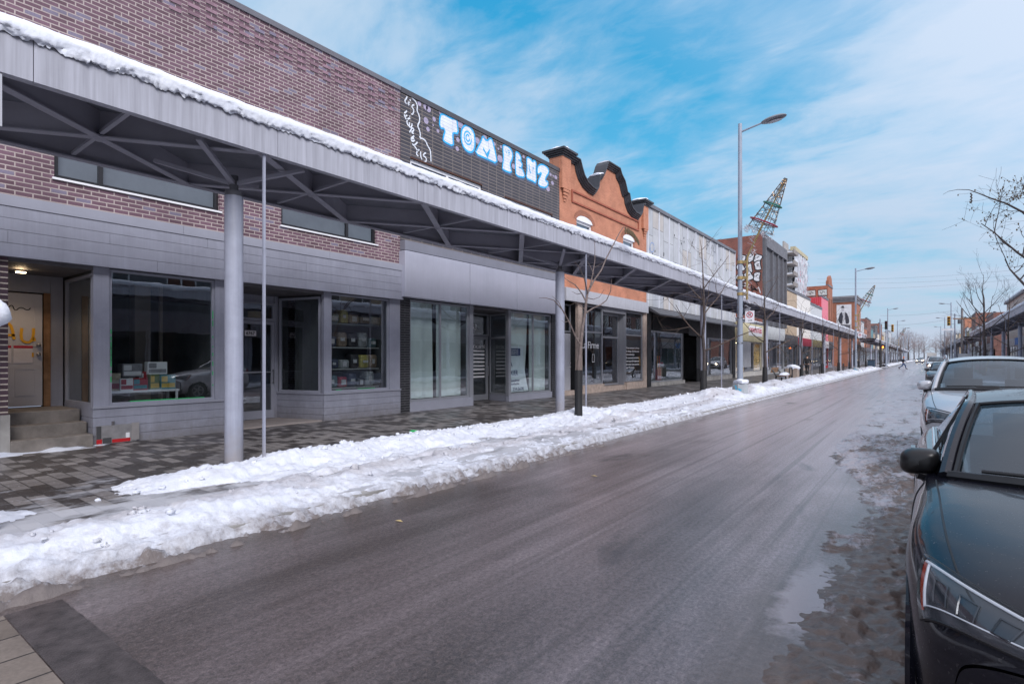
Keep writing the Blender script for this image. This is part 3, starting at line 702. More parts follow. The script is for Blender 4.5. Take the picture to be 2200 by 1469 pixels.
for w, mu in ((WIN1, [3.47]), (WIN2, [8.66]), ((-5.6, -2.2, 4.64, 5.75), [-3.0])):
    wu = window_unit(F, b1, w[0], w[1], w[2], w[3], d=-0.13, fr=0.07, mull=mu, fmat=M_fblack, gmat=M_glassd, back=plain('blind_grey', (0.22, 0.22, 0.22), 0.8, var=0.35, vscale=0.9))
    mb = MB(); F.box(mb, w[0] - 0.03, w[1] + 0.03, -0.02, 0.04, w[2] - 0.035, w[2] - 0.001); mb.build('sill', M_white, wu)
mb = MB()
for a, b in ((A0, -3.4), (-3.4, 1.2), (1.2, 4.75), (4.75, 8.02), (8.02, A1)): F.box(mb, a, b - 0.005, 0.0, 0.125, 4.02, 4.19)
mb.build('flashing', M_trim, b1)
mb = MB(); boards(F, mb, A0, A1 + 0.01, 0.0, 0.11, [3.25, 3.44, 3.64, 3.83, 4.015], 0.006, [(-2.5, 4.3, 8.6), (-4.0, 2.2, 6.0, 9.3), (0.0, 3.55, 7.4), (-1.2, 5.2, 9.75)])
F.box(mb, A0, A1 + 0.012, 0.005, 0.125, 3.232, 3.256); mb.build('signboard', M_clad, b1)
# piers and boarded plinths
mb = MB(); F.box(mb, -9, 2.12, -0.05, 0.03, 0.05, 3.24); mb.build('pilaster', M_clad, b1)
mb = MB(); F.box(mb, 2.122, 2.22, -0.3, 0.02, 0.75, 3.24); mb.build('brick_pier', brick('brick_pier_mat', (0.085, 0.05, 0.07), (0.06, 0.035, 0.045), (0.52, 0.46, 0.40), bw=0.5, rh=0.088), b1)
mb = MB(); F.box(mb, 2.122, 2.24, -0.3, 0.04, 0.0, 0.748); mb.build('pier_footing', M_conc, b1)
for a, b in ((3.34, 3.575), (5.40, 5.72), (7.94, 8.13), (9.97, 10.345)):
    mb = MB(); F.box(mb, a, b, -0.10, 0.0, 0.80, 3.235); mb.build('pilaster', M_clad, b1)
for a, b in ((3.33, 5.72), (7.93, 10.35)):
    mb = MB(); boards(F, mb, a, b, -0.12, 0.012, [0.10, 0.27, 0.43, 0.595, 0.755]); mb.build('stall_riser', M_clad, b1)
    mb = MB(); F.box(mb, a - 0.01, b, -0.12, 0.045, 0.758, 0.80); mb.build('window_ledge', M_trim, b1)
w = window_unit(F, b1, 3.577, 5.398, 0.80, 3.22, d=-0.09, fr=0.045, fmat=M_trim, gmat=M_glass, name='shop_window')
mb = MB()
for a, z0_, z1_ in ((3.60, 1.2, 2.15), (5.355, 1.0, 2.6)):
    for k in range(8):
        zz = z0_ + (z1_ - z0_) * (k + random.random() * 0.5) / 8; F.box(mb, a, a + 0.018, -0.028, -0.026, zz, zz + random.uniform(0.03, 0.16))
F.box(mb, 3.9, 5.2, -0.028, -0.026, 0.846, 0.862); mb.build('tape', M_green, w)
w = window_unit(F, b1, 8.132, 9.968, 0.80, 3.22, d=-0.09, fr=0.045, fmat=M_trim, gmat=M_glass, name='shop_window')
mb = MB(); F.box(mb, 8.3, 8.46, -0.028, -0.026, 0.846, 0.86); F.box(mb, 8.95, 9.5, -0.028, -0.026, 0.846, 0.858); mb.build('tape', M_green, w)
# entry recess with steps, and the recess of door 6767
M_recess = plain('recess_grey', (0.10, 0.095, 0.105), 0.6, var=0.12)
def recess(a0, a1, depth, zc, parts=True):
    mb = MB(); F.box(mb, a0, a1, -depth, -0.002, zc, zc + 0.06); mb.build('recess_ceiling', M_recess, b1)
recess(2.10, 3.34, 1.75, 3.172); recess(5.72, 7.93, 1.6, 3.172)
mb = MB(); F.box(mb, 1.9, 2.08, -1.75, -0.3, 0.0, 3.2); F.box(mb, 1.9, 2.38, -1.78, -1.6, 0.6, 3.2); F.box(mb, 3.13, 3.32, -1.78, -1.6, 0.6, 3.2); F.box(mb, 2.38, 3.13, -1.78, -1.62, 2.85, 3.2)
mb.build('entry_wall', M_clad, b1)
mb = MB(); F.box(mb, 3.03, 3.13, -1.62, -1.585, 0.74, 2.85); mb.build('door_jamb', M_wood, b1)
mb = MB()
for i, (d, z) in enumerate(((0.08, 0.33), (-0.22, 0.53), (-0.55, 0.735))): F.box(mb, 2.24, 3.32 - 0.01 * i, d - (0.3 if i < 2 else 1.2), d, 0.0, z)
mb.build('steps', plain('step_concrete', (0.185, 0.165, 0.15), 0.8, var=0.3, vscale=4, bump=0.35), b1, bevel=0.015)
dr = door_unit(F, b1, 2.16, 3.01, 0.76, 2.82, -1.64, plain('door_grey', (0.50, 0.50, 0.55), 0.45, var=0.06), glassy=False)
dr['label'] = 'grey panelled door with yellow spray paint and two notices'
mb = MB()
for z0_, z1_ in ((0.95, 1.45), (1.85, 2.6)):
    for a0_, a1_ in ((2.24, 2.54), (2.62, 2.92)):
        mb = MB(); F.box(mb, a0_, a1_, -1.595, -1.588, z0_, z0_ + 0.02); F.box(mb, a0_, a1_, -1.595, -1.588, z1_ - 0.02, z1_); F.box(mb, a0_, a0_ + 0.02, -1.595, -1.588, z0_ + .02, z1_ - .02); F.box(mb, a1_ - 0.02, a1_, -1.595, -1.588, z0_ + .02, z1_ - .02); mb.build('moulding', MATS['door_grey'], dr)
mb = MB()                                                      # yellow spray letters on the door
Y = lambda pts, w=0.045: ribbon(mb, smooth_poly(pts, 1, False), w, F, -1.583)
Y([(2.40, 1.92), (2.46, 2.2), (2.52, 2.28), (2.58, 2.2), (2.62, 1.9)]); Y([(2.43, 2.06), (2.68, 2.05)])
Y([(2.72, 2.25), (2.70, 2.0), (2.75, 1.93), (2.84, 1.93), (2.88, 2.05), (2.88, 2.24)]); Y([(2.88, 2.05), (2.90, 1.92)]); Y([(2.87, 1.78), (2.87, 1.62)], 0.03)
Y([(2.20, 1.95), (2.22, 2.24), (2.34, 2.22), (2.30, 2.0)])
mb.build('graffiti', plain('spray_yellow', (0.72, 0.38, 0.02), 0.6, var=0.1), dr, recalc=False)
mb = MB()
ribbon(mb, smooth_poly([(2.36, 2.5), (2.45, 2.6), (2.5, 2.5), (2.58, 2.62), (2.62, 2.48), (2.7, 2.58), (2.8, 2.5), (2.86, 2.6)], 2, False), 0.016, F, -1.583); mb.build('graffiti', M_black, dr, recalc=False)
for a in (2.30, 2.60):
    mb = MB(); F.box(mb, a, a + 0.27, -1.590, -1.586, 1.55, 1.87); pn = mb.build('notice', plain('paper', (0.68, 0.66, 0.72), 0.7, var=0.08), dr)
    mb = MB(); F.box(mb, a, a + 0.27, -1.585, -1.583, 1.82, 1.868); mb.build('notice', plain('paper_red', (0.45, 0.03, 0.06), 0.6, var=0), dr)
mb = MB(); mb.lathe(F.P(2.55, -0.85, 3.105), [(0.001, 0.0), (0.07, 0.0), (0.07, 0.012), (0.001, 0.012)], 16); mb.build('downlight', M_warm, b1)
ld = bpy.data.lights.new('recess_lamp', 'SPOT'); ld.energy = 14; ld.color = (1.0, 0.72, 0.45); ld.spot_size = R(125); ld.spot_blend = 0.6; ld.shadow_soft_size = 0.06
lo = bpy.data.objects.new('recess_lamp', ld); COL.objects.link(lo); attach(lo, b1); lo.location = Vector(F.P(2.55, -0.85, 3.09)) - Vector(b1.location)
def side_plane(a, d, a2, d2):
    p = Vector(F.P(a, d, 0)); q = Vector(F.P(a2, d2, 0)); u = (q - p).normalized()
    return Fac((p.x, p.y), (u.x, u.y), (u.y, -u.x)), (q - p).length
G, gl = side_plane(3.335, -1.58, 3.335, -0.02)
w = window_unit(G, b1, 0.02, gl - 0.06, 0.80, 3.12, d=-0.06, fr=0.05, fmat=M_trim, gmat=M_glass, name='shop_window')
mb = MB(); boards(G, mb, 0.0, gl, -0.1, 0.0, [0.10, 0.27, 0.43, 0.595, 0.80]); mb.build('stall_riser', M_clad, b1)
G2, gl2 = side_plane(7.56, -1.42, 7.935, -0.02)
w = window_unit(G2, b1, 0.06, gl2 - 0.10, 0.80, 3.12, d=-0.06, fr=0.05, fmat=M_trim, gmat=M_glass, name='shop_window')
mb = MB(); boards(G2, mb, 0.0, gl2, -0.1, 0.0, [0.10, 0.27, 0.43, 0.595, 0.758]); G2.box(mb, 0.0, gl2, -0.1, 0.03, 0.76, 0.80); mb.build('stall_riser', M_clad, b1)
mb = MB(); F.box(mb, 5.70, 6.3, -1.55, -1.5, 0.1, 3.2); F.box(mb, 7.50, 7.6, -1.55, -1.42, 0.1, 3.2); F.box(mb, 6.3, 7.5, -1.55, -1.45, 3.0, 3.2); F.box(mb, 5.68, 5.72, -1.5, -0.1, 0.1, 3.2); mb.build('entry_wall', M_clad, b1)
mb = MB(); F.box(mb, 5.72, 7.9, -1.5, -0.02, 0.0, 0.150); mb.build('threshold', plain('threshold_slab', (0.30, 0.26, 0.245), 0.75, var=0.15), b1)
wt = window_unit(F, b1, 6.3, 7.5, 2.55, 3.0, d=-1.46, fr=0.06, fmat=M_trim, gmat=M_glass, name='transom')
dr = door_unit(F, b1, 6.31, 7.49, 0.16, 2.54, -1.46, M_trim, M_glass, st=0.08)
mb = MB(); F.box(mb, 6.4, 7.38, -1.405, -1.38, 1.28, 1.31); mb.build('push_bar', M_steel, dr)
mb = MB(); F.box(mb, 6.75, 7.03, -1.432, -1.428, 2.17, 2.30); pl = mb.build('number_plate', plain('plate_white', (0.75, 0.72, 0.76), 0.5, var=0), dr)
text_mesh('6767', F, 6.785, 2.20, -1.428, 0.105, M_black, dr, width=0.21, bold=0.002)
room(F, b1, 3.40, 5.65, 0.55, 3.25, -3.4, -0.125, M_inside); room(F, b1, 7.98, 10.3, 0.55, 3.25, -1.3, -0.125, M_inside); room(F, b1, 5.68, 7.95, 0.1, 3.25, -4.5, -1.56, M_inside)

def stuff_box(name, label, cat, c, sx, sy, sz, m, m2=None, rz=0.0, group=None, lean=0.0, lid=0.3):
    """a carton standing at c with a printed band on its face"""
    r = thing(name, label, cat, c, group, local=True, rz=rz)
    mb = MB(); mb.box(-sx / 2, sx / 2, -sy / 2, sy / 2, 0, sz); o = mb.build('body', m, r, bevel=0.004); o.rotation_euler = (0, lean, 0)
    mb = MB(); mb.box(sx / 2 + 0.001, sx / 2 + 0.004, -sy * 0.44, sy * 0.44, sz * 0.12, sz * (0.12 + lid)); mb.box(sx / 2 + 0.001, sx / 2 + 0.004, -sy * 0.44, -sy * 0.05, sz * (0.2 + lid), sz * 0.9)
    o = mb.build('print', m2 or M_letter, r); o.rotation_euler = (0, lean, 0)
    return r
mb = MB(); F.box(mb, 4.62, 4.92, -2.2, -1.9, 0.56, 3.2); F.box(mb, 5.0, 5.06, -1.7, -1.64, 0.56, 3.2); mb.build('interior_column', plain('column_beige', (0.30, 0.25, 0.21), 0.7), b1)
# display bench with gift cartons in the first shop window
tb = thing('display_bench', 'white low display bench behind the green-taped shop window', 'bench', F.P(4.35, -0.95, 0.60))
mb = MB(); F.box(mb, 3.72, 5.02, -1.2, -0.72, 0.97, 1.01); mb.build('top', M_white, tb)
for a in (3.74, 4.98):
    for d in (-1.18, -0.76):
        mb = MB(); F.box(mb, a - 0.02, a + 0.02, d - 0.02, d + 0.02, 0.56, 0.969); mb.build('leg', M_white, tb)
cr = lambda n, c: plain(n, c, 0.5, var=0.2, vscale=12)
c_cream, c_red, c_green, c_teal, c_yel, c_dk = cr('carton_cream', (0.55, 0.48, 0.36)), cr('carton_red', (0.35, 0.02, 0.03)), cr('carton_green', (0.14, 0.20, 0.08)), cr('carton_teal', (0.07, 0.25, 0.30)), cr('carton_yellow', (0.65, 0.45, 0.1)), cr('carton_grey', (0.25, 0.25, 0.28))
for nm_, lb, a, d, z, sx, sy, sz, m1, m2 in (
    ('gift_bag', 'cream gift bag at the door end of the display bench', 3.90, -0.95, 1.01, 0.16, 0.26, 0.34, c_cream, c_red),
    ('gift_box', 'white and red box leaning at the front of the display bench', 4.10, -0.80, 1.01, 0.06, 0.22, 0.24, M_white, c_red),
    ('gift_box', 'flat dark red box with a pale blue print on the display bench', 4.33, -0.80, 1.01, 0.06, 0.26, 0.24, c_red, c_teal),
    ('gift_box', 'olive green carton in the middle of the display bench', 4.60, -0.92, 1.01, 0.22, 0.17, 0.30, c_green, c_yel),
    ('gift_box', 'white carton with coloured circles on the display bench', 4.84, -0.90, 1.01, 0.2, 0.28, 0.29, c_teal, c_yel),
    ('bedding_bag', 'clear zipped bag of dark bedding above the red box', 4.25, -1.06, 1.27, 0.26, 0.34, 0.26, c_dk, M_white),
    ('gift_box', 'grey carton with a white frame stacked on the olive carton', 4.68, -0.98, 1.312, 0.16, 0.36, 0.25, M_white, c_dk),
    ('gift_box', 'tall red carton wedged behind the flat dark red box', 4.46, -1.04, 1.01, 0.15, 0.2, 0.36, c_red, M_white)):
    stuff_box(nm_, lb, 'bag' if 'bag' in nm_ else 'box', F.P(a, d, z), sx, sy, sz, m1, m2)
# shelving with bagged bedding in the second shop window
sh = thing('shelving', 'white shop shelving full of bagged bedding behind the second window', 'shelves', F.P(9.0, -0.9, 0.6))
for z in (0.86, 1.36, 1.93, 2.55):
    mb = MB(); F.box(mb, 8.05, 10.2, -1.2, -0.72, z - 0.03, z); mb.build('shelf', plain('shelf_pale', (0.34, 0.36, 0.36), 0.5, var=0), sh)
mb = MB(); F.box(mb, 8.0, 10.25, -1.26, -1.22, 0.56, 3.1); mb.build('back_panel', M_inside, sh)
palette = [((0.05, 0.06, 0.10), 'navy'), ((0.30, 0.03, 0.05), 'crimson'), ((0.30, 0.32, 0.33), 'pale grey'), ((0.09, 0.14, 0.15), 'slate green'), ((0.26, 0.20, 0.15), 'tan'), ((0.04, 0.04, 0.045), 'black'), ((0.40, 0.36, 0.12), 'mustard')]
rows = {0.86: 'bottom', 1.36: 'second', 1.93: 'third', 2.55: 'top'}
rng = random.Random(5)
for z, rn in rows.items():
    a = 8.25; k = 0
    pal = palette[:]; rng.shuffle(pal)
    while a < 9.98 and k < 7:
        c, cn = pal[k]; w_ = rng.uniform(0.25, 0.36); h_ = rng.uniform(0.24, 0.42)
        r = thing('bedding_bag', f'{cn} bedding bag on the {rn} shelf behind the second shop window', 'bag', F.P(a + w_ / 2, -0.92, z), 'bedding bags on the shop shelves', local=True)
        mb = MB()
        def pil(u, v, w_=w_, h_=h_, k=k):
            t_, p_ = 2 * math.pi * u, math.pi * (v - 0.5); q = lambda f: math.copysign(abs(f) ** 0.42, f)
            return (0.19 * q(math.cos(t_)) * abs(math.cos(p_)) ** 0.35 + 0.012 * noise.noise(Vector((u * 14, v * 9, k))), w_ / 2 * q(math.sin(t_)) * abs(math.cos(p_)) ** 0.3, h_ / 2 + h_ / 2 * q(math.sin(p_)))
        mb.grid(pil, 24, 14); mb.build('body', plain('bedding_' + cn.replace(' ', '_'), c, 0.25, var=0.5, vscale=14), r, smooth=True, recalc=False)
        mb = MB(); q_ = rng.uniform(0.06, 0.14); mb.box(0.195, 0.203, -w_ * 0.3, w_ * 0.3 * rng.random(), h_ * 0.5 - q_ / 2, h_ * 0.5 + q_ / 2); mb.build('tag', plain('tag_pale', (0.5, 0.5, 0.52), 0.5, var=0.3, vscale=20), r)
        a += w_ + 0.03; k += 1
# galvanised panel with a red foot leaning on the boards
mp = thing('metal_panel', 'galvanised metal panel with a red band leaning against the grey boards by the steps', 'panel', F.P(3.55, 0.06, 0.125))
mb = MB(); F.box(mb, 3.37, 3.98, 0.02, 0.05, 0.135, 0.455); mb.build('sheet', plain('galvanised', (0.42, 0.41, 0.42), 0.35, 0.6, var=0.2, vscale=7), mp)
mb = MB(); F.box(mb, 3.37, 3.45, 0.052, 0.056, 0.145, 0.22); F.box(mb, 3.6, 3.88, 0.052, 0.056, 0.145, 0.205); mb.build('band', plain('band_red', (0.45, 0.01, 0.015), 0.5, var=0), mp)
mb = MB(); F.box(mb, 3.46, 3.59, 0.052, 0.056, 0.145, 0.24); F.box(mb, 3.37, 3.44, 0.052, 0.055, 0.225, 0.45); mb.build('patch', plain('patch_dark', (0.06, 0.06, 0.065), 0.5, var=0), mp)
mb = MB(); F.box(mb, 3.90, 4.02, 0.052, 0.062, 0.16, 0.47)
mb.build('flange', plain('flange_steel', (0.38, 0.36, 0.36), 0.4, 0.4), mp)
mb = MB(); F.box(mb, 3.81, 3.87, 0.052, 0.056, 0.21, 0.30); mb.build('sticker', M_white, mp)
mb = MB(); mb.tube([F.P(3.62, 0.035, 0.455), F.P(3.62, 0.035, 0.52)], 0.022, 8); mb.build('pipe_stub', M_recess, mp)
# litter
lt = MB(); lt.blob(P3(890, 930, 8.3)[:2] + (0.15,), 0.06, 3, n=5, amp=0.7, sq=(1.4, 1.6, 0.6)); tag(lt.build('crumpled_wrapper', plain('wrapper_green', (0.02, 0.35, 0.10), 0.4, var=0.3)), 'crumpled green wrapper lying at the edge of the snow', 'litter')

# ---------------------------------------------------------------- 2. black tiled building with the painted letters
B0, B1 = 10.36, 18.59
b2 = thing('tiled_building', 'black tiled building painted with big white and blue letters', 'building', (-D0, 14.5, 0))
UW = [(10.72, 13.85, 5.6, 7.24), (15.05, 18.08, 5.6, 7.14)]
mb = MB(); wall_holes(F, mb, B0, B1, 4.75, 8.97, UW, 0.15); shell(F, mb, B0, B1, 0, 8.97, -13, 0); mb.build('wall', M_tile, b2)
mb = MB()
for a, b in ((B0, 13.6), (13.6, 16.2), (16.2, B1)): F.box(mb, a + 0.001, b - 0.004, -0.3, 0.03, 8.955, 9.10)
mb.build('parapet_cap', M_cap, b2)
for w in UW:
    wu = window_unit(F, b2, w[0], w[1], w[2], w[3], d=-0.12, fr=0.09, mull=[(w[0] + w[1]) / 2], fmat=M_white, gmat=M_glassd)
    mb = MB(); F.box(mb, w[0], w[1], -0.03, 0.012, w[3], w[3] + 0.05); mb.build('lintel', plain('lintel_rust', (0.07, 0.03, 0.02), 0.8), wu)
# painted letters: polygons measured on the photograph, lying on this wall
def Q(pts): return [(S(860 + x / 4.897, D0), ZZ(860 + x / 4.897, 180 + y / 4.897, D0)) for x, y in pts]
def paint(name, col, rough=0.55):
    """spray paint: the tile joints still show through"""
    if name in MATS: return MATS[name]
    m, nt, b = new_mat(name); t = NT(nt); v = t.coords(); x, y, z = t.sep(v)
    n = t.N.new('ShaderNodeTexBrick'); t.L.new(t.comb(t.math('ADD', x, y), z), n.inputs['Vector']); n.offset = 0.0
    t.val(n.inputs['Color1'], (1, 1, 1)); t.val(n.inputs['Color2'], (0.95, 0.95, 0.95)); t.val(n.inputs['Mortar'], (0.62, 0.66, 0.74))
    for k_, v_ in (('Scale', 1.0), ('Brick Width', 0.43), ('Row Height', 0.105), ('Mortar Size', 0.008), ('Mortar Smooth', 0.2)): n.inputs[k_].default_value = v_
    c = t.mix(1.0, col, n.outputs['Color'], 'MULTIPLY')
    c = t.mix(1.0, c, t.ramp(t.noise(v, 3.5, 4), [(0.3, 0.86), (0.7, 1.08)]), 'MULTIPLY')
    t.L.new(c, b.inputs['Base Color']); b.inputs['Roughness'].default_value = rough; MATS[name] = m; return m
PW, PB, PL = paint('paint_white', (0.70, 0.74, 0.80)), paint('paint_blue', (0.035, 0.42, 0.78)), paint('paint_lilac', (0.36, 0.32, 0.44))
PH = paint('paint_haze', (0.085, 0.115, 0.20))
LET = {
 'T': [(415, 335), (440, 320), (465, 325), (530, 365), (560, 370), (590, 375), (600, 430), (608, 530), (552, 515), (550, 560), (562, 665), (448, 605), (450, 565), (475, 480), (410, 465)],
 'O': [(665, 447), (700, 438), (740, 465), (775, 520), (785, 600), (780, 680), (757, 722), (720, 722), (680, 692), (650, 640), (636, 570), (642, 490)],
 'M': [(865, 545), (905, 610), (945, 570), (965, 590), (985, 660), (1000, 730), (1020, 845), (915, 795), (780, 735), (820, 660), (850, 600)],
 'P': [(1080, 640), (1130, 655), (1165, 695), (1184, 740), (1176, 795), (1152, 838), (1158, 880), (1175, 945), (1070, 905), (1075, 860), (1085, 780), (1078, 700)],
 'E': [(1210, 712), (1250, 735), (1270, 785), (1262, 815), (1285, 850), (1270, 885), (1290, 910), (1315, 992), (1215, 970), (1210, 900), (1208, 800)],
 'N': [(1328, 770), (1365, 785), (1395, 830), (1400, 805), (1428, 822), (1425, 900), (1432, 1052), (1380, 1020), (1320, 995), (1335, 900), (1328, 840)],
 'Z': [(1450, 860), (1490, 848), (1530, 865), (1560, 900), (1560, 940), (1530, 985), (1522, 1020), (1560, 1035), (1535, 1100), (1450, 1075), (1450, 1010), (1475, 970), (1488, 930), (1445, 960), (1438, 900)]}
mbh = MB(); mbw = MB(); mbb = MB(); mbl = MB()
for k, pts in LET.items():
    q = smooth_poly(Q(pts), 1)
    cx_, cz_ = sum(p[0] for p in q) / len(q), sum(p[1] for p in q) / len(q)
    mbh.add([F.P(cx_ + (a - cx_) * 1.10 + 0.02, 0.002, cz_ + (z - cz_) * 1.06 - 0.07) for a, z in q], [tuple(range(len(q)))])
    mbw.add([F.P(a, 0.006, z) for a, z in q], [tuple(range(len(q)))])
    ribbon(mbb, q, 0.06, F, 0.009, closed=True)
V = Q([(868, 668), (882, 690), (905, 735), (945, 680), (937, 730), (915, 787), (895, 740), (872, 700)]); mbb.add([F.P(a, 0.010, z) for a, z in V], [tuple(range(len(V)))])
for rx, rz_ in ((38, 68), (19, 34)):
    ribbon(mbb, Q([(708 + rx * math.cos(t_ * 0.35), 572 + rz_ * math.sin(t_ * 0.35) + 0.45 * rx * math.cos(t_ * 0.35)) for t_ in range(17)]), 0.045, F, 0.010)
for st in ([(1105, 690), (1115, 735), (1122, 700)], [(1132, 700), (1132, 755), (1150, 750), (1150, 728), (1134, 726), (1148, 722), (1148, 706), (1132, 700)]): ribbon(mbb, Q(st), 0.022, F, 0.010)
for st in ([(1352, 850), (1356, 905), (1372, 945)], [(1398, 880), (1394, 905)], [(1240, 800), (1262, 812)], [(1245, 880), (1270, 888)]): ribbon(mbb, Q(st), 0.045, F, 0.0105)
for x, y, r in ((270, 390, 25), (355, 375, 18), (290, 480, 18), (395, 498, 15), (345, 437, 8), (265, 245, 24), (295, 265, 26), (430, 300, 28), (630, 430, 30), (605, 590, 18), (598, 685, 18), (810, 600, 25), (890, 568, 20), (990, 635, 14), (1030, 685, 9), (1060, 665, 12), (1048, 790, 28), (1192, 870, 20), (1297, 770, 12), (1580, 955, 12), (1635, 985, 15), (1600, 1045, 15), (1608, 970, 8), (1553, 1105, 20), (200, 210, 20)):
    e = Q([(x + r * math.cos(t_), y + r * 1.35 * math.sin(t_) + 0.5 * r * math.cos(t_)) for t_ in [2 * math.pi * i / 18 for i in range(18)]])
    mbl.add([F.P(a, 0.004, z) for a, z in e], [tuple(range(18))])
mbh.build('graffiti', PH, b2, recalc=False); mbl.build('graffiti', PL, b2, recalc=False)
o = mbw.build('graffiti', PW, b2, recalc=False); o['label'] = 'big white letters TOM PENZ with blue outlines'
mbb.build('graffiti', PB, b2, recalc=False)
mb = MB()
for st in ([(75, 128), (60, 160), (42, 188), (72, 222)], [(92, 178), (75, 228), (102, 215)], [(92, 178), (112, 172)], [(84, 203), (104, 196)], [(152, 228), (128, 224), (118, 250), (138, 268), (140, 298), (126, 326), (110, 316)],
           [(34, 316), (58, 300), (72, 280)], [(36, 318), (50, 352), (60, 385)], [(48, 348), (78, 328)], [(58, 385), (80, 368)], [(90, 338), (104, 352)], [(108, 368), (84, 366), (66, 390), (72, 430), (92, 448)],
           [(98, 398), (90, 445), (104, 466), (122, 445), (120, 412)], [(90, 520), (108, 492), (120, 466), (142, 478), (136, 500), (110, 510), (148, 532)], [(150, 548), (128, 560), (108, 580), (124, 612), (160, 590)], [(116, 592), (150, 566)],
           [(126, 622), (134, 652), (158, 640), (186, 608)], [(150, 660), (170, 690), (190, 722)], [(140, 668), (160, 650)], [(204, 688), (180, 710), (164, 738), (196, 772)], [(214, 700), (210, 760), (232, 812)], [(276, 728), (250, 734), (238, 760), (262, 772), (276, 800), (262, 826), (240, 818)],
           [(30, 92), (60, 68), (100, 90), (122, 130), (120, 152), (160, 185), (180, 240), (172, 285), (200, 340), (203, 400), (178, 440), (200, 490), (212, 545), (200, 572), (240, 580), (270, 610), (285, 655), (310, 690), (318, 730), (322, 850)]):
    ribbon(mb, smooth_poly(Q(st), 1, False), 0.042, F, 0.007)
o = mb.build('graffiti', PW, b2, recalc=False); o['label'] = 'white handwriting inside a cloud outline'
# shop front
mb = MB(); F.box(mb, B0 - 0.02, B1 - 0.45, 0.0, 0.20, 4.60, 4.86); mb.build('sign_strip', M_stripmetal, b2)
for a, b in ((B0 - 0.06, 12.97), (12.99, 15.43), (15.45, 18.14)):
    mb = MB(); F.box(mb, a, b, 0.0, 0.25, 3.31, 4.57); mb.build('sign_panel', M_panelmetal, b2, bevel=0.01)
mb = MB(); F.box(mb, B0, 10.71, -0.1, 0.0, 0.0, 3.4); mb.build('pilaster', M_blackbrick, b2)
mb = MB(); F.box(mb, 18.06, B1, -0.1, 0.0, 0.0, 4.7); mb.build('pilaster', M_blackbrick, b2)
for q in ((10.71, 13.42, 0.40), (15.3, 18.06, 0.34)):
    mb = MB(); F.box(mb, q[0], q[1], -0.14, 0.0, 0.10, q[2]); mb.build('stall_riser', M_trim, b2)
M_screen = plain('paper_screen', (0.66, 0.74, 0.72), 0.85, var=0.10, vscale=0.8)
for a0_, a1_, z0_, mu in ((10.72, 13.25, 0.402, 11.98), (15.42, 18.05, 0.342, 16.86)):
    w = window_unit(F, b2, a0_, a1_, z0_, 3.29, d=-0.11, fr=0.06, mull=[mu], fmat=M_frame, gmat=M_glass, name='shop_window')
mb = MB()                                                       # white screening hung behind the glass
mb.grid(lambda u, v_: F.P(10.8 + 1.08 * u, -0.30 + 0.03 * math.sin(u * 14) - 0.05 * v_ * u, 0.46 + 2.8 * v_), 20, 4); mb.grid(lambda u, v_: F.P(12.04 + 1.12 * u, -0.30 + 0.02 * math.sin(u * 11), 0.46 + 2.8 * v_), 20, 4)
mb.grid(lambda u, v_: F.P(15.5 + 1.3 * u - 0.25 * u * (1 - v_) ** 2, -0.32 + 0.03 * math.sin(u * 9), 0.40 + 2.85 * v_), 20, 6); mb.grid(lambda u, v_: F.P(16.92 + 1.1 * u, -0.30 + 0.02 * math.sin(u * 12), 0.40 + 2.85 * v_), 20, 4)
mb.build('curtain', M_screen, b2, smooth=True, recalc=False)
for q in ((13.25, 13.42, 0.4), (15.28, 15.42, 0.34)):
    mb = MB(); F.box(mb, q[0], q[1], -0.12, 0.0, q[2], 3.3); mb.build('mullion', M_frame, b2)
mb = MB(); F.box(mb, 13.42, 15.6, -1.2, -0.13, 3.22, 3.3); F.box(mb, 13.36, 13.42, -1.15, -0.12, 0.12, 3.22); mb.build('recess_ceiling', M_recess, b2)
window_unit(F, b2, 13.45, 15.42, 2.42, 3.2, d=-1.06, fr=0.05, fmat=M_frame, gmat=M_glass, name='transom')
dr = door_unit(F, b2, 14.36, 15.40, 0.15, 2.40, -1.06, M_frame, M_glass, st=0.11)
window_unit(F, b2, 13.45, 14.34, 0.16, 2.40, d=-1.06, fr=0.05, fmat=M_frame, gmat=M_glass, name='side_light')
text_mesh('53', F, 14.50, 2.62, -1.02, 0.26, M_letter, dr, width=0.26)
text_mesh('SOCIÉTÉ', F, 14.52, 1.98, -1.035, 0.15, M_letter, dr, width=0.72)
mb = MB()
for k in range(8): F.box(mb, 14.53, 15.22, -1.036, -1.034, 1.86 - k * 0.13, 1.90 - k * 0.13 + 0.012 * (k % 2))
mb.build('stripe', M_letter, dr)
G3, gl3 = side_plane(15.47, -1.04, 15.31, -0.06)
window_unit(G3, b2, 0.0, gl3, 0.34, 3.2, d=-0.06, fr=0.06, trans=[2.35], fmat=M_frame, gmat=M_glass, name='shop_window')
mb = MB(); G3.box(mb, 0, gl3, -0.08, 0.0, 0.1, 0.338); mb.build('stall_riser', M_trim, b2)
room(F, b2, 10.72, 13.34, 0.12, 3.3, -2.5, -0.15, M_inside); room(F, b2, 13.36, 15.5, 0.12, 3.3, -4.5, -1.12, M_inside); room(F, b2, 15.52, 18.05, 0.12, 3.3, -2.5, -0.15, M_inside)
ps = thing('lease_poster', 'white curled paper poster reading À LOUER in the shop window', 'poster', F.P(15.9, -0.2, 0.5))
mb = MB(); mb.grid(lambda u, v_: F.P(15.50 + (0.92 + 0.28 * (1 - v_) ** 2) * u, -0.16 - 0.05 * u * v_, 0.43 + 1.62 * v_), 8, 8); mb.build('sheet', plain('poster_paper', (0.70, 0.77, 0.80), 0.7, var=0.03), ps, recalc=False, smooth=True)
mb = MB(); F.box(mb, 15.50, 16.18, -0.157, -0.152, 1.72, 1.98); mb.build('banner', M_navy, ps)
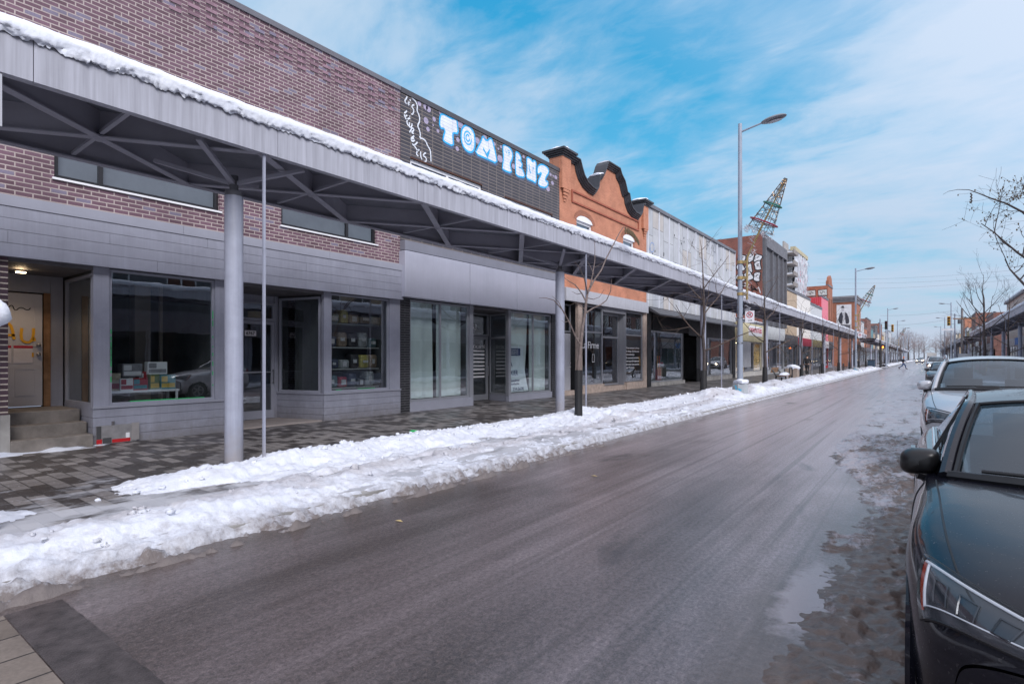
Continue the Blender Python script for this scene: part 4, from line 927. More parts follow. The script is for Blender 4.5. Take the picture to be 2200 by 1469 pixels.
for tx, a, z, sz, wd in (('À', 15.53, 1.33, 0.24, 0.17), ('OUER', 15.50, 1.03, 0.25, 0.52), ('s Goodman', 15.50, 0.80, 0.13, 0.62), ('ppenheim', 15.50, 0.68, 0.13, 0.6), ('234.5678', 15.72, 0.47, 0.17, 0.66)):
    text_mesh(tx, F, a, z, -0.150, sz, M_navy, ps, width=wd)
for tx, z in (('COMMERCE', 1.90), ('BUREAUX', 1.83), ('COMMERCIAL', 1.76)): text_mesh(tx, F, 15.53, z, -0.150, 0.06, M_letter, ps, width=0.5)

# ---------------------------------------------------------------- 3. orange brick building with the scrolled gable
C0, C1 = 18.60, 27.05
b3 = thing('gabled_building', 'orange brick building with a black scrolled gable and arched windows', 'building', (-D0, 22.8, 0))
OUT = [(19.3, 9.72), (19.82, 9.72), (19.98, 9.42), (20.15, 9.18), (20.45, 8.98), (20.9, 8.86), (21.25, 8.84), (21.45, 9.0), (21.55, 9.5), (21.72, 9.62), (21.95, 9.68), (22.1, 9.9), (22.25, 10.2), (22.38, 10.36), (23.5, 10.36), (23.66, 10.14), (24.0, 9.92), (24.2, 9.6), (24.28, 9.46), (24.5, 9.44), (24.62, 9.1), (24.85, 8.86), (25.25, 8.72), (25.85, 8.68), (26.05, 8.9), (26.15, 9.32), (26.4, 9.36)]
mb = MB(); AW = [(19.92, 21.28, 5.9, 7.36), (24.3, 25.58, 5.9, 7.36)]
wall_holes(F, mb, C0, C1, 4.40, 8.30, AW, 0.16)
ring = [(C0, 8.30), (C0, 9.55), (19.3, 9.55)] + OUT + [(26.4, 9.4), (C1, 9.4), (C1, 8.30)]
mb.add([F.P(a, 0.0, z) for a, z in ring], [tuple(range(len(ring)))])
mb.add([F.P(a, -0.32, z) for a, z in ring], [tuple(range(len(ring)))])
mb.add([F.P(a, d, z) for d in (0, -0.32) for a, z in ring], [(i, (i + 1) % len(ring), len(ring) + (i + 1) % len(ring), len(ring) + i) for i in range(len(ring) - 1)])
shell(F, mb, C0, C1, 0, 8.30, -13, 0); mb.build('wall', M_orange, b3, recalc=False)
def cornice(mb, line, prof):
    """a moulding swept along the gable edge: prof = (out, down)"""
    n = len(line)
    vs = []
    for i, (a, z) in enumerate(line):
        p = Vector(line[max(i - 1, 0)]); q = Vector(line[min(i + 1, n - 1)]); t_ = (q - p).normalized(); nn = Vector((-t_.y, t_.x))
        if nn.y < 0 and abs(t_.x) > 0.2: nn = -nn
        for d, h in prof: vs.append(F.P(a + nn.x * h, d, z + nn.y * h))
    k = len(prof); fs = [(i * k + j, (i + 1) * k + j, (i + 1) * k + (j + 1) % k, i * k + (j + 1) % k) for i in range(n - 1) for j in range(k)]
    fs += [tuple(range(k)), tuple((n - 1) * k + j for j in range(k - 1, -1, -1))]
    mb.add(vs, fs)
mb = MB(); cornice(mb, OUT, [(-0.36, 0.06), (0.26, 0.06), (0.26, 0.01), (0.20, -0.01), (0.20, -0.055), (0.14, -0.075), (0.14, -0.115), (0.08, -0.135), (0.08, -0.175), (0.02, -0.20), (-0.36, -0.1)])
mb.build('cornice', plain('cornice_black', (0.030, 0.031, 0.038), 0.4, var=0.2), b3)
for seg in ([(19.4, 9.72), (19.8, 9.72)], [(20.45, 8.98), (20.9, 8.86), (21.25, 8.84)], [(21.6, 9.55), (21.72, 9.62), (21.95, 9.68)], [(22.42, 10.36), (23.46, 10.36)], [(24.85, 8.86), (25.25, 8.72), (25.85, 8.68)]):
    mb = MB(); cornice(mb, seg, [(-0.33, 0.065), (-0.28, 0.11), (0.0, 0.135), (0.18, 0.11), (0.23, 0.065)]); tag(mb.build('snow_ledge', M_snow, smooth=True, recalc=False), kind='stuff')
def cap_pier(a0, a1, z0, z1, lab):
    mb = MB(); F.box(mb, a0, a1, -0.5, 0.12, z0, z1); mb.build('pier', M_orange, b3)
    mb = MB()
    for k, (o_, h0, h1) in enumerate(((0.03, 0, 0.07), (0.09, 0.07, 0.13), (0.15, 0.13, 0.19), (0.21, 0.19, 0.27))): F.box(mb, a0 - o_, a1 + o_, -0.5 - o_, 0.12 + o_, z1 + h0, z1 + h1)
    mb.build('pier_cap', MATS['cornice_black'], b3)
    mb = MB()
    for k in range(4): F.box(mb, a0 + 0.12 + 0.04 * k, a1 - 0.12 - 0.04 * k, 0.12 - 0.03 * k - 0.05, 0.12 - 0.03 * k, z0 - 0.12 * (k + 1), z0 - 0.12 * k - 0.02)
    mb.build('corbel', M_orange, b3)
    mb = MB(); mb.blob(F.P((a0 + a1) / 2, -0.2, z1 + 0.28), 0.42, 2, n=9, amp=0.2, sq=(1.15, 1.0, 0.42)); tag(mb.build('snow_heap', M_snow, smooth=True), kind='stuff')
cap_pier(18.62, 19.28, 8.35, 9.60, 'l'); cap_pier(26.42, 27.04, 8.2, 9.36, 'r')
mb = MB()
for a0_, a1_, z0_, z1_ in ((19.5, 26.05, 8.42, 8.49), (19.5, 26.05, 7.98, 8.05), (19.5, 19.57, 8.05, 8.42), (25.98, 26.05, 8.05, 8.42)): F.box(mb, a0_, a1_, 0.0, 0.05, z0_, z1_)
mb.build('panel_moulding', plain('moulding_red', (0.30, 0.085, 0.05), 0.7, var=0.2), b3)
for w in AW:
    wu = window_unit(F, b3, w[0], w[1], w[2], w[3], d=-0.14, fr=0.10, trans=[6.6], fmat=M_white, gmat=M_glassd, back=plain('blind_white', (0.55, 0.58, 0.6), 0.8, var=0.1))
    c = (w[0] + w[1]) / 2; hw = (w[1] - w[0]) / 2
    arc = [(c + hw * math.cos(t_), w[3] - 0.004 + 0.24 * math.sin(t_)) for t_ in [math.pi * i / 14 for i in range(15)]]
    mb = MB(); mb.prism(arc, F.P, -0.1, 0.006); mb.build('arch_head', M_white, wu)
    mb = MB(); ribbon(mb, [(c + (hw + 0.12) * math.cos(t_), w[3] + (0.24 + 0.12) * math.sin(t_)) for t_ in [math.pi * i / 14 for i in range(15)]], 0.22, F, 0.012); mb.build('arch', M_rust, wu, recalc=False)
mb = MB()
for k in range(9): F.box(mb, C0 + 0.25 + k * 0.9, C0 + 0.25 + k * 0.9 + 0.892, 0.0, 0.16, 3.93, 4.45)
mb.build('sign_panel', M_palepanel, b3)
for a, b in ((20.0, 20.36), (26.62, 27.04)):
    mb = MB(); F.box(mb, a, b, -0.1, 0.03, 0.12, 3.92); mb.build('pilaster', M_stone, b3)
mb = MB(); F.box(mb, 20.36, 22.3, -0.1, 0.06, 0.1, 0.48); F.box(mb, 22.3, 24.6, -1.0, 0.0, 0.1, 0.34); F.box(mb, 24.6, 26.62, -0.1, 0.06, 0.1, 0.46); F.box(mb, 18.9, 20.0, -0.4, 0.02, 0.1, 0.3); mb.build('stone_base', M_stone, b3)
for a, b, dd in ((20.37, 22.28, -0.08), (24.62, 26.61, -0.08)):
    window_unit(F, b3, a, b, 0.482, 3.9, d=dd, fr=0.07, trans=[2.75], fmat=M_frame, gmat=M_glass, name='shop_window')
window_unit(F, b3, 22.36, 24.54, 0.36, 3.7, d=-0.40, fr=0.08, trans=[2.6], fmat=M_frame, gmat=M_glass, name='shop_window')
mb = MB(); F.box(mb, 22.28, 24.62, -0.45, -0.0, 3.72, 3.92); F.box(mb, 22.28, 22.34, -0.45, -0.08, 0.34, 3.72); F.box(mb, 24.56, 24.62, -0.45, -0.08, 0.34, 3.72); mb.build('recess_frame', M_frame, b3)
dr = door_unit(F, b3, 18.95, 19.95, 0.3, 2.65, -0.35, M_palepanel, glassy=False); mb = MB(); F.box(mb, 19.1, 19.4, -0.304, -0.30, 0.6, 2.4); mb.build('pane', M_fblack, dr)
window_unit(F, b3, 18.95, 19.95, 2.7, 3.85, d=-0.35, fr=0.06, fmat=M_frame, gmat=M_glassd, name='transom')
mb = MB(); F.box(mb, C0, 18.95, -0.4, 0.0, 0.1, 3.92); mb.build('door_reveal', M_palepanel, b3)
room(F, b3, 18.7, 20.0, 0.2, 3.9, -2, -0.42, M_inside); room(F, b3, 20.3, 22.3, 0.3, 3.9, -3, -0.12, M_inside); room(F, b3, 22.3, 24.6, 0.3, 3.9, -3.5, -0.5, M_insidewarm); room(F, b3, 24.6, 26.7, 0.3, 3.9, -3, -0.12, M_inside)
text_mesh('La Firme', F, 20.45, 2.05, -0.05, 0.42, M_letter, b3, width=1.5, bold=0.003)
mb = MB()
for a0_, a1_, z0_, z1_ in ((21.35, 21.37, 1.45, 1.80), (21.55, 21.57, 1.45, 1.80), (21.37, 21.55, 1.78, 1.80), (21.37, 21.55, 1.45, 1.47)): F.box(mb, a0_, a1_, -0.05, -0.047, z0_, z1_)
mb.build('emblem', M_letter, b3)
for k, tx in enumerate(('Nous sommes La Firme', 'de design, d’architecture', 'et de construction.', 'En constante évolution,', 'notre approche rigoureuse', 'est avant tout centrée', 'sur l’humain.')):
    text_mesh(tx, F, 24.75, 2.08 - k * 0.16, -0.05, 0.13, M_letter, b3, width=1.5 if k in (0, 1, 3, 4, 5) else 0.95)
pb = thing('pinboard', 'brown pinboard with a dark frame inside the orange building\'s shop', 'board', F.P(23.5, -3.3, 1.0))
mb = MB(); F.box(mb, 22.5, 24.4, -3.45, -3.36, 1.0, 2.4); mb.build('panel', plain('cork', (0.33, 0.22, 0.14), 0.8), pb)
mb = MB(); F.box(mb, 22.42, 24.5, -3.48, -3.42, 0.92, 2.5); mb.build('frame', plain('frame_green', (0.02, 0.05, 0.04), 0.5), pb)

# ---------------------------------------------------------------- 4. long concrete panelled building over a black shop front
E0, E1 = 27.06, 43.45
b4 = thing('panelled_building', 'long building clad in pale concrete panels over a black shopfront', 'building', (-D0, 35, 0))
mb = MB(); wall_holes(F, mb, E0, E1, 4.3, 9.5, []); shell(F, mb, E0, E1, 0, 9.5, -14, 0); mb.build('wall', M_panel, b4)
mb = MB(); F.box(mb, E0, E1, -0.35, 0.10, 9.48, 9.66); mb.build('parapet_cap', M_capgrey, b4)
mb = MB()
for k in range(12):
    a = E0 + 0.08 + k * 1.475
    if a < E1: F.box(mb, a, a + 0.085, 0.0, 0.06, 4.3, 9.47)
mb.build('mullion', plain('mullion_pale', (0.55, 0.57, 0.62), 0.5, var=0.1), b4)
mb = MB(); rr = random.Random(3)
for k in range(26):
    a = E0 + 0.9 + (k % 11) * 1.475 + rr.uniform(-0.3, 0.3); z = rr.uniform(4.7, 9.0); F.box(mb, a, a + 0.06, 0.004, 0.02, z, z + 0.12)
mb.build('anchor', M_black, b4)
mb = MB()
def QE(pts): return [(S(1180 + x / 4.739, D0), ZZ(1180 + x / 4.739, 290 + y / 4.739, D0)) for x, y in pts]
for st in ([(1600, 1070), (1602, 1110), (1620, 1130), (1632, 1090), (1600, 1085)], [(1612, 1120), (1605, 1150)], [(1640, 1110), (1650, 1160), (1660, 1120), (1672, 1170), (1680, 1110)], [(1668, 1180), (1690, 1200), (1692, 1120)], [(1715, 1135), (1745, 1140)]): ribbon(mb, QE(st), 0.05, F, 0.012)
mb.build('graffiti', plain('spray_dark', (0.08, 0.08, 0.10), 0.7, var=0), b4, recalc=False)
mb = MB(); ribbon(mb, QE([(1045 + 22 * math.cos(t_ * .4), 1145 + 48 * math.sin(t_ * .4)) for t_ in range(16)]), 0.06, F, 0.012); ribbon(mb, QE([(1030, 1150), (1005, 1180), (1015, 1190)]), 0.06, F, 0.012); mb.build('graffiti', plain('spray_blue', (0.22, 0.30, 0.48), 0.7, var=0), b4, recalc=False)
mb = MB()
mb.prism([(0.62, 3.82), (0.62, 3.90), (0.0, 4.30), (-0.0, 4.12)], lambda a, d, z: F.P(d, a, z), E0 + 0.2, E1 - 0.6); mb.build('awning_hood', M_cap, b4)
mb = MB(); F.box(mb, E0 + 0.7, 33.3, -0.05, 0.05, 3.12, 3.98)
for k in range(60): F.box(mb, E0 + 0.72 + k * 0.092, E0 + 0.76 + k * 0.092, 0.05, 0.065, 3.13, 3.97)
F.box(mb, 33.3, E1, -0.05, 0.04, 3.0, 3.98); F.box(mb, E0, E0 + 0.5, -0.1, 0.05, 0.1, 3.98); F.box(mb, E1 - 0.8, E1, -0.1, 0.05, 0.1, 3.0); F.box(mb, E0, E1, -0.1, 0.0, 3.98, 4.32)
mb.build('fascia', M_black, b4)
window_unit(F, b4, E0 + 0.55, 32.3, 0.34, 3.08, d=-0.06, fr=0.06, fmat=M_frame, gmat=M_glass, name='shop_window')
window_unit(F, b4, 36.9, 42.6, 0.42, 2.98, d=-0.06, fr=0.07, mull=[40.6], fmat=M_frame, gmat=M_glass, name='shop_window')
mb = MB(); F.box(mb, E0 + 0.5, 32.6, -0.1, 0.05, 0.1, 0.33); mb.build('stall_riser', M_conc, b4)
mb = MB(); F.box(mb, 36.6, 42.7, -0.1, 0.05, 0.1, 0.41); mb.build('stall_riser', M_conc, b4)
mb = MB(); F.box(mb, 32.35, 32.5, -1.2, 0, 0.1, 3.1); F.box(mb, 32.5, 34.9, -1.25, -1.15, 0.1, 3.1)
for k in range(34): F.box(mb, 34.95 + k * 0.05, 34.975 + k * 0.05, -0.02, 0.01, 0.16, 0.95)
F.box(mb, 34.9, 36.6, -0.06, -0.02, 0.12, 2.98); F.box(mb, 36.6, 36.9, -0.1, 0.0, 0.1, 3.0); mb.build('door_recess', M_black, b4)
dr = door_unit(F, b4, 33.0, 34.2, 0.15, 2.9, -1.14, M_fblack, M_glassd)
room(F, b4, E0 + 0.5, 32.3, 0.2, 3.1, -3.5, -0.12, plain('room_teal', (0.06, 0.10, 0.11), 0.7, var=0.3)); room(F, b4, 36.8, 42.7, 0.2, 3.0, -3.5, -0.12, M_inside)
cb = thing('stool', 'pale cushioned stool standing behind the first black-shop window', 'stool', F.P(28.6, -0.8, 0.35), local=True)
mb = MB(); mb.box(-0.2, 0.2, -0.25, 0.25, 0.42, 0.9); mb.build('cushion', plain('cushion_cream', (0.6, 0.55, 0.42), 0.8), cb, bevel=0.05)
mb = MB(); mb.lathe((0, 0, 0), [(0.2, 0.0), (0.2, 0.02), (0.03, 0.05), (0.03, 0.4), (0.22, 0.42)], 12); mb.build('pedestal', plain('blue_metal', (0.05, 0.12, 0.2), 0.4), cb)
for a, m_ in ((30.2, 'amber'), (30.5, 'red')):
    t_ = thing('candle_stick', f'tall slim {m_} candle in the black shop window', 'candle', F.P(a, -0.7, 1.0))
    mb = MB(); mb.tube([F.P(a, -0.7, 1.0), F.P(a, -0.7, 1.75)], 0.035, 8); mb.build('wax', plain('wax_' + m_, (0.5, 0.2, 0.03) if m_ == 'amber' else (0.4, 0.05, 0.03), 0.4), t_)
    mb = MB(); F.box(mb, a - 0.08, a + 0.08, -0.78, -0.62, 0.36, 1.0); mb.build('holder', plain('holder_red', (0.3, 0.03, 0.04), 0.4), t_)
# ================================================================ the glazed walkway canopies along both sidewalks
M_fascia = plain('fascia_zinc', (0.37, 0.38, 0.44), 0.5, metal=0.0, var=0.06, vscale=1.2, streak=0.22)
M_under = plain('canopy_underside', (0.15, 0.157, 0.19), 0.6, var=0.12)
M_flange = plain('canopy_steel', (0.29, 0.29, 0.345), 0.5, var=0.08)
M_column = plain('column_paint', (0.31, 0.33, 0.41), 0.42, var=0.10, vscale=4, streak=0.10, stain=(0.7, (0.30, 0.28, 0.29)))
M_columnb = plain('column_collar', (0.10, 0.10, 0.115), 0.5)
ZB, ZT = 4.42, 4.87
def canopy(side, Do, Dp, Di, s0, s1, nodes, posts, label, rods=True, skyl=None, flange_lim=100):
    sg = -1 if side == 'L' else 1
    r = thing('walkway_canopy', label, 'canopy', (sg * Dp, posts[0], 0))
    P = lambda D, s, z: (sg * D, s, z)
    inn = 1 if Di > Do else -1
    mb = MB(); s = s0
    cuts = [s0] + [1.57 + 2.62 * k for k in range(-6, 140) if s0 < 1.57 + 2.62 * k < s1] + [s1]
    for a, b in zip(cuts[:-1], cuts[1:]): mb.box(sg * Do, sg * (Do + inn * 0.05), a + 0.004, b - 0.004, ZB, ZT)
    mb.box(sg * (Do + inn * 0.052), sg * (Do + inn * 0.13), s0, s1, ZB + 0.01, ZB + 0.03)
    mb.box(sg * (Do + inn * 0.052), sg * (Do + inn * 0.10), s0, s1, ZB + 0.04, ZT - 0.01)
    mb.build('fascia', M_fascia, r)
    mb = MB(); mb.box(sg * Di, sg * (Di - inn * 0.05), s0, s1, ZB, ZT - 0.02); mb.box(sg * (Di - inn * 0.052), sg * (Di - inn * 0.12), s0, s1, ZB, ZB + 0.02); mb.build('inner_beam', M_flange, r)
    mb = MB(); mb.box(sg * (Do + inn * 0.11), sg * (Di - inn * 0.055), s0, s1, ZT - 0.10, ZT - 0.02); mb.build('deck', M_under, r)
    k = 0
    for n0, n1 in zip(nodes[:-1], nodes[1:]):
        for (Da, sa), (Db, sb) in (((Do + inn * 0.08, n0), (Di - inn * 0.08, n1)), ((Do + inn * 0.08, n1), (Di - inn * 0.08, n0))):
            k += 1
            if k > flange_lim: break
            m = MB(); dz = 0.0 if (Da, sa)[1] < sb else 0.006
            m.obox(P(Da, sa, ZB + 0.012 + dz), P(Db, sb, ZB + 0.012 + dz), 0.115, 0.018)
            m.obox(P(Da, sa, ZB + 0.19 + dz), P(Db, sb, ZB + 0.19 + dz), 0.016, 0.33 - 2 * dz)
            m.build('brace', [M_flange], r)
    # light secondary rails between the braces
    for n0, n1 in zip(nodes[:-1], nodes[1:]):
        m = MB(); mid = (n0 + n1) / 2; Dm = (Do + Di) / 2
        m.obox(P(Dm, mid, ZB + 0.06), P(Do + inn * 0.1, mid - 0.02, ZB + 0.06), 0.05, 0.04); m.obox(P(Dm, mid, ZB + 0.062), P(Di - inn * 0.1, mid + 0.02, ZB + 0.062), 0.05, 0.04)
        m.blob(P(Dm, mid, ZB + 0.01), 0.08, 0, n=4, amp=0, sq=(1, 1, 0.6)); m.build('rail', M_flange, r)
    for ps in posts:
        m = MB(); m.lathe(P(Dp, ps, 0.1), [(0.125, 0), (0.125, 3.88)], 24); c = m.build('column', M_column, r, smooth=True)
        m = MB(); m.lathe(P(Dp, ps, 3.98), [(0.118, 0), (0.118, 0.07), (0.06, 0.08), (0.06, 0.3)], 18); m.build('collar', M_columnb, c, smooth=True)
        m = MB(); m.lathe(P(Dp, ps, 0.12), [(0.19, 0), (0.19, 0.025)], 20); m.build('base_plate', M_columnb, c)
        m = MB()
        for dD, ds in ((-0.75, 0.75), (0.75, 0.75), (-0.75, -0.75), (0.75, -0.75)): m.obox(P(Dp, ps, 4.16), P(Dp + dD * (0.8 if dD * inn < 0 else 1), ps + ds, ZB + 0.03), 0.07, 0.05)
        m.build('strut', M_flange, c)
        if rods:
            m = MB(); m.obox(P(Do + inn * 0.055, ps + 0.01, 0.1), P(Do + inn * 0.055, ps + 0.01, ZB + 0.012), 0.032, 0.032); m.build('rod', M_column, r)
    return r
LN = [4.0 + 3.04 * k for k in range(-4, 31)]
LN = [n for n in LN if n < CROSS0 - 0.8] + [CROSS0 - 0.6]
canopyL = canopy('L', 7.19, 8.05, 9.6, LN[0], CROSS0 - 0.5, LN, [-8.2, 4.01, 12.93, 25.05, 37.08, 49.0, 61.5, 73.9, 86.7], 'long grey steel canopy on round columns along the brown brick, tiled and orange shops')
RN = [-10 + 3.04 * k for k in range(36)]
RN = [n for n in RN if n < CROSS0 - 0.8] + [CROSS0 - 0.6]
canopyR = canopy('R', 4.60, 5.45, 7.0, RN[0], CROSS0 - 0.5, RN, [-6.0, 6.0, 18.2, 30.4, 42.6, 54.8, 66, 77, 88], 'grey steel canopy over the sidewalk behind the parked cars')
def far_canopy(sg, Do, Dp, Di, s0, s1, label):
    n = max(2, int((s1 - s0) / 6)); nodes = [s0 + (s1 - s0) * i / n for i in range(n + 1)]
    posts = [s0 + 2 + 12.2 * i for i in range(int((s1 - s0 - 3) / 12.2) + 1)]
    return canopy('L' if sg < 0 else 'R', Do, Dp, Di, s0, s1, nodes, posts, label, rods=False)
far_canopy(-1, 7.19, 8.05, 9.6, CROSS1 + 2, 218, 'snow-topped canopy beyond the crossing on the mural side')
far_canopy(1, 4.60, 5.45, 7.0, CROSS1 + 2, 218, 'snow-topped canopy beyond the crossing on the traffic light side')
far_canopy(-1, 7.19, 8.05, 9.6, 232, 330, 'farthest snow-topped canopy on the mural side')
far_canopy(1, 4.60, 5.45, 7.0, 232, 330, 'farthest snow-topped canopy on the traffic light side')

# snow lying on them, bulging over the fascia with a ragged crumbling lip
def roof_snow(sg, Do, Di, s0, s1, ds, full=True):
    mb = MB(); nu = int((s1 - s0) / ds); inn = 1 if Di > Do else -1
    prof = [(-0.012, -0.075), (-0.030, -0.055), (-0.045, -0.015), (-0.050, 0.03), (-0.04, 0.075), (-0.01, 0.115), (0.07, 0.15), (0.3, 0.19), (0.9, 0.22), (1.6, 0.22), (2.35, 0.2), (2.45, 0.08)] if full else [(-0.08, -0.03), (-0.1, 0.06), (0.0, 0.16), (0.5, 0.22), (2.35, 0.22), (2.45, 0.0)]
    def fn(u, v):
        s = s0 + (s1 - s0) * u; x = v * (len(prof) - 1); i = min(int(x + 1e-6), len(prof) - 2); f = x - i
        d, h = prof[i][0] * (1 - f) + prof[i + 1][0] * f, prof[i][1] * (1 - f) + prof[i + 1][1] * f
        big = fbm(s, sg * 3, 0.5, 3, 1.0); sm = fbm(s, v * 2, 3.5, 4, 2.0); tiny = fbm(s, v * 3.0, 13, 3, 6.0)
        h += 0.035 * big * (h + 0.1) * 4 + 0.012 * sm
        if i < 4:
            k = 1 - i / 4.0
            rag = noise.noise(Vector((s * 17, v * 9, 3.0))) + 0.7 * noise.noise(Vector((s * 37, v * 14, 5.0)))
            h += k * (0.032 * sm + 0.030 * tiny + 0.030 * rag * k - 0.004); d += (-0.022 * abs(tiny) - 0.014 * abs(rag)) * k + 0.008 * sm
        return (sg * (Do + inn * d), s, ZT + 0.015 + h)
    mb.grid(fn, nu, (len(prof) - 1) * (2 if full else 1))
    if full:
        rg = random.Random(11); s = s0
        while s < min(s1, 0):
            s += abs(rg.gauss(0.0, 0.07)) + 0.01
            if fbm(s, 8, 0.8, 2, 3.0) < -0.12: continue
            z = ZT - 0.085 + 0.05 * fbm(s, sg, 3.5, 3, 2.0)
            rr = rg.uniform(0.006, 0.017); mb.blob((sg * (Do - inn * rg.uniform(0.0, 0.03)), s, z + 0.03 - rg.uniform(-0.03, 0.06)), rr, int(s * 50), n=4, amp=0.8, sq=(0.8, 1.5, rg.uniform(0.8, 2.2)))
    return tag(mb.build('snow_cover', M_snow, smooth=True, angle=0, recalc=False), kind='stuff')
roof_snow(-1, 7.19, 9.6, LN[0], 0.2, 0.1); roof_snow(-1, 7.19, 9.6, 0.2, 26, 0.018); roof_snow(-1, 7.19, 9.6, 26, CROSS0 - 0.5, 0.10)
roof_snow(1, 4.60, 7.0, RN[0], CROSS0 - 0.5, 0.15)
for sg, Do, Di in ((-1, 7.19, 9.6), (1, 4.60, 7.0)): roof_snow(sg, Do, Di, CROSS1 + 2, 218, 0.6, False); roof_snow(sg, Do, Di, 232, 330, 1.0, False)
# ================================================================ remaining buildings, left side beyond the panelled one
M_darkglass = plain('glass_dark', (0.018, 0.020, 0.024), 0.06, var=0, spec=0.8)
M_bluglass = plain('glass_pale', (0.20, 0.23, 0.27), 0.10, var=0.3, vscale=0.4, spec=0.8)
M_inlit = plain('room_lit', (0.42, 0.33, 0.18), 0.8, var=0.3)
M_charc = plain('panel_charcoal', (0.085, 0.087, 0.10), 0.6, var=0.15, streak=0.12)
M_ivory = plain('wall_ivory', (0.62, 0.60, 0.57), 0.75, var=0.08)
M_palegrey = plain('wall_palegrey', (0.46, 0.48, 0.50), 0.7, var=0.1)
M_pink = plain('wall_pink', (0.62, 0.17, 0.22), 0.6, var=0.1)
M_redmetal = plain('ribbed_red', (0.50, 0.035, 0.05), 0.5, var=0.1)
def building(F, name, label, a0, a1, z1, wallm, wins=(), cap=None, zlow=3.6, depth=14, sign=None, signz=(3.0, 3.75), front='glass', piers=1.6, frame=None, gm=None, inner=None, cat='building', wing=0.1, snowtop=True, base=M_trim, capd=0.08, wfr=0.07):
    """a shop house: wall with window holes, parapet, sign band and a glazed shop front"""
    r = thing(name, label, cat, F.P((a0 + a1) / 2, 0, 0))
    mb = MB(); wall_holes(F, mb, a0, a1, zlow, z1, wins, 0.15); shell(F, mb, a0, a1, 0, z1, -depth, 0); mb.build('wall', wallm, r)
    mb = MB(); F.box(mb, a0 + 0.002, a1 - 0.002, -0.3, capd, z1 - 0.06, z1 + 0.16); mb.build('parapet_cap', cap or M_capgrey, r)
    for w in wins: window_unit(F, r, *w, d=-0.12, fr=wfr, mull=[(w[0] + w[1]) / 2], fmat=frame or M_white, gmat=gm or M_darkglass)
    mb = MB(); F.box(mb, a0 + wing, a1 - wing, 0.0, 0.14, signz[0], signz[1]); mb.build('sign_panel', sign or M_stripmetal, r)
    n = max(1, round((a1 - a0 - 0.4) / piers / 1.6)); w_ = (a1 - a0 - 0.4) / n
    mb = MB(); F.box(mb, a0, a0 + 0.2, -0.2, 0.02, 0.1, signz[0]); F.box(mb, a1 - 0.2, a1, -0.2, 0.02, 0.1, signz[0]); mb.build('pilaster', base, r)
    mb = MB(); F.box(mb, a0 + 0.2, a1 - 0.2, -0.2, 0.0, 0.1, 0.5); mb.build('stall_riser', base, r)
    dk = n // 2 if n > 1 else -1
    for k in range(n):
        b0, b1_ = a0 + 0.2 + k * w_ + 0.03, a0 + 0.2 + (k + 1) * w_ - 0.03
        if k == dk:
            m = MB(); F.box(m, b0 - 0.03, b1_ + 0.03, -0.02, 0.012, 0.1, 0.15); m.build('threshold', M_conc, r)
            door_unit(F, r, b0, b1_, 0.51, signz[0], -0.1, M_frame, M_darkglass)
        else: window_unit(F, r, b0, b1_, 0.505, signz[0], d=-0.1, fr=0.06, fmat=M_frame, gmat=M_glass if inner else M_darkglass, name='shop_window')
    if inner: room(F, r, a0 + 0.2, a1 - 0.2, 0.3, signz[0], -3, -0.15, inner)
    if snowtop:
        mb = MB(); mb.grid(lambda u, v: F.P(a0 + (a1 - a0) * u, 0.1 - 0.5 * v, z1 + 0.15 + 0.13 * math.sin(math.pi * min(1, 0.12 + v)) * (1 + 0.4 * fbm(a0 + u * 9, v, 1.2, 2))), 24, 5); tag(mb.build('snow_ledge', M_snow, smooth=True, recalc=False), kind='stuff')
    return r
FL = left(D0)
def win_row(a0, a1, n, z0, z1, w): 
    p = (a1 - a0) / n
    return [(a0 + p * (i + 0.5) - w / 2, a0 + p * (i + 0.5) + w / 2, z0, z1) for i in range(n)]
# low luggage shop with the red lettered banner
b = building(FL, 'low_shop', 'low luggage shop with a cream sign and a red lettered white banner', 43.5, 52.2, 4.45, plain('sign_cream', (0.52, 0.47, 0.30), 0.7, var=0.15, streak=0.15), sign=MATS['sign_cream'], signz=(2.95, 4.4), inner=M_inlit, base=M_ivory, snowtop=True, zlow=4.3)
mb = MB(); FL.box(mb, 46.9, 51.4, 0.142, 0.165, 3.42, 4.25); o = mb.build('banner', M_white, b); 
text_mesh('LE MONDE DES VALISES', FL, 47.1, 3.72, 0.165, 0.5, plain('letter_red', (0.45, 0.02, 0.07), 0.6, var=0), b, width=4.1, bold=0.01)
mb = MB(); FL.box(mb, 43.8, 47.2, 0.03, 0.25, 0.9, 2.9); mb.build('shutter_box', plain('shutter_grey', (0.42, 0.43, 0.46), 0.5), b)
ll = bpy.data.lights.new('shop_lamp', 'AREA'); ll.energy = 60; ll.color = (1, 0.83, 0.5); ll.size = 1.5
lo = bpy.data.objects.new('shop_lamp', ll); COL.objects.link(lo); attach(lo, b); lo.location = Vector(FL.P(49.5, -1.4, 2.85)) - Vector(b.location)
mb = MB(); FL.box(mb, 48.6, 50.4, -1.6, -1.4, 2.86, 2.93); mb.build('tube_lamp', emit('tube_light', (1, 0.85, 0.5), 5), b)
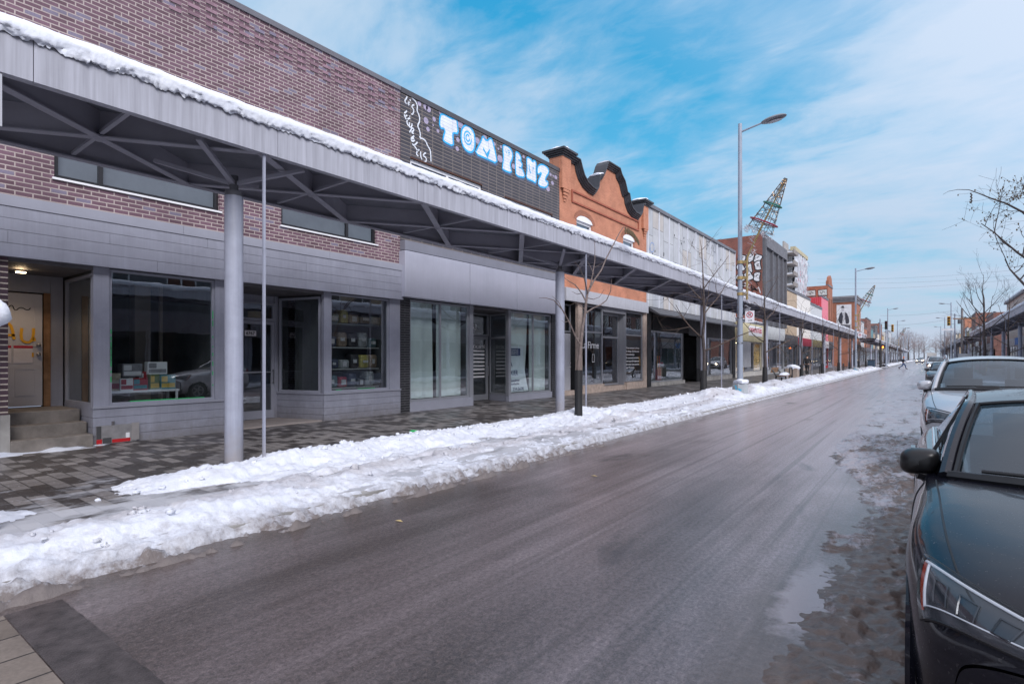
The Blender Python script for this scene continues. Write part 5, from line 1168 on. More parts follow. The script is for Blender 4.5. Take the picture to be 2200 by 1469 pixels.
# tall red brick building with the charcoal panelled front and painted side wall
b = building(FL, 'panel_front_building', 'tall red brick building with a charcoal panelled front and painted side', 52.21, 61.3, 12.5, M_red, wins=[(53.2, 54.7, 5.1, 6.9), (57.6, 60.2, 5.1, 6.9)], sign=M_palegrey, signz=(3.3, 4.5), inner=M_insidewarm, base=M_palegrey, zlow=4.4, snowtop=False)
mb = MB(); wall_holes(FL, mb, 52.25, 61.3, 4.55, 12.45, [(53.2, 54.7, 5.1, 6.9), (57.6, 60.2, 5.1, 6.9)], 0.12, d=0.12); FL.box(mb, 52.22, 52.25, 0.0, 0.12, 4.55, 12.45); mb.build('front_panel', M_charc, b)
mb = MB()
for a in (52.3, 54.9, 57.2, 59.3, 61.1): FL.box(mb, a, a + 0.16, 0.122, 0.3, 4.56, 11.4)
FL.box(mb, 52.3, 61.26, 0.122, 0.34, 11.4, 12.42); mb.build('pilaster_strip', plain('strip_charcoal', (0.12, 0.12, 0.135), 0.6, var=0.15), b)
GS = Fac((-D0, 52.2), (-1, 0), (0, -1))         # its side wall, facing back up the street
mb = MB(); rg = random.Random(4)
for k in range(9):
    x, z = 0.42 + (k % 3) * 0.66 + rg.uniform(-.08, .08), 10.5 - (k // 3) * 0.85 + rg.uniform(-0.12, 0.12); rx = rg.uniform(0.30, 0.40); ph = rg.random() * 6
    e = [(x + rx * math.cos(t_) + 0.07 * math.cos(3 * t_ + ph), z + 0.42 * math.sin(t_) + 0.05 * math.sin(2 * t_ + ph)) for t_ in [2 * math.pi * i / 20 for i in range(20)]]
    mb.add([GS.P(a, 0.012 + 0.002 * k, zz) for a, zz in e], [tuple(range(20))], 0); ribbon(mb, e, 0.085, GS, 0.014 + 0.002 * k, 1, closed=True)
    ribbon(mb, [(x - 0.12, z + 0.16), (x + 0.1, z + 0.06), (x - 0.06, z - 0.08), (x + 0.12, z - 0.18)][: rg.randint(2, 4)], 0.07, GS, 0.0145 + 0.002 * k, 1)
for q in range(34):
    x2, z2 = rg.uniform(0.2, 3.0), rg.uniform(6.6, 8.5); ribbon(mb, [(x2, z2), (x2 + rg.uniform(-.4, .4), z2 + rg.uniform(-.4, .4)), (x2 + rg.uniform(-.4, .5), z2 + rg.uniform(-.4, .4))], 0.07, GS, 0.012, q % 2)
mb.build('graffiti', [plain('paint_dullwhite', (0.62, 0.62, 0.66), 0.7, var=0.1), M_black], b, recalc=False)
# white sheeted block with balconies, set between roofs
FW = left(13.6)
b = thing('sheeted_building', 'tall building wrapped in white sheeting, stacked balconies on its corner', 'building', FW.P(82, 0, 0))
mb = MB(); mb.grid(lambda u, v: FW.P(78.6 + 9.2 * u, 0.05 * math.sin(u * 40 + 6 * v) + 0.12 * fbm(u * 5, v * 6, 1.2, 3), 8 + 7.4 * v), 50, 40); mb.build('sheeting', plain('sheet_white', (0.44, 0.46, 0.50), 0.6, var=0.3, vscale=0.9), b, smooth=True, recalc=False)
mb = MB(); shell(FW, mb, 78.6, 87.8, 0, 15.6, -12, -0.3); wall_holes(FW, mb, 78.6, 87.8, 0.1, 15.6, [], d=-0.3); mb.build('wall', M_palegrey, b)
mb = MB(); FW.box(mb, 78.5, 87.9, -0.5, 0.1, 15.4, 15.9); mb.build('parapet_cap', plain('band_ochre', (0.40, 0.36, 0.24), 0.7), b)
mb = MB(); rg = random.Random(9)
for q in range(80):
    x, z = rg.uniform(79, 87.3), rg.uniform(8.6, 14.9); ribbon(mb, [(x, z), (x + rg.uniform(0, .6), z + rg.uniform(-.6, .6)), (x + rg.uniform(-.3, .6), z + rg.uniform(-.7, .4))], 0.10, FW, 0.30, 0 if rg.random() < 0.8 else 1)
mb.build('graffiti', [plain('spray_grey', (0.22, 0.23, 0.27), 0.7, var=0), MATS['letter_red']], b, recalc=False)
for k in range(5):
    z = 9.2 + k * 1.35
    m = MB(); m.box(-14.3, -13.2, 75.8, 78.5, z, z + 0.16); m.box(-13.3, -13.2, 75.8, 78.5, z + 0.16, z + 0.5); o = m.build('balcony', plain('balcony_concrete', (0.22, 0.20, 0.19), 0.8, var=0.2), b)
    m = MB(); m.box(-14.2, -13.35, 75.85, 78.45, z + 0.162, z + 0.26); o2 = m.build('snow_layer', M_snow, o)
mb = MB(); mb.box(-14.5, -14.3, 75.8, 78.5, 8, 16.2); mb.build('balcony_wall', M_conc, b)
building(FL, 'beige_brick_building', 'beige brick two-storey shop beside the charcoal panelled front', 61.31, 68.3, 8.7, M_beige, wins=win_row(61.6, 68.1, 2, 5.2, 6.9, 1.5), frame=M_fblack, sign=M_charc, signz=(3.0, 4.0), inner=M_inlit, base=M_charc, zlow=3.9)
building(FL, 'ivory_building', 'plain ivory windowless upper wall between beige brick and pale grey shops', 68.31, 77.2, 8.75, M_ivory, sign=plain('sign_wine', (0.35, 0.03, 0.06), 0.6), signz=(3.0, 3.9), base=M_stone, zlow=3.8)
building(FL, 'grey_building', 'pale grey windowless shop house beside the pink shop', 77.21, 86.6, 8.3, M_palegrey, sign=plain('sign_olive', (0.20, 0.17, 0.08), 0.6), signz=(3.0, 3.9), base=M_charc, zlow=3.8)
b = building(FL, 'pink_building', 'pink fronted shop with ribbed red side wall and snowy top', 86.61, 92.5, 10.0, M_pink, sign=plain('sign_white', (0.7, 0.68, 0.7), 0.6), signz=(3.0, 4.0), base=plain('trim_scarlet', (0.5, 0.02, 0.03), 0.5), zlow=3.9)
mb = MB()
for k in range(22): mb.box(-D0 - 0.1 - k * 0.25, -D0 - 0.28 - k * 0.25, 86.55, 86.61, 8.3, 10.0)
mb.build('ribbed_panel', M_redmetal, b)
b = building(FL, 'curved_gable_building', 'tall orange brick house with a curved gable and a painted side, by the crossing', 92.51, 97.2, 12.2, M_rust, wins=win_row(92.7, 97.0, 2, 6.2, 10.4, 0.8), frame=M_fblack, sign=M_charc, signz=(3.0, 4.0), zlow=3.9, snowtop=False)
mb = MB(); mb.prism([(92.6, 12.3), (92.6, 12.9), (93.3, 13.0), (93.6, 13.5), (94.9, 13.9), (96.1, 13.5), (96.4, 12.8), (97.1, 12.6), (97.1, 12.3)], FL.P, -0.3, 0.05); mb.build('gable', M_rust, b)
GS2 = Fac((-D0, 92.5), (-1, 0), (0, -1)); mb = MB(); rg = random.Random(8)
for k in range(9):
    x, z = 0.7 + (k % 5) * 1.5, 11.2 - (k // 5) * 1.0; mb.add([GS2.P(x + p, 0.012, z + q) for p, q in ((-.6, -.42), (.55, -.4), (.6, .4), (-.55, .45))], [(0, 1, 2, 3)], 0)
    ribbon(mb, [(x - .6, z - .42), (x + .55, z - .4), (x + .6, z + .4), (x - .55, z + .45)], 0.09, GS2, 0.016, 1, closed=True); ribbon(mb, [(x - .3, z), (x, z + .2), (x + .1, z - .2), (x + .3, z + .1)], 0.1, GS2, 0.016, 1)
mb.build('graffiti', [plain('paint_mint', (0.45, 0.52, 0.50), 0.7, var=0.15), M_black], b, recalc=False)
# beyond the crossing: corner building with the big portrait mural on the side facing us
FM = left(10.3)
b = building(FM, 'mural_building', 'brown corner building with a huge black and white portrait mural on its side', 114.8, 126, 11.6, M_rust, wins=win_row(115.5, 125.5, 3, 6, 8.6, 1.1), sign=M_charc, signz=(3.0, 4.0), zlow=3.9, snowtop=False)
mb = MB()
for k, (o_, z0_, z1_) in enumerate(((0.12, 11.55, 11.8), (0.25, 11.8, 12.05), (0.42, 12.05, 12.3), (0.55, 12.3, 12.6))): mb.box(-10.3 - 8, -10.3 + o_, 114.8 - o_, 126 + o_, z0_, z1_ - 0.004)
mb.build('cornice', plain('cornice_grey', (0.22, 0.22, 0.235), 0.6, var=0.15), b)
GM = Fac((-10.75, 114.79), (-1, 0), (0, -1))
def poly(mb, pts, m, d): mb.add([GM.P(2.3 - x * 2.3, d, 5.9 + y * 5.2) for x, y in pts], [tuple(range(len(pts)))], m)
mb = MB(); poly(mb, [(0, 0), (1, 0), (1, 1), (0, 1)], 0, 0.01)
poly(mb, [(0.05, 0.02), (0.95, 0.02), (0.92, 0.30), (0.05, 0.33)], 2, 0.014)                                      # dark lower part
poly(mb, [(0.10, 0.48), (0.22, 0.70), (0.36, 0.76), (0.44, 0.60), (0.40, 0.42), (0.36, 0.33), (0.22, 0.36)], 1, 0.018); poly(mb, [(0.56, 0.74), (0.70, 0.70), (0.82, 0.55), (0.86, 0.42), (0.80, 0.34), (0.62, 0.34), (0.58, 0.50)], 1, 0.018)   # jacket halves
poly(mb, [(0.38, 0.74), (0.55, 0.74), (0.58, 0.50), (0.44, 0.42)], 3, 0.017); poly(mb, [(0.34, 0.80), (0.38, 0.76), (0.50, 0.77), (0.52, 0.88), (0.44, 0.93), (0.35, 0.90)], 3, 0.018); poly(mb, [(0.30, 0.88), (0.34, 0.95), (0.46, 0.97), (0.53, 0.90), (0.50, 0.88), (0.36, 0.89)], 1, 0.02)
poly(mb, [(0.46 + 0.17 * math.cos(t_), 0.18 + 0.09 * math.sin(t_)) for t_ in [math.pi * 2 * i / 16 for i in range(16)]], 3, 0.018); poly(mb, [(0.46 + 0.08 * math.cos(t_), 0.18 + 0.045 * math.sin(t_)) for t_ in [math.pi * 2 * i / 16 for i in range(16)]], 1, 0.02)
mb.build('mural', [plain('mural_white', (0.62, 0.63, 0.66), 0.7), plain('mural_black', (0.035, 0.035, 0.05), 0.7, var=0.2), plain('mural_dark', (0.10, 0.10, 0.12), 0.7, var=0.3, vscale=3), plain('mural_grey', (0.45, 0.45, 0.48), 0.7, var=0.15)], b, recalc=False)
WM = {'white painted': M_ivory, 'dull red brick': M_dred, 'rust brick': M_rust, 'pale grey': M_palegrey, 'beige brick': M_beige, 'charcoal': M_charc, 'orange brick': M_orange, 'teal clad': plain('wall_teal', (0.10, 0.22, 0.25), 0.6, var=0.1), 'ochre': plain('wall_ochre', (0.42, 0.30, 0.14), 0.7, var=0.12), 'cream': plain('wall_cream', (0.60, 0.55, 0.46), 0.7, var=0.1)}
SIDE = 'mural side'
def between(lst, i, first): return f'{lst[i][0]} house between {lst[i - 1][0] if i else first} and {lst[i + 1][0] if i + 1 < len(lst) else "no further"} ones'
far = [('white painted', 8.2, 7, 2), ('rust brick', 11.8, 9, 3), ('pale grey', 9.6, 8, 2), ('orange brick', 8.4, 7, 2), ('dull red brick', 11.0, 12, 4), ('teal clad', 9.0, 8, 2), ('beige brick', 8.2, 7, 3), ('charcoal', 10.5, 9, 3), ('cream', 8.6, 8, 2), ('dull red brick', 12.0, 12, 4), ('ochre', 8.8, 9, 3), ('white painted', 10.4, 10, 3), ('teal clad', 9, 12, 3), ('pale grey', 11.5, 14, 4)]
a = 126.2
for i, (wn, h, w_, n) in enumerate(far):
    if 216 < a < 232: a = 232
    building(FL, 'shop_house', between(far, i, 'muralled') + ', left beyond the crossing', a, a + w_ - 0.02, h, WM[wn], wins=win_row(a + 0.3, a + w_ - 0.3, n, 5.2, 7.2, 1.2), sign=random.choice((M_charc, M_palegrey, M_stripmetal)), signz=(3.0, 4.0), zlow=3.9, piers=2.2)
    a += w_
# ================================================================ right-hand buildings
FR = right(8.3)
near = [(-12, -1.5, 8.6, 'cream', 3, 'cream two-storey shop behind the camera on the parked car side'), (-1.48, 8.0, 9.2, 'dull red brick', 3, 'dull red brick shop directly across from the brown brick building'), (8.02, 18, 7.6, 'charcoal', 3, 'charcoal shop directly across from the tiled building'), (18.02, 29, 8.8, 'beige brick', 4, 'beige brick shop across from the gabled building'),
        (29.02, 40, 8.0, 'pale grey', 3, 'pale grey shop across from the concrete panelled building'), (40.02, 53, 9.2, 'rust brick', 4, 'rust brick shop across from the luggage shop'), (53.02, 66, 8.4, 'white painted', 4, 'white painted shop across from the charcoal panelled front'), (66.02, 79, 7.8, 'dull red brick', 4, 'dull red brick shop across from the ivory wall')]
for a0, a1, h, wn, n, lb in near:
    building(FR, 'shop_house', lb, a0, a1, h, WM[wn], wins=win_row(a0 + 0.3, a1 - 0.3, n, 5.1, 7.0, 1.5), sign=M_stripmetal, signz=(3.0, 4.0), zlow=3.9, piers=2.0)
b = building(FR, 'pitched_roof_building', 'cream panelled building with a snowy pitched roof on the right, above the canopy', 79.02, 96.5, 8.6, M_stone, wins=win_row(79.4, 96.2, 5, 5.0, 7.4, 2.4), gm=M_bluglass, sign=M_palegrey, signz=(3.05, 3.95), zlow=3.9, capd=0.3, snowtop=False)
mb = MB(); FR.box(mb, 84.0, 86.4, 0.142, 0.18, 3.1, 3.9); mb.build('sign', plain('sign_blue', (0.02, 0.16, 0.52), 0.5), b)
mb = MB(); mb.prism([(-0.55, 8.75), (-4.5, 11.2), (-8.4, 8.75)], lambda u, d, z: (8.3 - 0.35 - u - 0.35, d, z), 78.9, 96.8); mb.build('roof', M_capgrey, b)
mb = MB(); mb.prism([(-0.45, 8.78), (-0.45, 8.95), (-4.5, 11.45), (-4.5, 11.22)], lambda u, d, z: (8.3 - 0.7 - u, d, z), 78.8, 96.9); mb.build('snow_layer', M_snow, b)
farr = [('dull red brick', 8.6, 13, 4), ('pale grey', 7.8, 8, 2), ('rust brick', 9.6, 10, 3), ('white painted', 8.0, 9, 3), ('dull red brick', 11.2, 14, 4), ('cream', 8.6, 9, 3), ('ochre', 8.2, 9, 3), ('pale grey', 9.4, 10, 3), ('orange brick', 12.6, 11, 3), ('white painted', 8.4, 9, 2), ('beige brick', 9.4, 12, 3), ('dull red brick', 8.2, 12, 3), ('cream', 10, 14, 4)]
a = 114.5
for i, (wn, h, w_, n) in enumerate(farr):
    if 214 < a < 232: a = 232
    building(FR, 'shop_house', between(farr, i, 'corner') + ', right beyond the crossing', a, a + w_ - 0.02, h, WM[wn], wins=win_row(a + 0.3, a + w_ - 0.3, n, 5.0, 7.0, 1.2), sign=random.choice((M_charc, M_palegrey, M_stripmetal)), signz=(3.0, 4.0), zlow=3.9, piers=2.2)
    a += w_
# ================================================================ street lamps, signs, decorations
M_lamp = plain('lamp_paint', (0.26, 0.30, 0.37), 0.45, var=0.08)
M_lamphead = plain('lamp_head', (0.16, 0.17, 0.19), 0.4, var=0.05)
M_lens = plain('lamp_lens', (0.35, 0.38, 0.42), 0.2, var=0)
M_gold = plain('bracket_gold', (0.34, 0.25, 0.11), 0.45, 0.3, var=0.15)
M_wire = plain('dark_wire', (0.10, 0.085, 0.08), 0.6, var=0)
M_tinsel = plain('tinsel', (0.62, 0.62, 0.66), 0.25, 0.6, var=0.3, vscale=30)
M_signred = plain('sign_red', (0.50, 0.01, 0.03), 0.5, var=0)
def make_lamp(h, label, base=True):
    r = thing('street_lamp', label, 'street lamp', (0, 0, 0), 'grey street lamps along the left kerb', local=True)
    mb = MB(); mb.lathe((0, 0, 0), [(0.112, 0.1), (0.10, h * 0.4), (0.10, h * 0.4 + 0.03), (0.085, h * 0.4 + 0.04), (0.074, h)], 16); mb.build('pole', M_lamp, r, smooth=True)
    for z in (2.2, 3.2, 4.3):
        mb = MB(); mb.lathe((0, 0, z), [(0.117, 0), (0.117, 0.04)], 16); mb.build('band', M_steel, r)
    mb = MB(); mb.tube([(0.05, 0, h - 0.32), (0.45, 0, h - 0.24), (0.85, 0, h - 0.16)], [0.042, 0.036, 0.034], 8); mb.build('arm', M_lamp, r, smooth=True)
    mb = MB()
    def hd(u, v):
        t = 2 * math.pi * u; p = math.pi * v
        return (1.22 + 0.46 * math.sin(p) * math.cos(t), 0.25 * math.sin(p) * math.sin(t), h - 0.13 + (0.11 if p < math.pi / 2 else 0.07) * math.cos(p) + 0.05 * math.sin(p) * math.cos(t))
    mb.grid(hd, 20, 10); o = mb.build('lamp_head', M_lamphead, r, smooth=True)
    mb = MB(); mb.add([(1.26 + 0.27 * math.cos(t), 0.15 * math.sin(t), h - 0.212 + 0.03 * math.cos(t)) for t in [2 * math.pi * i / 18 for i in range(18)]], [tuple(range(18))]); mb.build('lens', M_lens, o)
    mb = MB(); mb.lathe((0, 0, 0.1), [(0.30, 0), (0.29, 0.50), (0.25, 0.54)], 8); mb.build('footing', plain('footing_grey', (0.36, 0.39, 0.42), 0.7, var=0.15), r)
    return r
lampA = make_lamp(10.85, 'nearest street lamp, with a no-parking plate and a leaning light tree', True); lampA.location = (-5.9, S(1590, 5.9), 0)
lamp_y = lampA.location.y
mb = MB(); mb.blob((-5.86, lamp_y, 0.70), 0.27, 5, n=8, amp=0.35, sq=(1.0, 1.15, 0.45)); tag(mb.build('snow_heap', M_snow, smooth=True), kind='stuff')
GL = Fac((-5.9 + 0.30, lamp_y - 0.30), (0.55, 0.83), (0.83, -0.55))
mb = MB()
GLf = Fac((-5.9, lamp_y - 0.292), (1, 0), (0, -1))
ribbon(mb, smooth_poly([(-0.14, 0.52), (-0.08, 0.56), (-0.07, 0.36), (-0.02, 0.34), (0.01, 0.44), (0.05, 0.44), (0.06, 0.34), (0.10, 0.34), (0.12, 0.48)], 2, False), 0.035, GLf, 0.0); mb.build('graffiti', plain('spray_cyan', (0.02, 0.42, 0.70), 0.6, var=0), lampA, recalc=False)
for o in lampA.children:
    if o.name.startswith('graffiti'): o.location = -Vector(lampA.location)
ORD = ['second', 'third', 'fourth', 'fifth', 'sixth', 'seventh', 'eighth']
for i, s in enumerate((67.0, 125.0, 167.0, 209.0, 251.0, 293.0)):
    h = 10.4
    dup(lampA, (-5.9, s, 0), label=f'{ORD[i]} street lamp along the left kerb counting from the no-parking plate')
for o in list(lampA.children):
    pass
for i, s in enumerate((30.0, 72.0, 118.0, 160.0, 205.0)):
    if s in (118.0, 160.0, 205.0): dup(lampA, (3.2, s, 0), rz=math.pi, label=f'{("nearest", "middle", "farthest")[i - 2]} of the three street lamps beyond the crossing on the right kerb', group='grey street lamps on the right kerb')

def parking_plate(px, s, z, label):
    r = thing('parking_sign', label, 'sign', (px, s, z), local=True)
    Gp = Fac((0, 0), (1, 0), (0, -1))
    mb = MB(); Gp.box(mb, -0.17, 0.17, -0.01, 0.0, -0.23, 0.23); mb.build('plate', plain('sign_plate', (0.78, 0.78, 0.82), 0.4, var=0), r, bevel=0.003)
    mb = MB(); ribbon(mb, [(0.105 * math.cos(t), 0.075 + 0.105 * math.sin(t)) for t in [2 * math.pi * i / 24 for i in range(24)]], 0.028, Gp, 0.004, closed=True); ribbon(mb, [(-0.075, 0.15), (0.075, 0.0)], 0.024, Gp, 0.006); mb.build('ring', M_signred, r, recalc=False)
    mb = MB(); ribbon(mb, [(-0.03, 0.02), (-0.03, 0.13), (0.03, 0.13), (0.045, 0.105), (0.03, 0.08), (-0.03, 0.08)], 0.026, Gp, 0.002); Gp.box(mb, -0.06, 0.05, 0.0, 0.003, -0.155, -0.135); mb.add([Gp.P(0.05, 0.003, -0.175), Gp.P(0.09, 0.003, -0.145), Gp.P(0.05, 0.003, -0.115)], [(0, 1, 2)]); mb.build('letter', M_black, r, recalc=False)
    mb = MB(); Gp.box(mb, -0.28, -0.1, -0.04, -0.012, 0.08, 0.12); Gp.box(mb, -0.28, -0.1, -0.04, -0.012, -0.12, -0.08); mb.build('bracket', M_black, r)
    return r
parking_plate(-5.9 + 0.37, lamp_y - 0.05, ZZ(1609, 681, 5.6), 'white no-parking plate strapped to the nearest street lamp')
parking_plate(-5.9 + 0.37, 66.95, 3.9, 'white no-parking plate strapped to the second street lamp')

def light_tree(y, label, zoff=0.0):
    """bent gold bracket carrying a tilted wire cone with rings, bulbs and tinsel"""
    r = thing('light_tree', label, 'decoration', (-5.9, y, 4.6))
    X = -5.9
    p0, p1, p2, p3 = Vector((X + 0.26, y, 3.9 + zoff)), Vector((X + 0.26, y, 5.55 + zoff)), Vector((X + 0.74, y - 0.05, 6.55 + zoff)), Vector((X + 1.66, y - 0.1, 8.35 + zoff))
    mb = MB(); mb.tube([p0, p0.lerp(p1, 0.9), p1 + Vector((0.02, 0, 0.04)), p2, p3], [0.045, 0.045, 0.043, 0.04, 0.025], 8)
    for z in (4.15, 4.78, 5.4): mb.obox((X, y, z + zoff), (X + 0.28, y, z + zoff), 0.07, 0.10); mb.lathe((X, y, z - 0.06 + zoff), [(0.118, 0), (0.118, 0.12)], 12)
    mb.build('bracket', M_gold, r, smooth=True)
    ax = (p3 - p2).normalized(); u = ax.cross(Vector((0, 1, 0))).normalized(); w = ax.cross(u)
    L = (p3 - p2).length
    def cp(t, a): rad = 0.50 * (1 - t) + 0.06 * t; return p2 + ax * (L * t) + (u * math.cos(a) + w * math.sin(a)) * rad
    mb = MB(); N8 = 8
    for k in range(N8): mb.tube([cp(t / 6, 2 * math.pi * k / N8) for t in range(7)], 0.011, 5)
    for t in (0.0, 0.13, 0.26, 0.4, 0.53, 0.66, 0.78, 0.9, 1.0): mb.tube([cp(t, 2 * math.pi * k / 14) for k in range(15)], 0.012, 5)
    for k in range(4): mb.tube([cp(q / 30, 2 * math.pi * (q * (0.055 if k % 2 else -0.055) + k / 4)) for q in range(31)], 0.010, 4)
    mb.build('cone_frame', M_wire, r)
    for t, m_, nm in ((0.50, plain('ring_green', (0.01, 0.13, 0.09), 0.4, var=0), 'g'), (0.16, plain('ring_red', (0.22, 0.01, 0.03), 0.4, var=0), 'r')):
        mb = MB(); mb.tube([p2 + ax * (L * t) + (cp(t, 2 * math.pi * k / 20) - (p2 + ax * (L * t))) * 1.22 for k in range(21)], 0.028, 6); mb.build('ring', m_, r, smooth=True)
    rg = random.Random(int(y)); mb = MB(); mt = MB()
    for k in range(46):
        t = rg.random(); q = cp(t, rg.random() * 6.28); mb.blob(q, 0.016, k, n=3, amp=0)
    mb.build('bulbs', emit('fairy_bulb', (1.0, 0.62, 0.30), 0.35), r)
    def frill(pts):
        for q in pts: 
            for _ in range(2):
                v = Vector((rg.uniform(-1, 1), rg.uniform(-1, 1), rg.uniform(-1, 1))) * 0.10; mt.tube([q - v * 0.5, q + Vector((0, 0, 0.02)), q + v], 0.006, 4)
    frill([cp(rg.uniform(-0.10, 0.02), rg.random() * 6.28) for _ in range(70)]); frill([Vector((X + 0.45 + rg.uniform(-.1, .1), y - 0.05, 5.6 + rg.random() * 1.0 + zoff)) for _ in range(22)])
    frill([Vector((X + 0.28 + rg.uniform(-.12, .12), y + rg.uniform(-.1, .1), 3.3 + rg.random() * 1.1 + zoff)) for _ in range(26)]); frill([Vector((X + 0.32 + rg.uniform(-.08, .08), y, 4.4 + rg.random() * 1.2 + zoff)) for _ in range(16)])
    mt.build('garland', M_tinsel, r)
    return r
light_tree(lamp_y, 'tilted wire cone of fairy lights on a gold bracket, on the nearest lamp')
light_tree(67.0, 'tilted wire cone of fairy lights on the second street lamp', 0.6)
light_tree(167.0, 'tilted wire cone of fairy lights on the lamp far beyond the crossing', 0.6)

# ---------------------------------------------------------------- traffic lights, poles, wires
M_tl = plain('signal_black', (0.02, 0.02, 0.022), 0.5, var=0); M_tly = plain('signal_yellow', (0.55, 0.28, 0.02), 0.5, var=0.1)
def signal(x, y, label, zs, arm, ped, yellow=True, col=None):
    r = thing('traffic_light', label, 'traffic light', (x, y, 0))
    mb = MB(); mb.lathe((x, y, 0.1), [(0.11, 0), (0.11, 4.2)], 12); mb.build('lower_pole', M_tl if ped else M_lamp, r, smooth=True)
    mb = MB(); mb.lathe((x, y, 4.3), [(0.09, 0), (0.08, zs + 1.6 - 4.3)], 12); mb.build('pole', col or M_lamp, r, smooth=True)
    hx = x + arm
    mb = MB(); mb.obox((x, y, zs + 0.2), (hx, y, zs + 0.2), 0.05, 0.05); mb.obox((x, y, zs + 1.0), (hx, y, zs + 1.0), 0.05, 0.05); mb.build('arm', M_lamp, r)
    mb = MB(); mb.box(hx - 0.17, hx + 0.17, y - 0.14, y + 0.14, zs, zs + 1.25); hd = mb.build('signal_head', M_tly if yellow else M_tl, r, bevel=0.02)
    for k, c in enumerate(((0.30, 0.01, 0.01), (0.3, 0.15, 0.01), (0.01, 0.12, 0.06))):
        mb = MB(); z = zs + 1.02 - 0.4 * k; mb.tube([(hx, y - 0.145, z), (hx, y - 0.36, z - 0.03)], 0.135, 10, cap=False); mb.build('visor', M_tl, hd)
        mb = MB(); mb.tube([(hx, y - 0.15, z), (hx, y - 0.155, z)], 0.115, 10); mb.build('lens', plain(f'lens_{k}', c, 0.3, var=0), hd)
    if ped:
        mb = MB(); mb.box(x + 0.15, x + 0.55, y - 0.12, y + 0.1, 3.0, 3.45); pd = mb.build('walk_signal', M_tl, r, bevel=0.02)
        mb = MB(); mb.blob((x + 0.35, y - 0.14, 3.22), 0.11, 3, n=6, amp=0.25, sq=(1, 0.1, 1.2)); mb.build('hand_symbol', emit('hand_orange', (1.0, 0.22, 0.03), 3.5), pd)
    return r
signal(-5.7, 100.5, 'traffic light with a lit orange hand at the crossing', 5.9, 0.75, True, False)
signal(-5.6, 113.8, 'yellow traffic light at the far side of the crossing', 6.0, 0.9, False)
sg_ = signal(3.0, 96.0, 'yellow traffic light with a white street name blade, on the right', 6.0, -0.65, False)
mb = MB(); mb.box(1.6, 3.0, 95.95, 95.99, 5.35, 5.6); mb.build('street_name_sign', M_white, sg_)
up = thing('utility_pole', 'grey utility pole with a crossarm beside the yellow traffic light', 'pole', (3.6, 92, 0))
mb = MB(); mb.lathe((3.6, 92, 0.1), [(0.16, 0), (0.12, 7.9)], 12); mb.build('pole', plain('pole_wood', (0.20, 0.19, 0.19), 0.8, var=0.2), up, smooth=True)
mb = MB(); mb.box(2.7, 5.1, 91.85, 91.95, 6.6, 6.75); mb.build('crossarm', M_wood, up)
mb = MB(); mb.lathe((3.3, 91.75, 6.0), [(0.16, 0), (0.16, 0.55)], 10); mb.build('transformer', M_charc, up)
def wire(a, b, sag, label, rad=0.010, n=16):
    pts = [Vector(a).lerp(Vector(b), i / n) - Vector((0, 0, sag * 4 * (i / n) * (1 - i / n))) for i in range(n + 1)]
    mb = MB(); mb.tube(pts, rad, 4, cap=False); return tag(mb.build('overhead_wire', M_wire), label, 'wire')
for k, (z0_, z1_, s_) in enumerate(((15.9, 14.9, 0.6), (15.3, 14.2, 0.7), (14.2, 13.6, 0.6))): wire((-16, 113.9 + k * 0.3, z0_), (14, 111.5 + k * .3, z1_), s_, f'{("highest", "middle", "lowest")[k]} of the three wires over the crossing')
wire((-5.7, 100.6, 8.0), (3.0, 96.1, 8.0), 0.2, 'thin span wire between the two nearer traffic lights')
wire((-5.6, 113.9, 7.2), (3.0, 96.2, 7.0), 0.3, 'thin span wire slanting to the far traffic light')

# ---------------------------------------------------------------- small street furniture
M_snowcap = M_snow
bn = thing('bench', 'black framed bench with wooden slats under snow by the third tree', 'bench', (-6.9, 36.2, 0.125))
for s in (35.4, 37.0):
    mb = MB(); mb.tube([(-6.55, s, 0.12), (-6.6, s, 0.55), (-7.1, s, 0.58), (-7.35, s, 0.95)], 0.05, 6); mb.tube([(-7.15, s, 0.12), (-7.1, s, 0.58)], 0.05, 6); mb.build('side_frame', M_black, bn, smooth=True)
for nm, x0, z0 in (('seat', -7.05, 0.56), ('backrest', -7.4, 0.75)):
    mb = MB()
    for k in range(4): mb.box(x0 + (0.12 * k if nm == 'seat' else 0.02 * k), x0 + (0.12 * k + 0.1 if nm == 'seat' else 0.02 * k + 0.04), 35.3, 37.1, z0 + (0 if nm == 'seat' else 0.08 * k), z0 + (0.03 if nm == 'seat' else 0.08 * k + 0.07))
    mb.build(nm, M_wood, bn)
mb = MB(); mb.blob((-6.85, 36.2, 0.62), 0.3, 4, n=8, amp=0.3, sq=(0.8, 2.6, 0.5)); mb.build('snow_layer', M_snow, bn, smooth=True)
pl = thing('planter_box', 'slatted wooden planter heaped with snow beyond the bench', 'planter', (-7.1, 40.2, 0.125))
mb = MB(); mb.box(-7.45, -6.75, 39.8, 40.6, 0.12, 0.95); mb.build('box', plain('planter_slats', (0.30, 0.24, 0.2), 0.8, var=0.3, streak=0.2), pl)
mb = MB(); mb.blob((-7.1, 40.2, 0.98), 0.45, 8, n=8, amp=0.25, sq=(0.9, 1.0, 0.5)); mb.build('snow_layer', M_snow, pl, smooth=True)
def rack(y, label):
    r = thing('bike_rack', label, 'bike rack', (-6.9, y, 0.125), 'black hoop bike racks in the snow')
    mb = MB(); mb.tube([(-6.9, y - 0.45, 0.1), (-6.9, y - 0.45, 0.85), (-6.9, y - 0.3, 1.02), (-6.9, y + 0.3, 1.02), (-6.9, y + 0.45, 0.85), (-6.9, y + 0.45, 0.1)], 0.035, 8); mb.build('hoop', M_black, r, smooth=True)
    mb = MB(); mb.obox((-6.9, y - 0.45, 0.55), (-6.9, y + 0.45, 0.55), 0.03, 0.05); mb.build('crossbar', M_black, r)
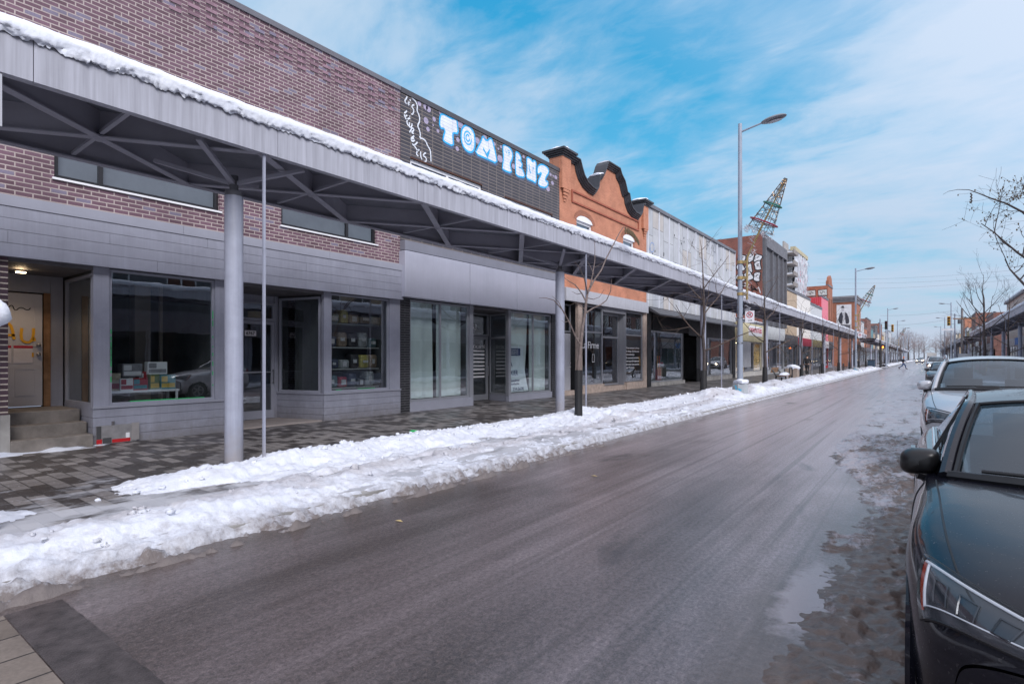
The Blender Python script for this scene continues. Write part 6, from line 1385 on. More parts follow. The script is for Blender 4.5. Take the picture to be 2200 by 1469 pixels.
rack(38.6, 'black hoop bike rack between the bench and the planter'); rack(50.9, 'black hoop bike rack next to the walking person'); rack(66.0, 'black hoop bike rack behind the second street lamp')
bi = thing('recycling_bin', 'dark blue recycling bin by the lit traffic light', 'bin', (-6.6, 98, 0.125)); mb = MB(); mb.box(-7.1, -6.2, 97.4, 98.4, 0.12, 1.25); mb.build('body', plain('bin_blue', (0.03, 0.06, 0.10), 0.5), bi, bevel=0.05)
mb = MB(); mb.box(-7.15, -6.15, 97.35, 98.45, 1.252, 1.34); mb.build('lid', M_black, bi, bevel=0.02)
yp = thing('yellow_post', 'leaning yellow traffic post on the right sidewalk', 'post', (4.0, 62, 0.125)); mb = MB(); mb.obox((3.9, 62, 0.1), (4.25, 62, 1.75), 0.22, 0.12); mb.build('panel', plain('post_yellow', (0.75, 0.36, 0.01), 0.5, var=0.1), yp)
mb = MB(); mb.lathe((3.9, 62, 0.12), [(0.3, 0), (0.25, 0.1), (0.1, 0.14)], 10); mb.build('foot', M_black, yp)
ns = thing('notice_board', 'pale blank notice board on two legs beside the utility pole', 'sign', (3.3, 80, 0.125)); mb = MB(); mb.box(2.8, 4.0, 79.95, 80.02, 1.0, 2.1); mb.build('board', plain('board_pale', (0.48, 0.50, 0.52), 0.5), ns)
for x in (2.9, 3.9):
    mb = MB(); mb.box(x - 0.03, x + 0.03, 80.03, 80.08, 0.1, 2.0); mb.build('leg', M_lamp, ns)
gs = thing('sandwich_board', 'small green and pink sandwich board near the yellow post', 'sign', (4.0, 68, 0.125)); mb = MB(); mb.box(3.55, 4.3, 67.9, 67.96, 0.15, 1.15); mb.build('panel', plain('board_green', (0.08, 0.30, 0.24), 0.5), gs)
mb = MB(); mb.box(3.62, 4.23, 67.885, 67.898, 0.55, 1.05); mb.build('print', plain('board_pink', (0.55, 0.16, 0.22), 0.5), gs)
# edge of a hanging sign and a snow-capped post at the left rim of the photograph
hs = thing('hanging_sign', 'pale sign blade hanging from the canopy at the left edge', 'sign', P3(0, 200, 7.12)); 
mb = MB(); zt, zb_ = ZZ(3, 160, 7.12), ZZ(3, 272, 7.12); mb.box(-7.13, -7.11, S(4, 7.12) - 0.6, S(4, 7.12), zb_, zt); mb.build('panel', M_palepanel, hs)
mb = MB(); mb.box(-7.125, -7.115, S(4, 7.12) - 0.35, S(4, 7.12) - 0.3, zt, 4.5); mb.build('hanger', M_flange, hs)
mt_ = thing('snowy_meter', 'snow-capped parking meter at the left edge of the view', 'meter', (-6.6, S(-14, 6.6), 0.1)); my = S(-14, 6.6)
mb = MB(); mb.tube([(-6.6, my, 0.1), (-6.6, my, ZZ(0, 690, 6.6))], 0.04, 8); mb.build('post', M_lamp, mt_, smooth=True)
mb = MB(); mb.blob((-6.6, my, ZZ(0, 672, 6.6)), 0.12, 2, n=8, amp=0.25); mb.build('snow_cap', M_snow, mt_, smooth=True)

# ================================================================ trees
M_bark = plain('bark_brown', (0.105, 0.078, 0.066), 0.85, var=0.3, vscale=12, bump=0.4)
M_barkpale = plain('bark_pale', (0.135, 0.105, 0.098), 0.8, var=0.35, vscale=12, bump=0.3)
M_barkdark = plain('bark_dark', (0.060, 0.047, 0.045), 0.85, var=0.3, vscale=12)
M_guard = plain('guard_mesh', (0.014, 0.014, 0.016), 0.6, var=0.2)
M_leaf = plain('dead_leaf', (0.10, 0.07, 0.035), 0.7, var=0.4, vscale=20)
def twig(mb, p, d, L, r, depth, rg, up=0.25, n=5, kids=(2, 4), spread=0.8, minr=0.004, leaves=None):
    pts = [p]; rad = [r]; seg = 5; q = Vector(p); dd = Vector(d).normalized()
    for i in range(seg):
        dd = (dd + Vector((rg.uniform(-1, 1), rg.uniform(-1, 1), rg.uniform(-0.6, 1))) * 0.16 + Vector((0, 0, up * 0.12))).normalized()
        q = q + dd * (L / seg); pts.append(q.copy()); rad.append(max(minr, r * (1 - 0.72 * (i + 1) / seg)))
    mb.tube(pts, rad, max(4, n), cap=False)
    if leaves is not None and depth <= 1:
        for q in pts[2:]:
            if rg.random() < 0.22:
                c = q + Vector((rg.uniform(-.03, .03), rg.uniform(-.03, .03), -0.04)); leaves.blob(c, rg.uniform(0.018, 0.035), rg.randint(0, 99), n=3, amp=0.5, sq=(0.8, 0.8, 1.3))
    if depth > 0:
        for k in range(rg.randint(*kids)):
            t = rg.uniform(0.28, 0.98); i = min(int(t * seg), seg - 1); b = pts[i].lerp(pts[i + 1], t * seg - i)
            ax = (pts[i + 1] - pts[i]).normalized(); o = ax.orthogonal().normalized(); o.rotate(__import__('mathutils').Quaternion(ax, rg.uniform(0, 6.28)))
            twig(mb, b, ax * (1 - spread * 0.5) + o * spread, L * rg.uniform(0.45, 0.72), rad[i] * 0.62, depth - 1, rg, up, n - 1, kids, spread, minr, leaves)
def make_tree(seed, h, r, label, group, mats, trunk_h=1.9, limbs=6, depth=3, spread=0.75, up=0.4, guard=True, leafy=False, kids=(2, 4), name='street_tree', lean=(0, 0), L=None):
    rg = random.Random(seed); t = thing(name, label, 'tree', (0, 0, 0), group, local=True)
    mb = MB(); pts = [Vector((0, 0, 0.0))]; n = 7
    for i in range(n): pts.append(Vector((lean[0] * (i + 1) / n + rg.uniform(-.03, .03), lean[1] * (i + 1) / n + rg.uniform(-.03, .03), h * 0.72 * (i + 1) / n)))
    rad = [r * (1 - 0.62 * i / n) for i in range(n + 1)]; mb.tube(pts, rad, 9); mb.build('trunk', mats[0], t, smooth=True)
    mb = MB(); lv = MB() if leafy else None
    for k in range(limbs):
        f = 0.0 if limbs < 2 else k / (limbs - 1); z = trunk_h + (h * 0.70 - trunk_h) * f
        i = min(int(z / (h * 0.72) * n), n - 1); b = pts[i].lerp(pts[i + 1], z / (h * 0.72) * n - i); a = k * 2.4 + rg.uniform(-.4, .4)
        d = Vector((math.cos(a), math.sin(a), 0.35 + 0.9 * f)); twig(mb, b, d, (L or h * 0.36) * (1.05 - 0.35 * f), rad[i] * 0.55, depth, rg, up, 6, kids, spread, 0.004, lv)
    twig(mb, pts[-1], (lean[0] * .1, lean[1] * .1, 1), h * 0.3, rad[-1] * 0.9, depth, rg, up, 6, kids, spread, 0.004, lv)
    mb.build('crown', mats[1], t)
    if leafy: lv.build('leaves', M_leaf, t)
    if guard:
        mb = MB(); mb.lathe((0, 0, 0.05), [(r * 1.45, 0), (r * 1.55, 0.5), (r * 1.35, 1.12)], 10); mb.build('trunk_guard', M_guard, t)
    return t
# nearest tree: limbs measured on the photograph, spread in depth
t1 = thing('street_tree', 'pruned young tree in front of the orange shop, one tall shoot with dead leaves', 'tree', (-6.7, S(1243, 6.7), 0), 'young street trees along the left kerb')
def lim(mb, pts, r0, r1, dD0=0.0, dD1=0.0, n=6):
    k = len(pts) - 1
    mb.tube([P3(x, y, 6.7 + dD0 + (dD1 - dD0) * i / k) for i, (x, y) in enumerate(pts)], [r0 + (r1 - r0) * i / k for i in range(k + 1)], n)
mb = MB(); lim(mb, [(1243, 900), (1243, 850), (1242, 800), (1246, 760), (1248, 735), (1252, 700), (1257, 672), (1259, 650)], 0.058, 0.034, n=10); mb.build('trunk', M_barkpale, t1, smooth=True)
mb = MB()
for pts, a, b, d in (([(1259, 652), (1262, 630), (1275, 604), (1292, 580), (1302, 556), (1318, 525), (1331, 500), (1339, 488), (1344, 490)], 0.040, 0.010, 0.1), ([(1245, 738), (1235, 720), (1222, 690), (1208, 665), (1190, 645), (1173, 640), (1158, 640)], 0.032, 0.008, 0.35), ([(1259, 672), (1274, 662), (1290, 655), (1303, 645), (1312, 625), (1314, 600)], 0.030, 0.010, -0.35),
                     ([(1259, 648), (1250, 630), (1236, 612), (1222, 604), (1212, 596)], 0.028, 0.007, 0.5), ([(1262, 630), (1256, 600), (1245, 575), (1235, 563)], 0.026, 0.007, -0.4), ([(1268, 615), (1273, 590), (1278, 560), (1278, 530), (1277, 515)], 0.026, 0.005, 0.3), ([(1278, 575), (1286, 570), (1296, 564)], 0.014, 0.005, -0.2), ([(1276, 590), (1268, 572), (1262, 562)], 0.014, 0.005, 0.2),
                     ([(1262, 640), (1275, 643), (1288, 638), (1298, 622)], 0.018, 0.006, -0.3), ([(1208, 665), (1200, 648), (1186, 636)], 0.016, 0.005, 0.2), ([(1290, 582), (1283, 590), (1288, 598), (1292, 606)], 0.012, 0.005, 0.1), ([(1250, 630), (1240, 632), (1228, 626)], 0.014, 0.005, 0.3), ([(1222, 690), (1212, 692), (1206, 688)], 0.010, 0.004, 0.1), ([(1257, 665), (1244, 655), (1236, 650), (1226, 655)], 0.016, 0.005, 0.3)):
    lim(mb, pts, a * 0.72, b * 0.72, 0.0, d)
mb.build('crown', M_barkpale, t1, smooth=True)
mb = MB(); rg = random.Random(2)
for k in range(26):
    f = k / 25; c = Vector(P3(1342 + 30 * f, 490 + 26 * f * f, 6.8)); mb.blob(c + Vector((0, rg.uniform(-.03, .03), -0.07)), 0.055, k, n=4, amp=0.6, sq=(0.25, 0.45, 1.6))
mb.build('leaves', M_leaf, t1)
mb = MB(); b_ = P3(1243, 900, 6.7); mb.lathe((b_[0], b_[1], 0.1), [(0.098, 0), (0.092, 0.5), (0.10, 1.25)], 10); mb.build('trunk_guard', M_guard, t1)
LT = [(1512, 20.9, 5, 6.0, 'young tree beside the third canopy column, bare spreading limbs'), (1643, 30.7, 11, 6.6, 'young tree just beyond the nearest street lamp, dense twigs'), (1722, 41.1, 17, 4.9, 'young tree with a forked top beyond the snowy planter'), (1767, 50.3, 23, 5.0, 'young tree in front of the grey and pink shops, bent low limbs'), (1802, 60.5, 31, 6.0, 'young tree just before the second street lamp'),
      (1825, 69.6, 37, 5.2, 'young tree just behind the second street lamp'), (1845, 79.7, 41, 6.2, 'young tree midway between the second lamp and the crossing'), (0, 89.5, 43, 6.0, 'young tree nearest the crossing on the left')]
for px, s, sd, h, lb in LT:
    t = make_tree(sd, h, 0.085 if h > 5.5 else 0.075, lb, 'young street trees along the left kerb', (M_barkdark if sd % 2 else M_bark, M_bark), depth=2, limbs=5 if h < 5.5 else 6, spread=1.0, up=0.15, L=2.1, kids=(2, 4))
    t.location = (-6.7, s, 0)
far_t = make_tree(51, 6.2, 0.08, 'young bare tree beyond the crossing on the left, nearest of its row', 'bare trees beyond the crossing on the left', (M_barkdark, M_bark), depth=2, L=1.8); far_t.location = (-6.7, 121, 0)
for i in range(9): dup(far_t, (-6.7, 131 + i * 11, 0), rz=i * 1.1, label=f'bare street tree {ORD[i % 7] if i < 7 else ("ninth", "tenth")[i - 7]} from the crossing along the left kerb')
big = make_tree(61, 9.6, 0.17, 'large bare tree with seed pods reaching in from the right edge', 'bare trees along the right kerb', (M_barkdark, M_barkdark), trunk_h=3.4, limbs=9, depth=3, spread=0.85, up=0.10, guard=False, leafy=True, kids=(3, 5), L=3.3); big.location = (3.75, 29.6, 0)
mb = MB()
mb.tube([(3.6, 29.6, 6.6), (3.0, 29.4, 7.35), (2.5, 29.3, 7.75), (2.05, 29.2, 8.0), (1.7, 29.2, 8.25), (1.35, 29.1, 8.45), (1.0, 29.0, 8.5), (0.7, 29.0, 8.48), (0.52, 29.0, 8.38)], [0.05, 0.04, 0.032, 0.026, 0.02, 0.015, 0.011, 0.008, 0.005], 6)
for q in range(7): mb.blob((1.42 + 0.02 * (q % 2), 29.1, 8.28 - 0.06 * q), 0.035, q, n=3, amp=0.5)
mb.add([], []); o = mb.build('limb', M_barkdark); o.parent = big; o.location = -Vector(big.location)
rt2 = make_tree(67, 7.6, 0.12, 'bare fan-shaped tree behind the silver car, on the right kerb', 'bare trees along the right kerb', (M_barkdark, M_barkdark), trunk_h=3.6, limbs=8, depth=3, spread=0.5, up=0.7, guard=False, leafy=False, kids=(2, 3), L=2.7); rt2.location = (3.3, 52.5, 0)
for i, (s, sd, h) in enumerate(((42, 71, 5.2), (63, 73, 5.6), (73.5, 79, 5.0), (84, 83, 5.5))):
    t = make_tree(sd, h, 0.08, f'{("first", "second", "third", "fourth")[i]} small pruned tree along the right kerb, under the canopy edge', 'bare trees along the right kerb', (M_barkdark, M_bark), depth=2, limbs=5, L=1.7, guard=False); t.location = (3.7, s, 0)
for i in range(9): dup(far_t, (3.6, 119 + i * 11.5, 0), rz=i * 1.7 + 0.5, label=f'{(["nearest"] + ORD + ["ninth"])[i]} bare tree beyond the crossing on the traffic light side', group='bare trees beyond the crossing on the right')
# avenue of big bare trees closing the view
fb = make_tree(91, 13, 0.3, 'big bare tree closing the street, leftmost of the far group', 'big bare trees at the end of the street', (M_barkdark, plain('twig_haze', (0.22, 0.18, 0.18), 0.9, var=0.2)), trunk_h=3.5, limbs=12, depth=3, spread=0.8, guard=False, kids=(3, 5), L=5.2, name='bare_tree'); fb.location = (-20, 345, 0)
k = 0
for x, y, s in ((-14, 352, 1.0), (-8.5, 362, 1.1), (-9, 410, 1.3), (-14, 450, 1.5), (7, 350, 0.95), (10, 366, 1.15), (9, 415, 1.3), (14, 455, 1.5), (-2, 560, 1.5), (6, 600, 1.4), (-9, 590, 1.6), (18, 380, 1.1), (-5, 520, 1.2)):
    k += 1; dup(fb, (x, y, 0), rz=k * 0.9, label=f'big bare tree at the end of the street, {([""] + ORD + ["ninth", "tenth", "eleventh", "twelfth", "thirteenth", "fourteenth"])[k]} into the distance', scale=s)
# ================================================================ cars
from mathutils import Matrix
def cr(p0, p1, p2, p3, t):
    return 0.5 * ((2 * p1) + (-p0 + p2) * t + (2 * p0 - 5 * p1 + 4 * p2 - p3) * t * t + (-p0 + 3 * p1 - 3 * p2 + p3) * t ** 3)
def crv(P, u):
    n = len(P) - 1; i = max(0, min(int(u), n - 1)); t = u - i
    g = lambda j: P[max(0, min(j, n))]
    return cr(g(i - 1), g(i), g(i + 1), g(i + 2), t)
SEDAN = [
 (0.02, [(.58, .22), (.72, .25), (.77, .38), (.77, .50), (.73, .57), (.60, .615), (.35, .64), (0, .65)]),
 (0.06, [(.64, .20), (.81, .24), (.855, .40), (.855, .555), (.80, .645), (.66, .695), (.38, .725), (0, .735)]),
 (0.22, [(.69, .19), (.87, .24), (.91, .42), (.905, .62), (.855, .735), (.72, .790), (.40, .82), (0, .83)]),
 (0.52, [(.72, .19), (.90, .24), (.935, .44), (.93, .68), (.885, .80), (.74, .855), (.42, .89), (0, .90)]),
 (0.92, [(.73, .19), (.91, .24), (.945, .46), (.935, .74), (.895, .86), (.755, .91), (.42, .945), (0, .955)]),
 (1.30, [(.74, .19), (.91, .24), (.935, .47), (.925, .77), (.885, .90), (.775, .955), (.43, .985), (0, .995)]),
 (1.60, [(.74, .19), (.91, .24), (.930, .48), (.920, .79), (.878, .925), (.80, .975), (.44, 1.00), (0, 1.01)]),
 (2.20, [(.74, .19), (.91, .24), (.930, .50), (.922, .80), (.872, .945), (.80, .975), (.40, .98), (0, .98)]),
 (3.00, [(.74, .19), (.91, .24), (.930, .50), (.925, .81), (.875, .955), (.80, .985), (.40, .985), (0, .985)]),
 (3.65, [(.74, .19), (.91, .24), (.942, .50), (.935, .82), (.885, .965), (.79, 1.00), (.40, 1.01), (0, 1.01)]),
 (4.15, [(.72, .20), (.90, .26), (.930, .50), (.920, .82), (.865, .975), (.74, 1.02), (.40, 1.05), (0, 1.055)]),
 (4.55, [(.68, .24), (.86, .30), (.885, .52), (.870, .80), (.82, .955), (.70, 1.01), (.38, 1.04), (0, 1.045)]),
 (4.72, [(.62, .30), (.78, .36), (.80, .55), (.79, .76), (.74, .88), (.62, .93), (.34, .96), (0, .965)])]
class Car:
    def __init__(s, name, label, loc, paint, kz=1.0, ky=1.0, kx=1.0, suv=False, rz=0.0, cat='car', detail=True, group=None):
        s.kz, s.ky, s.kx, s.suv = kz, ky, kx, suv
        s.r = thing(name, label, cat, loc, group, local=True, rz=rz); s.paint = paint; s.detail = detail
        s.nst = len(SEDAN) - 1
        s.body(); s.glasshouse(); s.wheels(); s.lights(); s.trim()
    def W(s, p): return (p[0] * s.kx, p[1] * s.ky, p[2] * s.kz)
    def surf(s, u, v, side=1, off=0.0):
        """u station coordinate, v 0 (sill) .. 7 (centre line)"""
        if off:
            e = 0.02
            a = Vector(s.surf(min(u + e, s.nst), v, side)) - Vector(s.surf(max(u - e, 0), v, side)); b = Vector(s.surf(u, min(v + e, 7), side)) - Vector(s.surf(u, max(v - e, 0), side))
            n = a.cross(b)
            if n.length > 1e-9: n.normalize()
            p = Vector(s.surf(u, v, side)); c = Vector((0, 2.2, 0.5))
            if n.dot(p - c) < 0: n = -n
            return tuple(p + n * off)
        y = crv([q[0] for q in SEDAN], u)
        xs = [crv([q[1][k][0] for q in SEDAN], u) for k in range(8)]; zs = [crv([q[1][k][1] for q in SEDAN], u) for k in range(8)]
        x, z = max(0.0, crv(xs, v)), crv(zs, v)
        if v >= 7: x = 0.0
        sw = 0.42 * (1 - sst(0.0, 1.2, y)) - 0.22 * sst(3.9, 4.7, y)
        y = y + sw * (x / 0.93) ** 2.4
        if s.suv and y > 3.6: z = z * (1 - 0.04 * sst(3.6, 4.4, y))
        return s.W((side * x, y, z))
    def body(s):
        nu, nv = (96, 42) if s.detail else (48, 21)
        mb = MB()
        wc = [(0.90 * s.ky, 0.33), (3.66 * s.ky, 0.33)]; R_ = 0.365
        for side in (1, -1):
            o = len(mb.v)
            for i in range(nu + 1):
                for j in range(nv + 1): mb.v.append(s.surf(s.nst * i / nu, 7 * j / nv, side))
            for i in range(nu):
                for j in range(nv):
                    q = (o + i * (nv + 1) + j, o + (i + 1) * (nv + 1) + j, o + (i + 1) * (nv + 1) + j + 1, o + i * (nv + 1) + j + 1)
                    c = sum((Vector(mb.v[k]) for k in q), Vector()) / 4
                    if abs(c.x) > 0.6 and any((c.y - a) ** 2 + (c.z - b) ** 2 < R_ * R_ for a, b in wc): continue
                    mb.f.append(q if side > 0 else q[::-1]); mb.m.append(0)
            for u_ in (0, s.nst):                                   # nose and tail faces
                o = len(mb.v); K = 8
                for j in range(nv + 1):
                    p = s.surf(u_, 7 * j / nv, side)
                    for k in range(K + 1):
                        t = k / K; x = p[0] * (1 - t); yy = s.surf(u_, 7, side)[1] + (p[1] - s.surf(u_, 7, side)[1]) * (1 - t) ** 2.4
                        mb.v.append((x, yy + (-0.03 if u_ == 0 else 0.03) * math.sin(math.pi * j / nv), p[2]))
                for j in range(nv):
                    for k in range(K): mb.f.append((o + j * (K + 1) + k, o + j * (K + 1) + k + 1, o + (j + 1) * (K + 1) + k + 1, o + (j + 1) * (K + 1) + k)); mb.m.append(0)
        me_o = mb.build('body', s.paint, s.r, smooth=True, angle=0)
        bm = bmesh.new(); bm.from_mesh(me_o.data); bmesh.ops.remove_doubles(bm, verts=bm.verts, dist=0.0015); bmesh.ops.recalc_face_normals(bm, faces=bm.faces); bm.to_mesh(me_o.data); bm.free()
        me_o.data.polygons.foreach_set('use_smooth', [True] * len(me_o.data.polygons)); s.bodyo = me_o
        for a, b in wc:
            for side in (1, -1):
                mb = MB(); mb.tube([(side * 0.912 * s.kx, a + (R_ + 0.006) * math.cos(t), max(0.2, b + (R_ + 0.006) * math.sin(t))) for t in [math.pi * (-0.12 + 1.24 * k / 18) for k in range(19)]], 0.020, 6); mb.build('arch_lip', M_black if s.suv else s.paint, s.r, smooth=True)
        mb = MB()
        for a, b in wc:
            for side in (1, -1): mb.tube([(side * 0.55 * s.kx, a, b), (side * 0.88 * s.kx, a, b)], R_ + 0.02, 18)
        mb.box(-0.7, 0.7, 0.3, 4.3 * s.ky, 0.2, 0.3); mb.build('wheel_well', M_black, s.r)
    def curves(s):
        rear = 4.45 if s.suv else 4.12
        top = 4.0 if s.suv else 3.35
        pil = [(.775, 1.66, .985), (.735, 1.90, 1.12), (.685, 2.15, 1.25), (.635, 2.38, 1.345)]      # windscreen edge
        rail = [(.635, 2.38, 1.345), (.605, 2.7, 1.385), (.595, 3.05, 1.39), (.59, top, 1.365)]
        rear_e = [(.59, top, 1.365), (.62, top + (rear - top) * .4, 1.27), (.66, top + (rear - top) * .75, 1.13), (.70, rear, 1.02)]
        cw = [(0, 1.42, 1.01), (0, 1.72, 1.165), (0, 2.0, 1.30), (0, 2.24, 1.395)]
        crf = [(0, 2.24, 1.395), (0, 2.6, 1.435), (0, 3.0, 1.445), (0, top + 0.06, 1.42)]
        crr = [(0, top + 0.06, 1.42), (0, top + (rear - top) * .4 + .08, 1.315), (0, top + (rear - top) * .75 + .09, 1.17), (0, rear + 0.1, 1.05)]
        return pil, rail, rear_e, cw, crf, crr
    def glasshouse(s):
        pil, rail, rear_e, cw, crf, crr = s.curves()
        def pt(C, t): return Vector([crv([q[k] for q in C], t * (len(C) - 1)) for k in range(3)])
        def sheet_(E_, C_, name, m, inset=0.0, n=16, lift=0.0, t0=0.0, t1=1.0):
            mb = MB()
            def fn(u, v):
                t = t0 + (t1 - t0) * u; e, c = pt(E_, t), pt(C_, t); a = 2 * v - 1; k = a * a
                x = a * (e.x - inset); p = Vector((x, c.y + (e.y - c.y) * abs(a) ** 2.2, c.z + (e.z - c.z) * abs(a) ** 2.6 + lift))
                return s.W(p)
            mb.grid(fn, 12, n); return mb.build(name, m, s.r, smooth=True, angle=0, recalc=False)
        sheet_(rail, crf, 'roof', s.paint)
        sheet_(pil, cw, 'windshield', M_cglass, 0.045, lift=-0.004)
        sheet_(rear_e, crr, 'rear_window', M_cglass, 0.05, lift=-0.006)
        # black ceramic border round the windscreen
        mb = MB(); fr = []
        for a in [-1 + i / 10 for i in range(21)]:
            e, c = pt(pil, 1.0), pt(cw, 1.0); fr.append(s.W(Vector((a * (e.x - 0.03), c.y + (e.y - c.y) * abs(a) ** 2.2 - 0.003, c.z + (e.z - c.z) * abs(a) ** 2.6 + 0.002))))
        mb.tube(fr, 0.012, 5); fr = []
        for a in [-1 + i / 10 for i in range(21)]:
            e, c = pt(pil, 0.02), pt(cw, 0.02); fr.append(s.W(Vector((a * (e.x - 0.02), c.y + (e.y - c.y) * abs(a) ** 2.2 - 0.01, c.z + (e.z - c.z) * abs(a) ** 2.6 + 0.004))))
        mb.tube(fr, 0.03, 6)
        for sd in (1, -1): mb.tube([s.W(Vector((sd * (pt(pil, t).x - 0.043), pt(pil, t).y - 0.012, pt(pil, t).z + 0.004))) for t in [i / 8 for i in range(9)]], 0.014, 5)
        mb.build('windshield_seal', M_black, s.r, smooth=True)
        for sd in (1, -1):
            def belt(y): return Vector((0.80, y, 0.985 + 0.03 * sst(2.2, 4.0, y)))
            E_ = pil + rail[1:] + rear_e[1:]
            y0, y1 = 1.68, (rear_e[-1][1] - 0.12)
            mb = MB()
            def fn(u, v):
                y = y0 + (y1 - y0) * u; t = 0.0
                lo_, hi_ = 0.0, 1.0
                for _ in range(22):
                    m_ = (lo_ + hi_) / 2
                    if pt(E_, m_).y < y: lo_ = m_
                    else: hi_ = m_
                e = pt(E_, lo_); b = belt(y); q = b.lerp(Vector((e.x, y, e.z)), v); q.x += 0.03 * math.sin(math.pi * v); q.x -= 0.012; q.x *= sd
                return s.W(q)
            mb.grid(fn, 40, 8); w = mb.build('side_window', M_cglass2, s.r, smooth=True, angle=0, recalc=False)
            mb = MB(); mb.tube([s.W((sd * (pt(E_, i / 40).x + 0.0), pt(E_, i / 40).y, pt(E_, i / 40).z)) for i in range(41)], [0.034 * s.kz if i < 14 else 0.024 for i in range(41)], 8); mb.build('pillar', s.paint, s.r, smooth=True)
            mb = MB(); mb.tube([s.W((sd * 0.812, y0 + 0.28 + (y1 - y0 - 0.31) * i / 20, belt(y0 + (y1 - y0) * i / 20).z + 0.004)) for i in range(21)], 0.011, 6); 
            mb.tube([s.W((sd * (pt(E_, i / 40).x + 0.028), pt(E_, i / 40).y + 0.035, pt(E_, i / 40).z - 0.028)) for i in range(7, 37)], 0.009, 5); mb.build('window_trim', M_chrome if not s.suv else M_black, s.r, smooth=True)
            mb = MB(); mb.obox(s.W((sd * 0.815, 2.72, 0.99)), s.W((sd * 0.625, 2.80, 1.375)), 0.10, 0.02, up=(sd, 0, 0.3)); mb.build('door_pillar', M_black, s.r)
            if s.suv:
                mb = MB(); mb.tube([s.W((sd * 0.60, 2.45 + 1.5 * i / 10, 1.375 + 0.075 * math.sin(math.pi * min(1, max(0, 0.12 + 0.76 * i / 10))))) for i in range(11)], 0.02, 6); mb.build('roof_rail', M_silvertrim, s.r, smooth=True)
        mb = MB(); mb.blob(s.W((0, 2.3, 1.30)), 0.06, 0, n=5, amp=0, sq=(2.0, 0.6, 0.6)); mb.build('inside_mirror', M_black, s.r, smooth=True)
        mb = MB(); mb.box(-0.62, 0.62, 1.75 * s.ky, 4.0 * s.ky, 0.55 * s.kz, 0.92 * s.kz)
        for x in (-0.38, 0.38): mb.box(x - 0.24, x + 0.24, 2.55 * s.ky, 2.68 * s.ky, 0.9 * s.kz, 1.12 * s.kz); mb.box(x - 0.12, x + 0.12, 2.58 * s.ky, 2.66 * s.ky, 1.13 * s.kz, 1.28 * s.kz)
        mb.build('cabin', plain('cabin_dark', (0.02, 0.02, 0.022), 0.8, var=0), s.r)
    def wheels(s):
        for a in (0.90 * s.ky, 3.66 * s.ky):
            for sd in (1, -1):
                mb = MB(); x = sd * 0.80 * s.kx; prof = [(0.21, -0.10), (0.30, -0.11), (0.325, -0.08), (0.33, 0.0), (0.325, 0.08), (0.30, 0.11), (0.21, 0.10)]
                n = 24; vs = [(x + q, a + r_ * math.cos(2 * math.pi * k / n), 0.33 + r_ * math.sin(2 * math.pi * k / n)) for r_, q in prof for k in range(n)]
                mb.add(vs, [(i * n + k, i * n + (k + 1) % n, (i + 1) * n + (k + 1) % n, (i + 1) * n + k) for i in range(len(prof) - 1) for k in range(n)])
                w = mb.build('wheel', M_tyre, s.r, smooth=True)
                mb = MB(); xo = x + sd * 0.09
                for k in range(5):
                    t = 2 * math.pi * k / 5; mb.obox((xo, a, 0.33), (xo, a + 0.22 * math.cos(t), 0.33 + 0.22 * math.sin(t)), 0.05, 0.03, up=(1, 0, 0))
                mb.tube([(xo, a + 0.215 * math.cos(t), 0.33 + 0.215 * math.sin(t)) for t in [2 * math.pi * k / 20 for k in range(21)]], 0.018, 5); mb.tube([(x - sd * .05, a, .33), (x - sd * 0.04, a, .33)], 0.2, 16); mb.build('rim', M_rim, w)
    def patch(s, corners, side, off, nu=14, nv=8):
        A, B, C, Dd = corners
        mb = MB()
        def fn(u, v):
            p = [(A[k] * (1 - u) + B[k] * u) * (1 - v) + (Dd[k] * (1 - u) + C[k] * u) * v for k in (0, 1)]
            return s.surf(p[0], p[1], side, off)
        mb.grid(fn, nu, nv); return mb
    def lights(s):
        cor = ((2.75, 4.25), (1.30, 5.75), (0.50, 5.30), (1.35, 3.30))
        A, B, C, Dd = cor
        for sd in (1, -1):
            h = s.patch(cor, sd, 0.003).build('headlight', M_lampwell, s.r, smooth=True, angle=0, recalc=False)
            L_ = lambda u, v, o: s.surf((A[0] * (1 - u) + B[0] * u) * (1 - v) + (Dd[0] * (1 - u) + C[0] * u) * v, (A[1] * (1 - u) + B[1] * u) * (1 - v) + (Dd[1] * (1 - u) + C[1] * u) * v, sd, o)
            mb = MB(); mb.tube([L_(0.05 + 0.93 * i / 14, 0.10, 0.008) for i in range(15)], 0.006 * s.kz, 6); mb.tube([L_(0.10 + 0.85 * i / 14, 0.80 - 0.12 * i / 14, 0.006) for i in range(15)], 0.0035, 5); mb.tube([L_(0.10, 0.12 + 0.7 * i / 8, 0.006) for i in range(9)], 0.006, 5); mb.build('light_bar', M_ledbar, h, smooth=True)
            for u_, w_ in ((0.30, 0.15), (0.55, 0.13), (0.78, 0.10)):
                mb = MB(); mb.grid(lambda u, v: L_(u_ + w_ * (u - 0.5), 0.33 + 0.34 * v, 0.005), 6, 5); q = [L_(u_ + w_ * a_, 0.50 + 0.2 * b_, 0.007) for a_, b_ in ((-.5, -1), (-.2, -1), (.2, -1), (.5, -1), (.5, 0), (.5, 1), (.2, 1), (-.2, 1), (-.5, 1), (-.5, 0), (-.5, -1))]
                mb.tube(q, 0.004, 4); mb.build('projector', M_projector, h, smooth=True)
            mb = MB()
            mb.grid(lambda u, v: L_(0.015 + 0.06 * u, 0.12 + 0.75 * v, 0.006), 2, 6); mb.build('reflector', plain('amber_reflector', (0.38, 0.05, 0.02), 0.25, var=0.2, vscale=60), h, recalc=False)
            s.patch(cor, sd, 0.016).build('lens', M_lens2, h, smooth=True, angle=0, recalc=False)
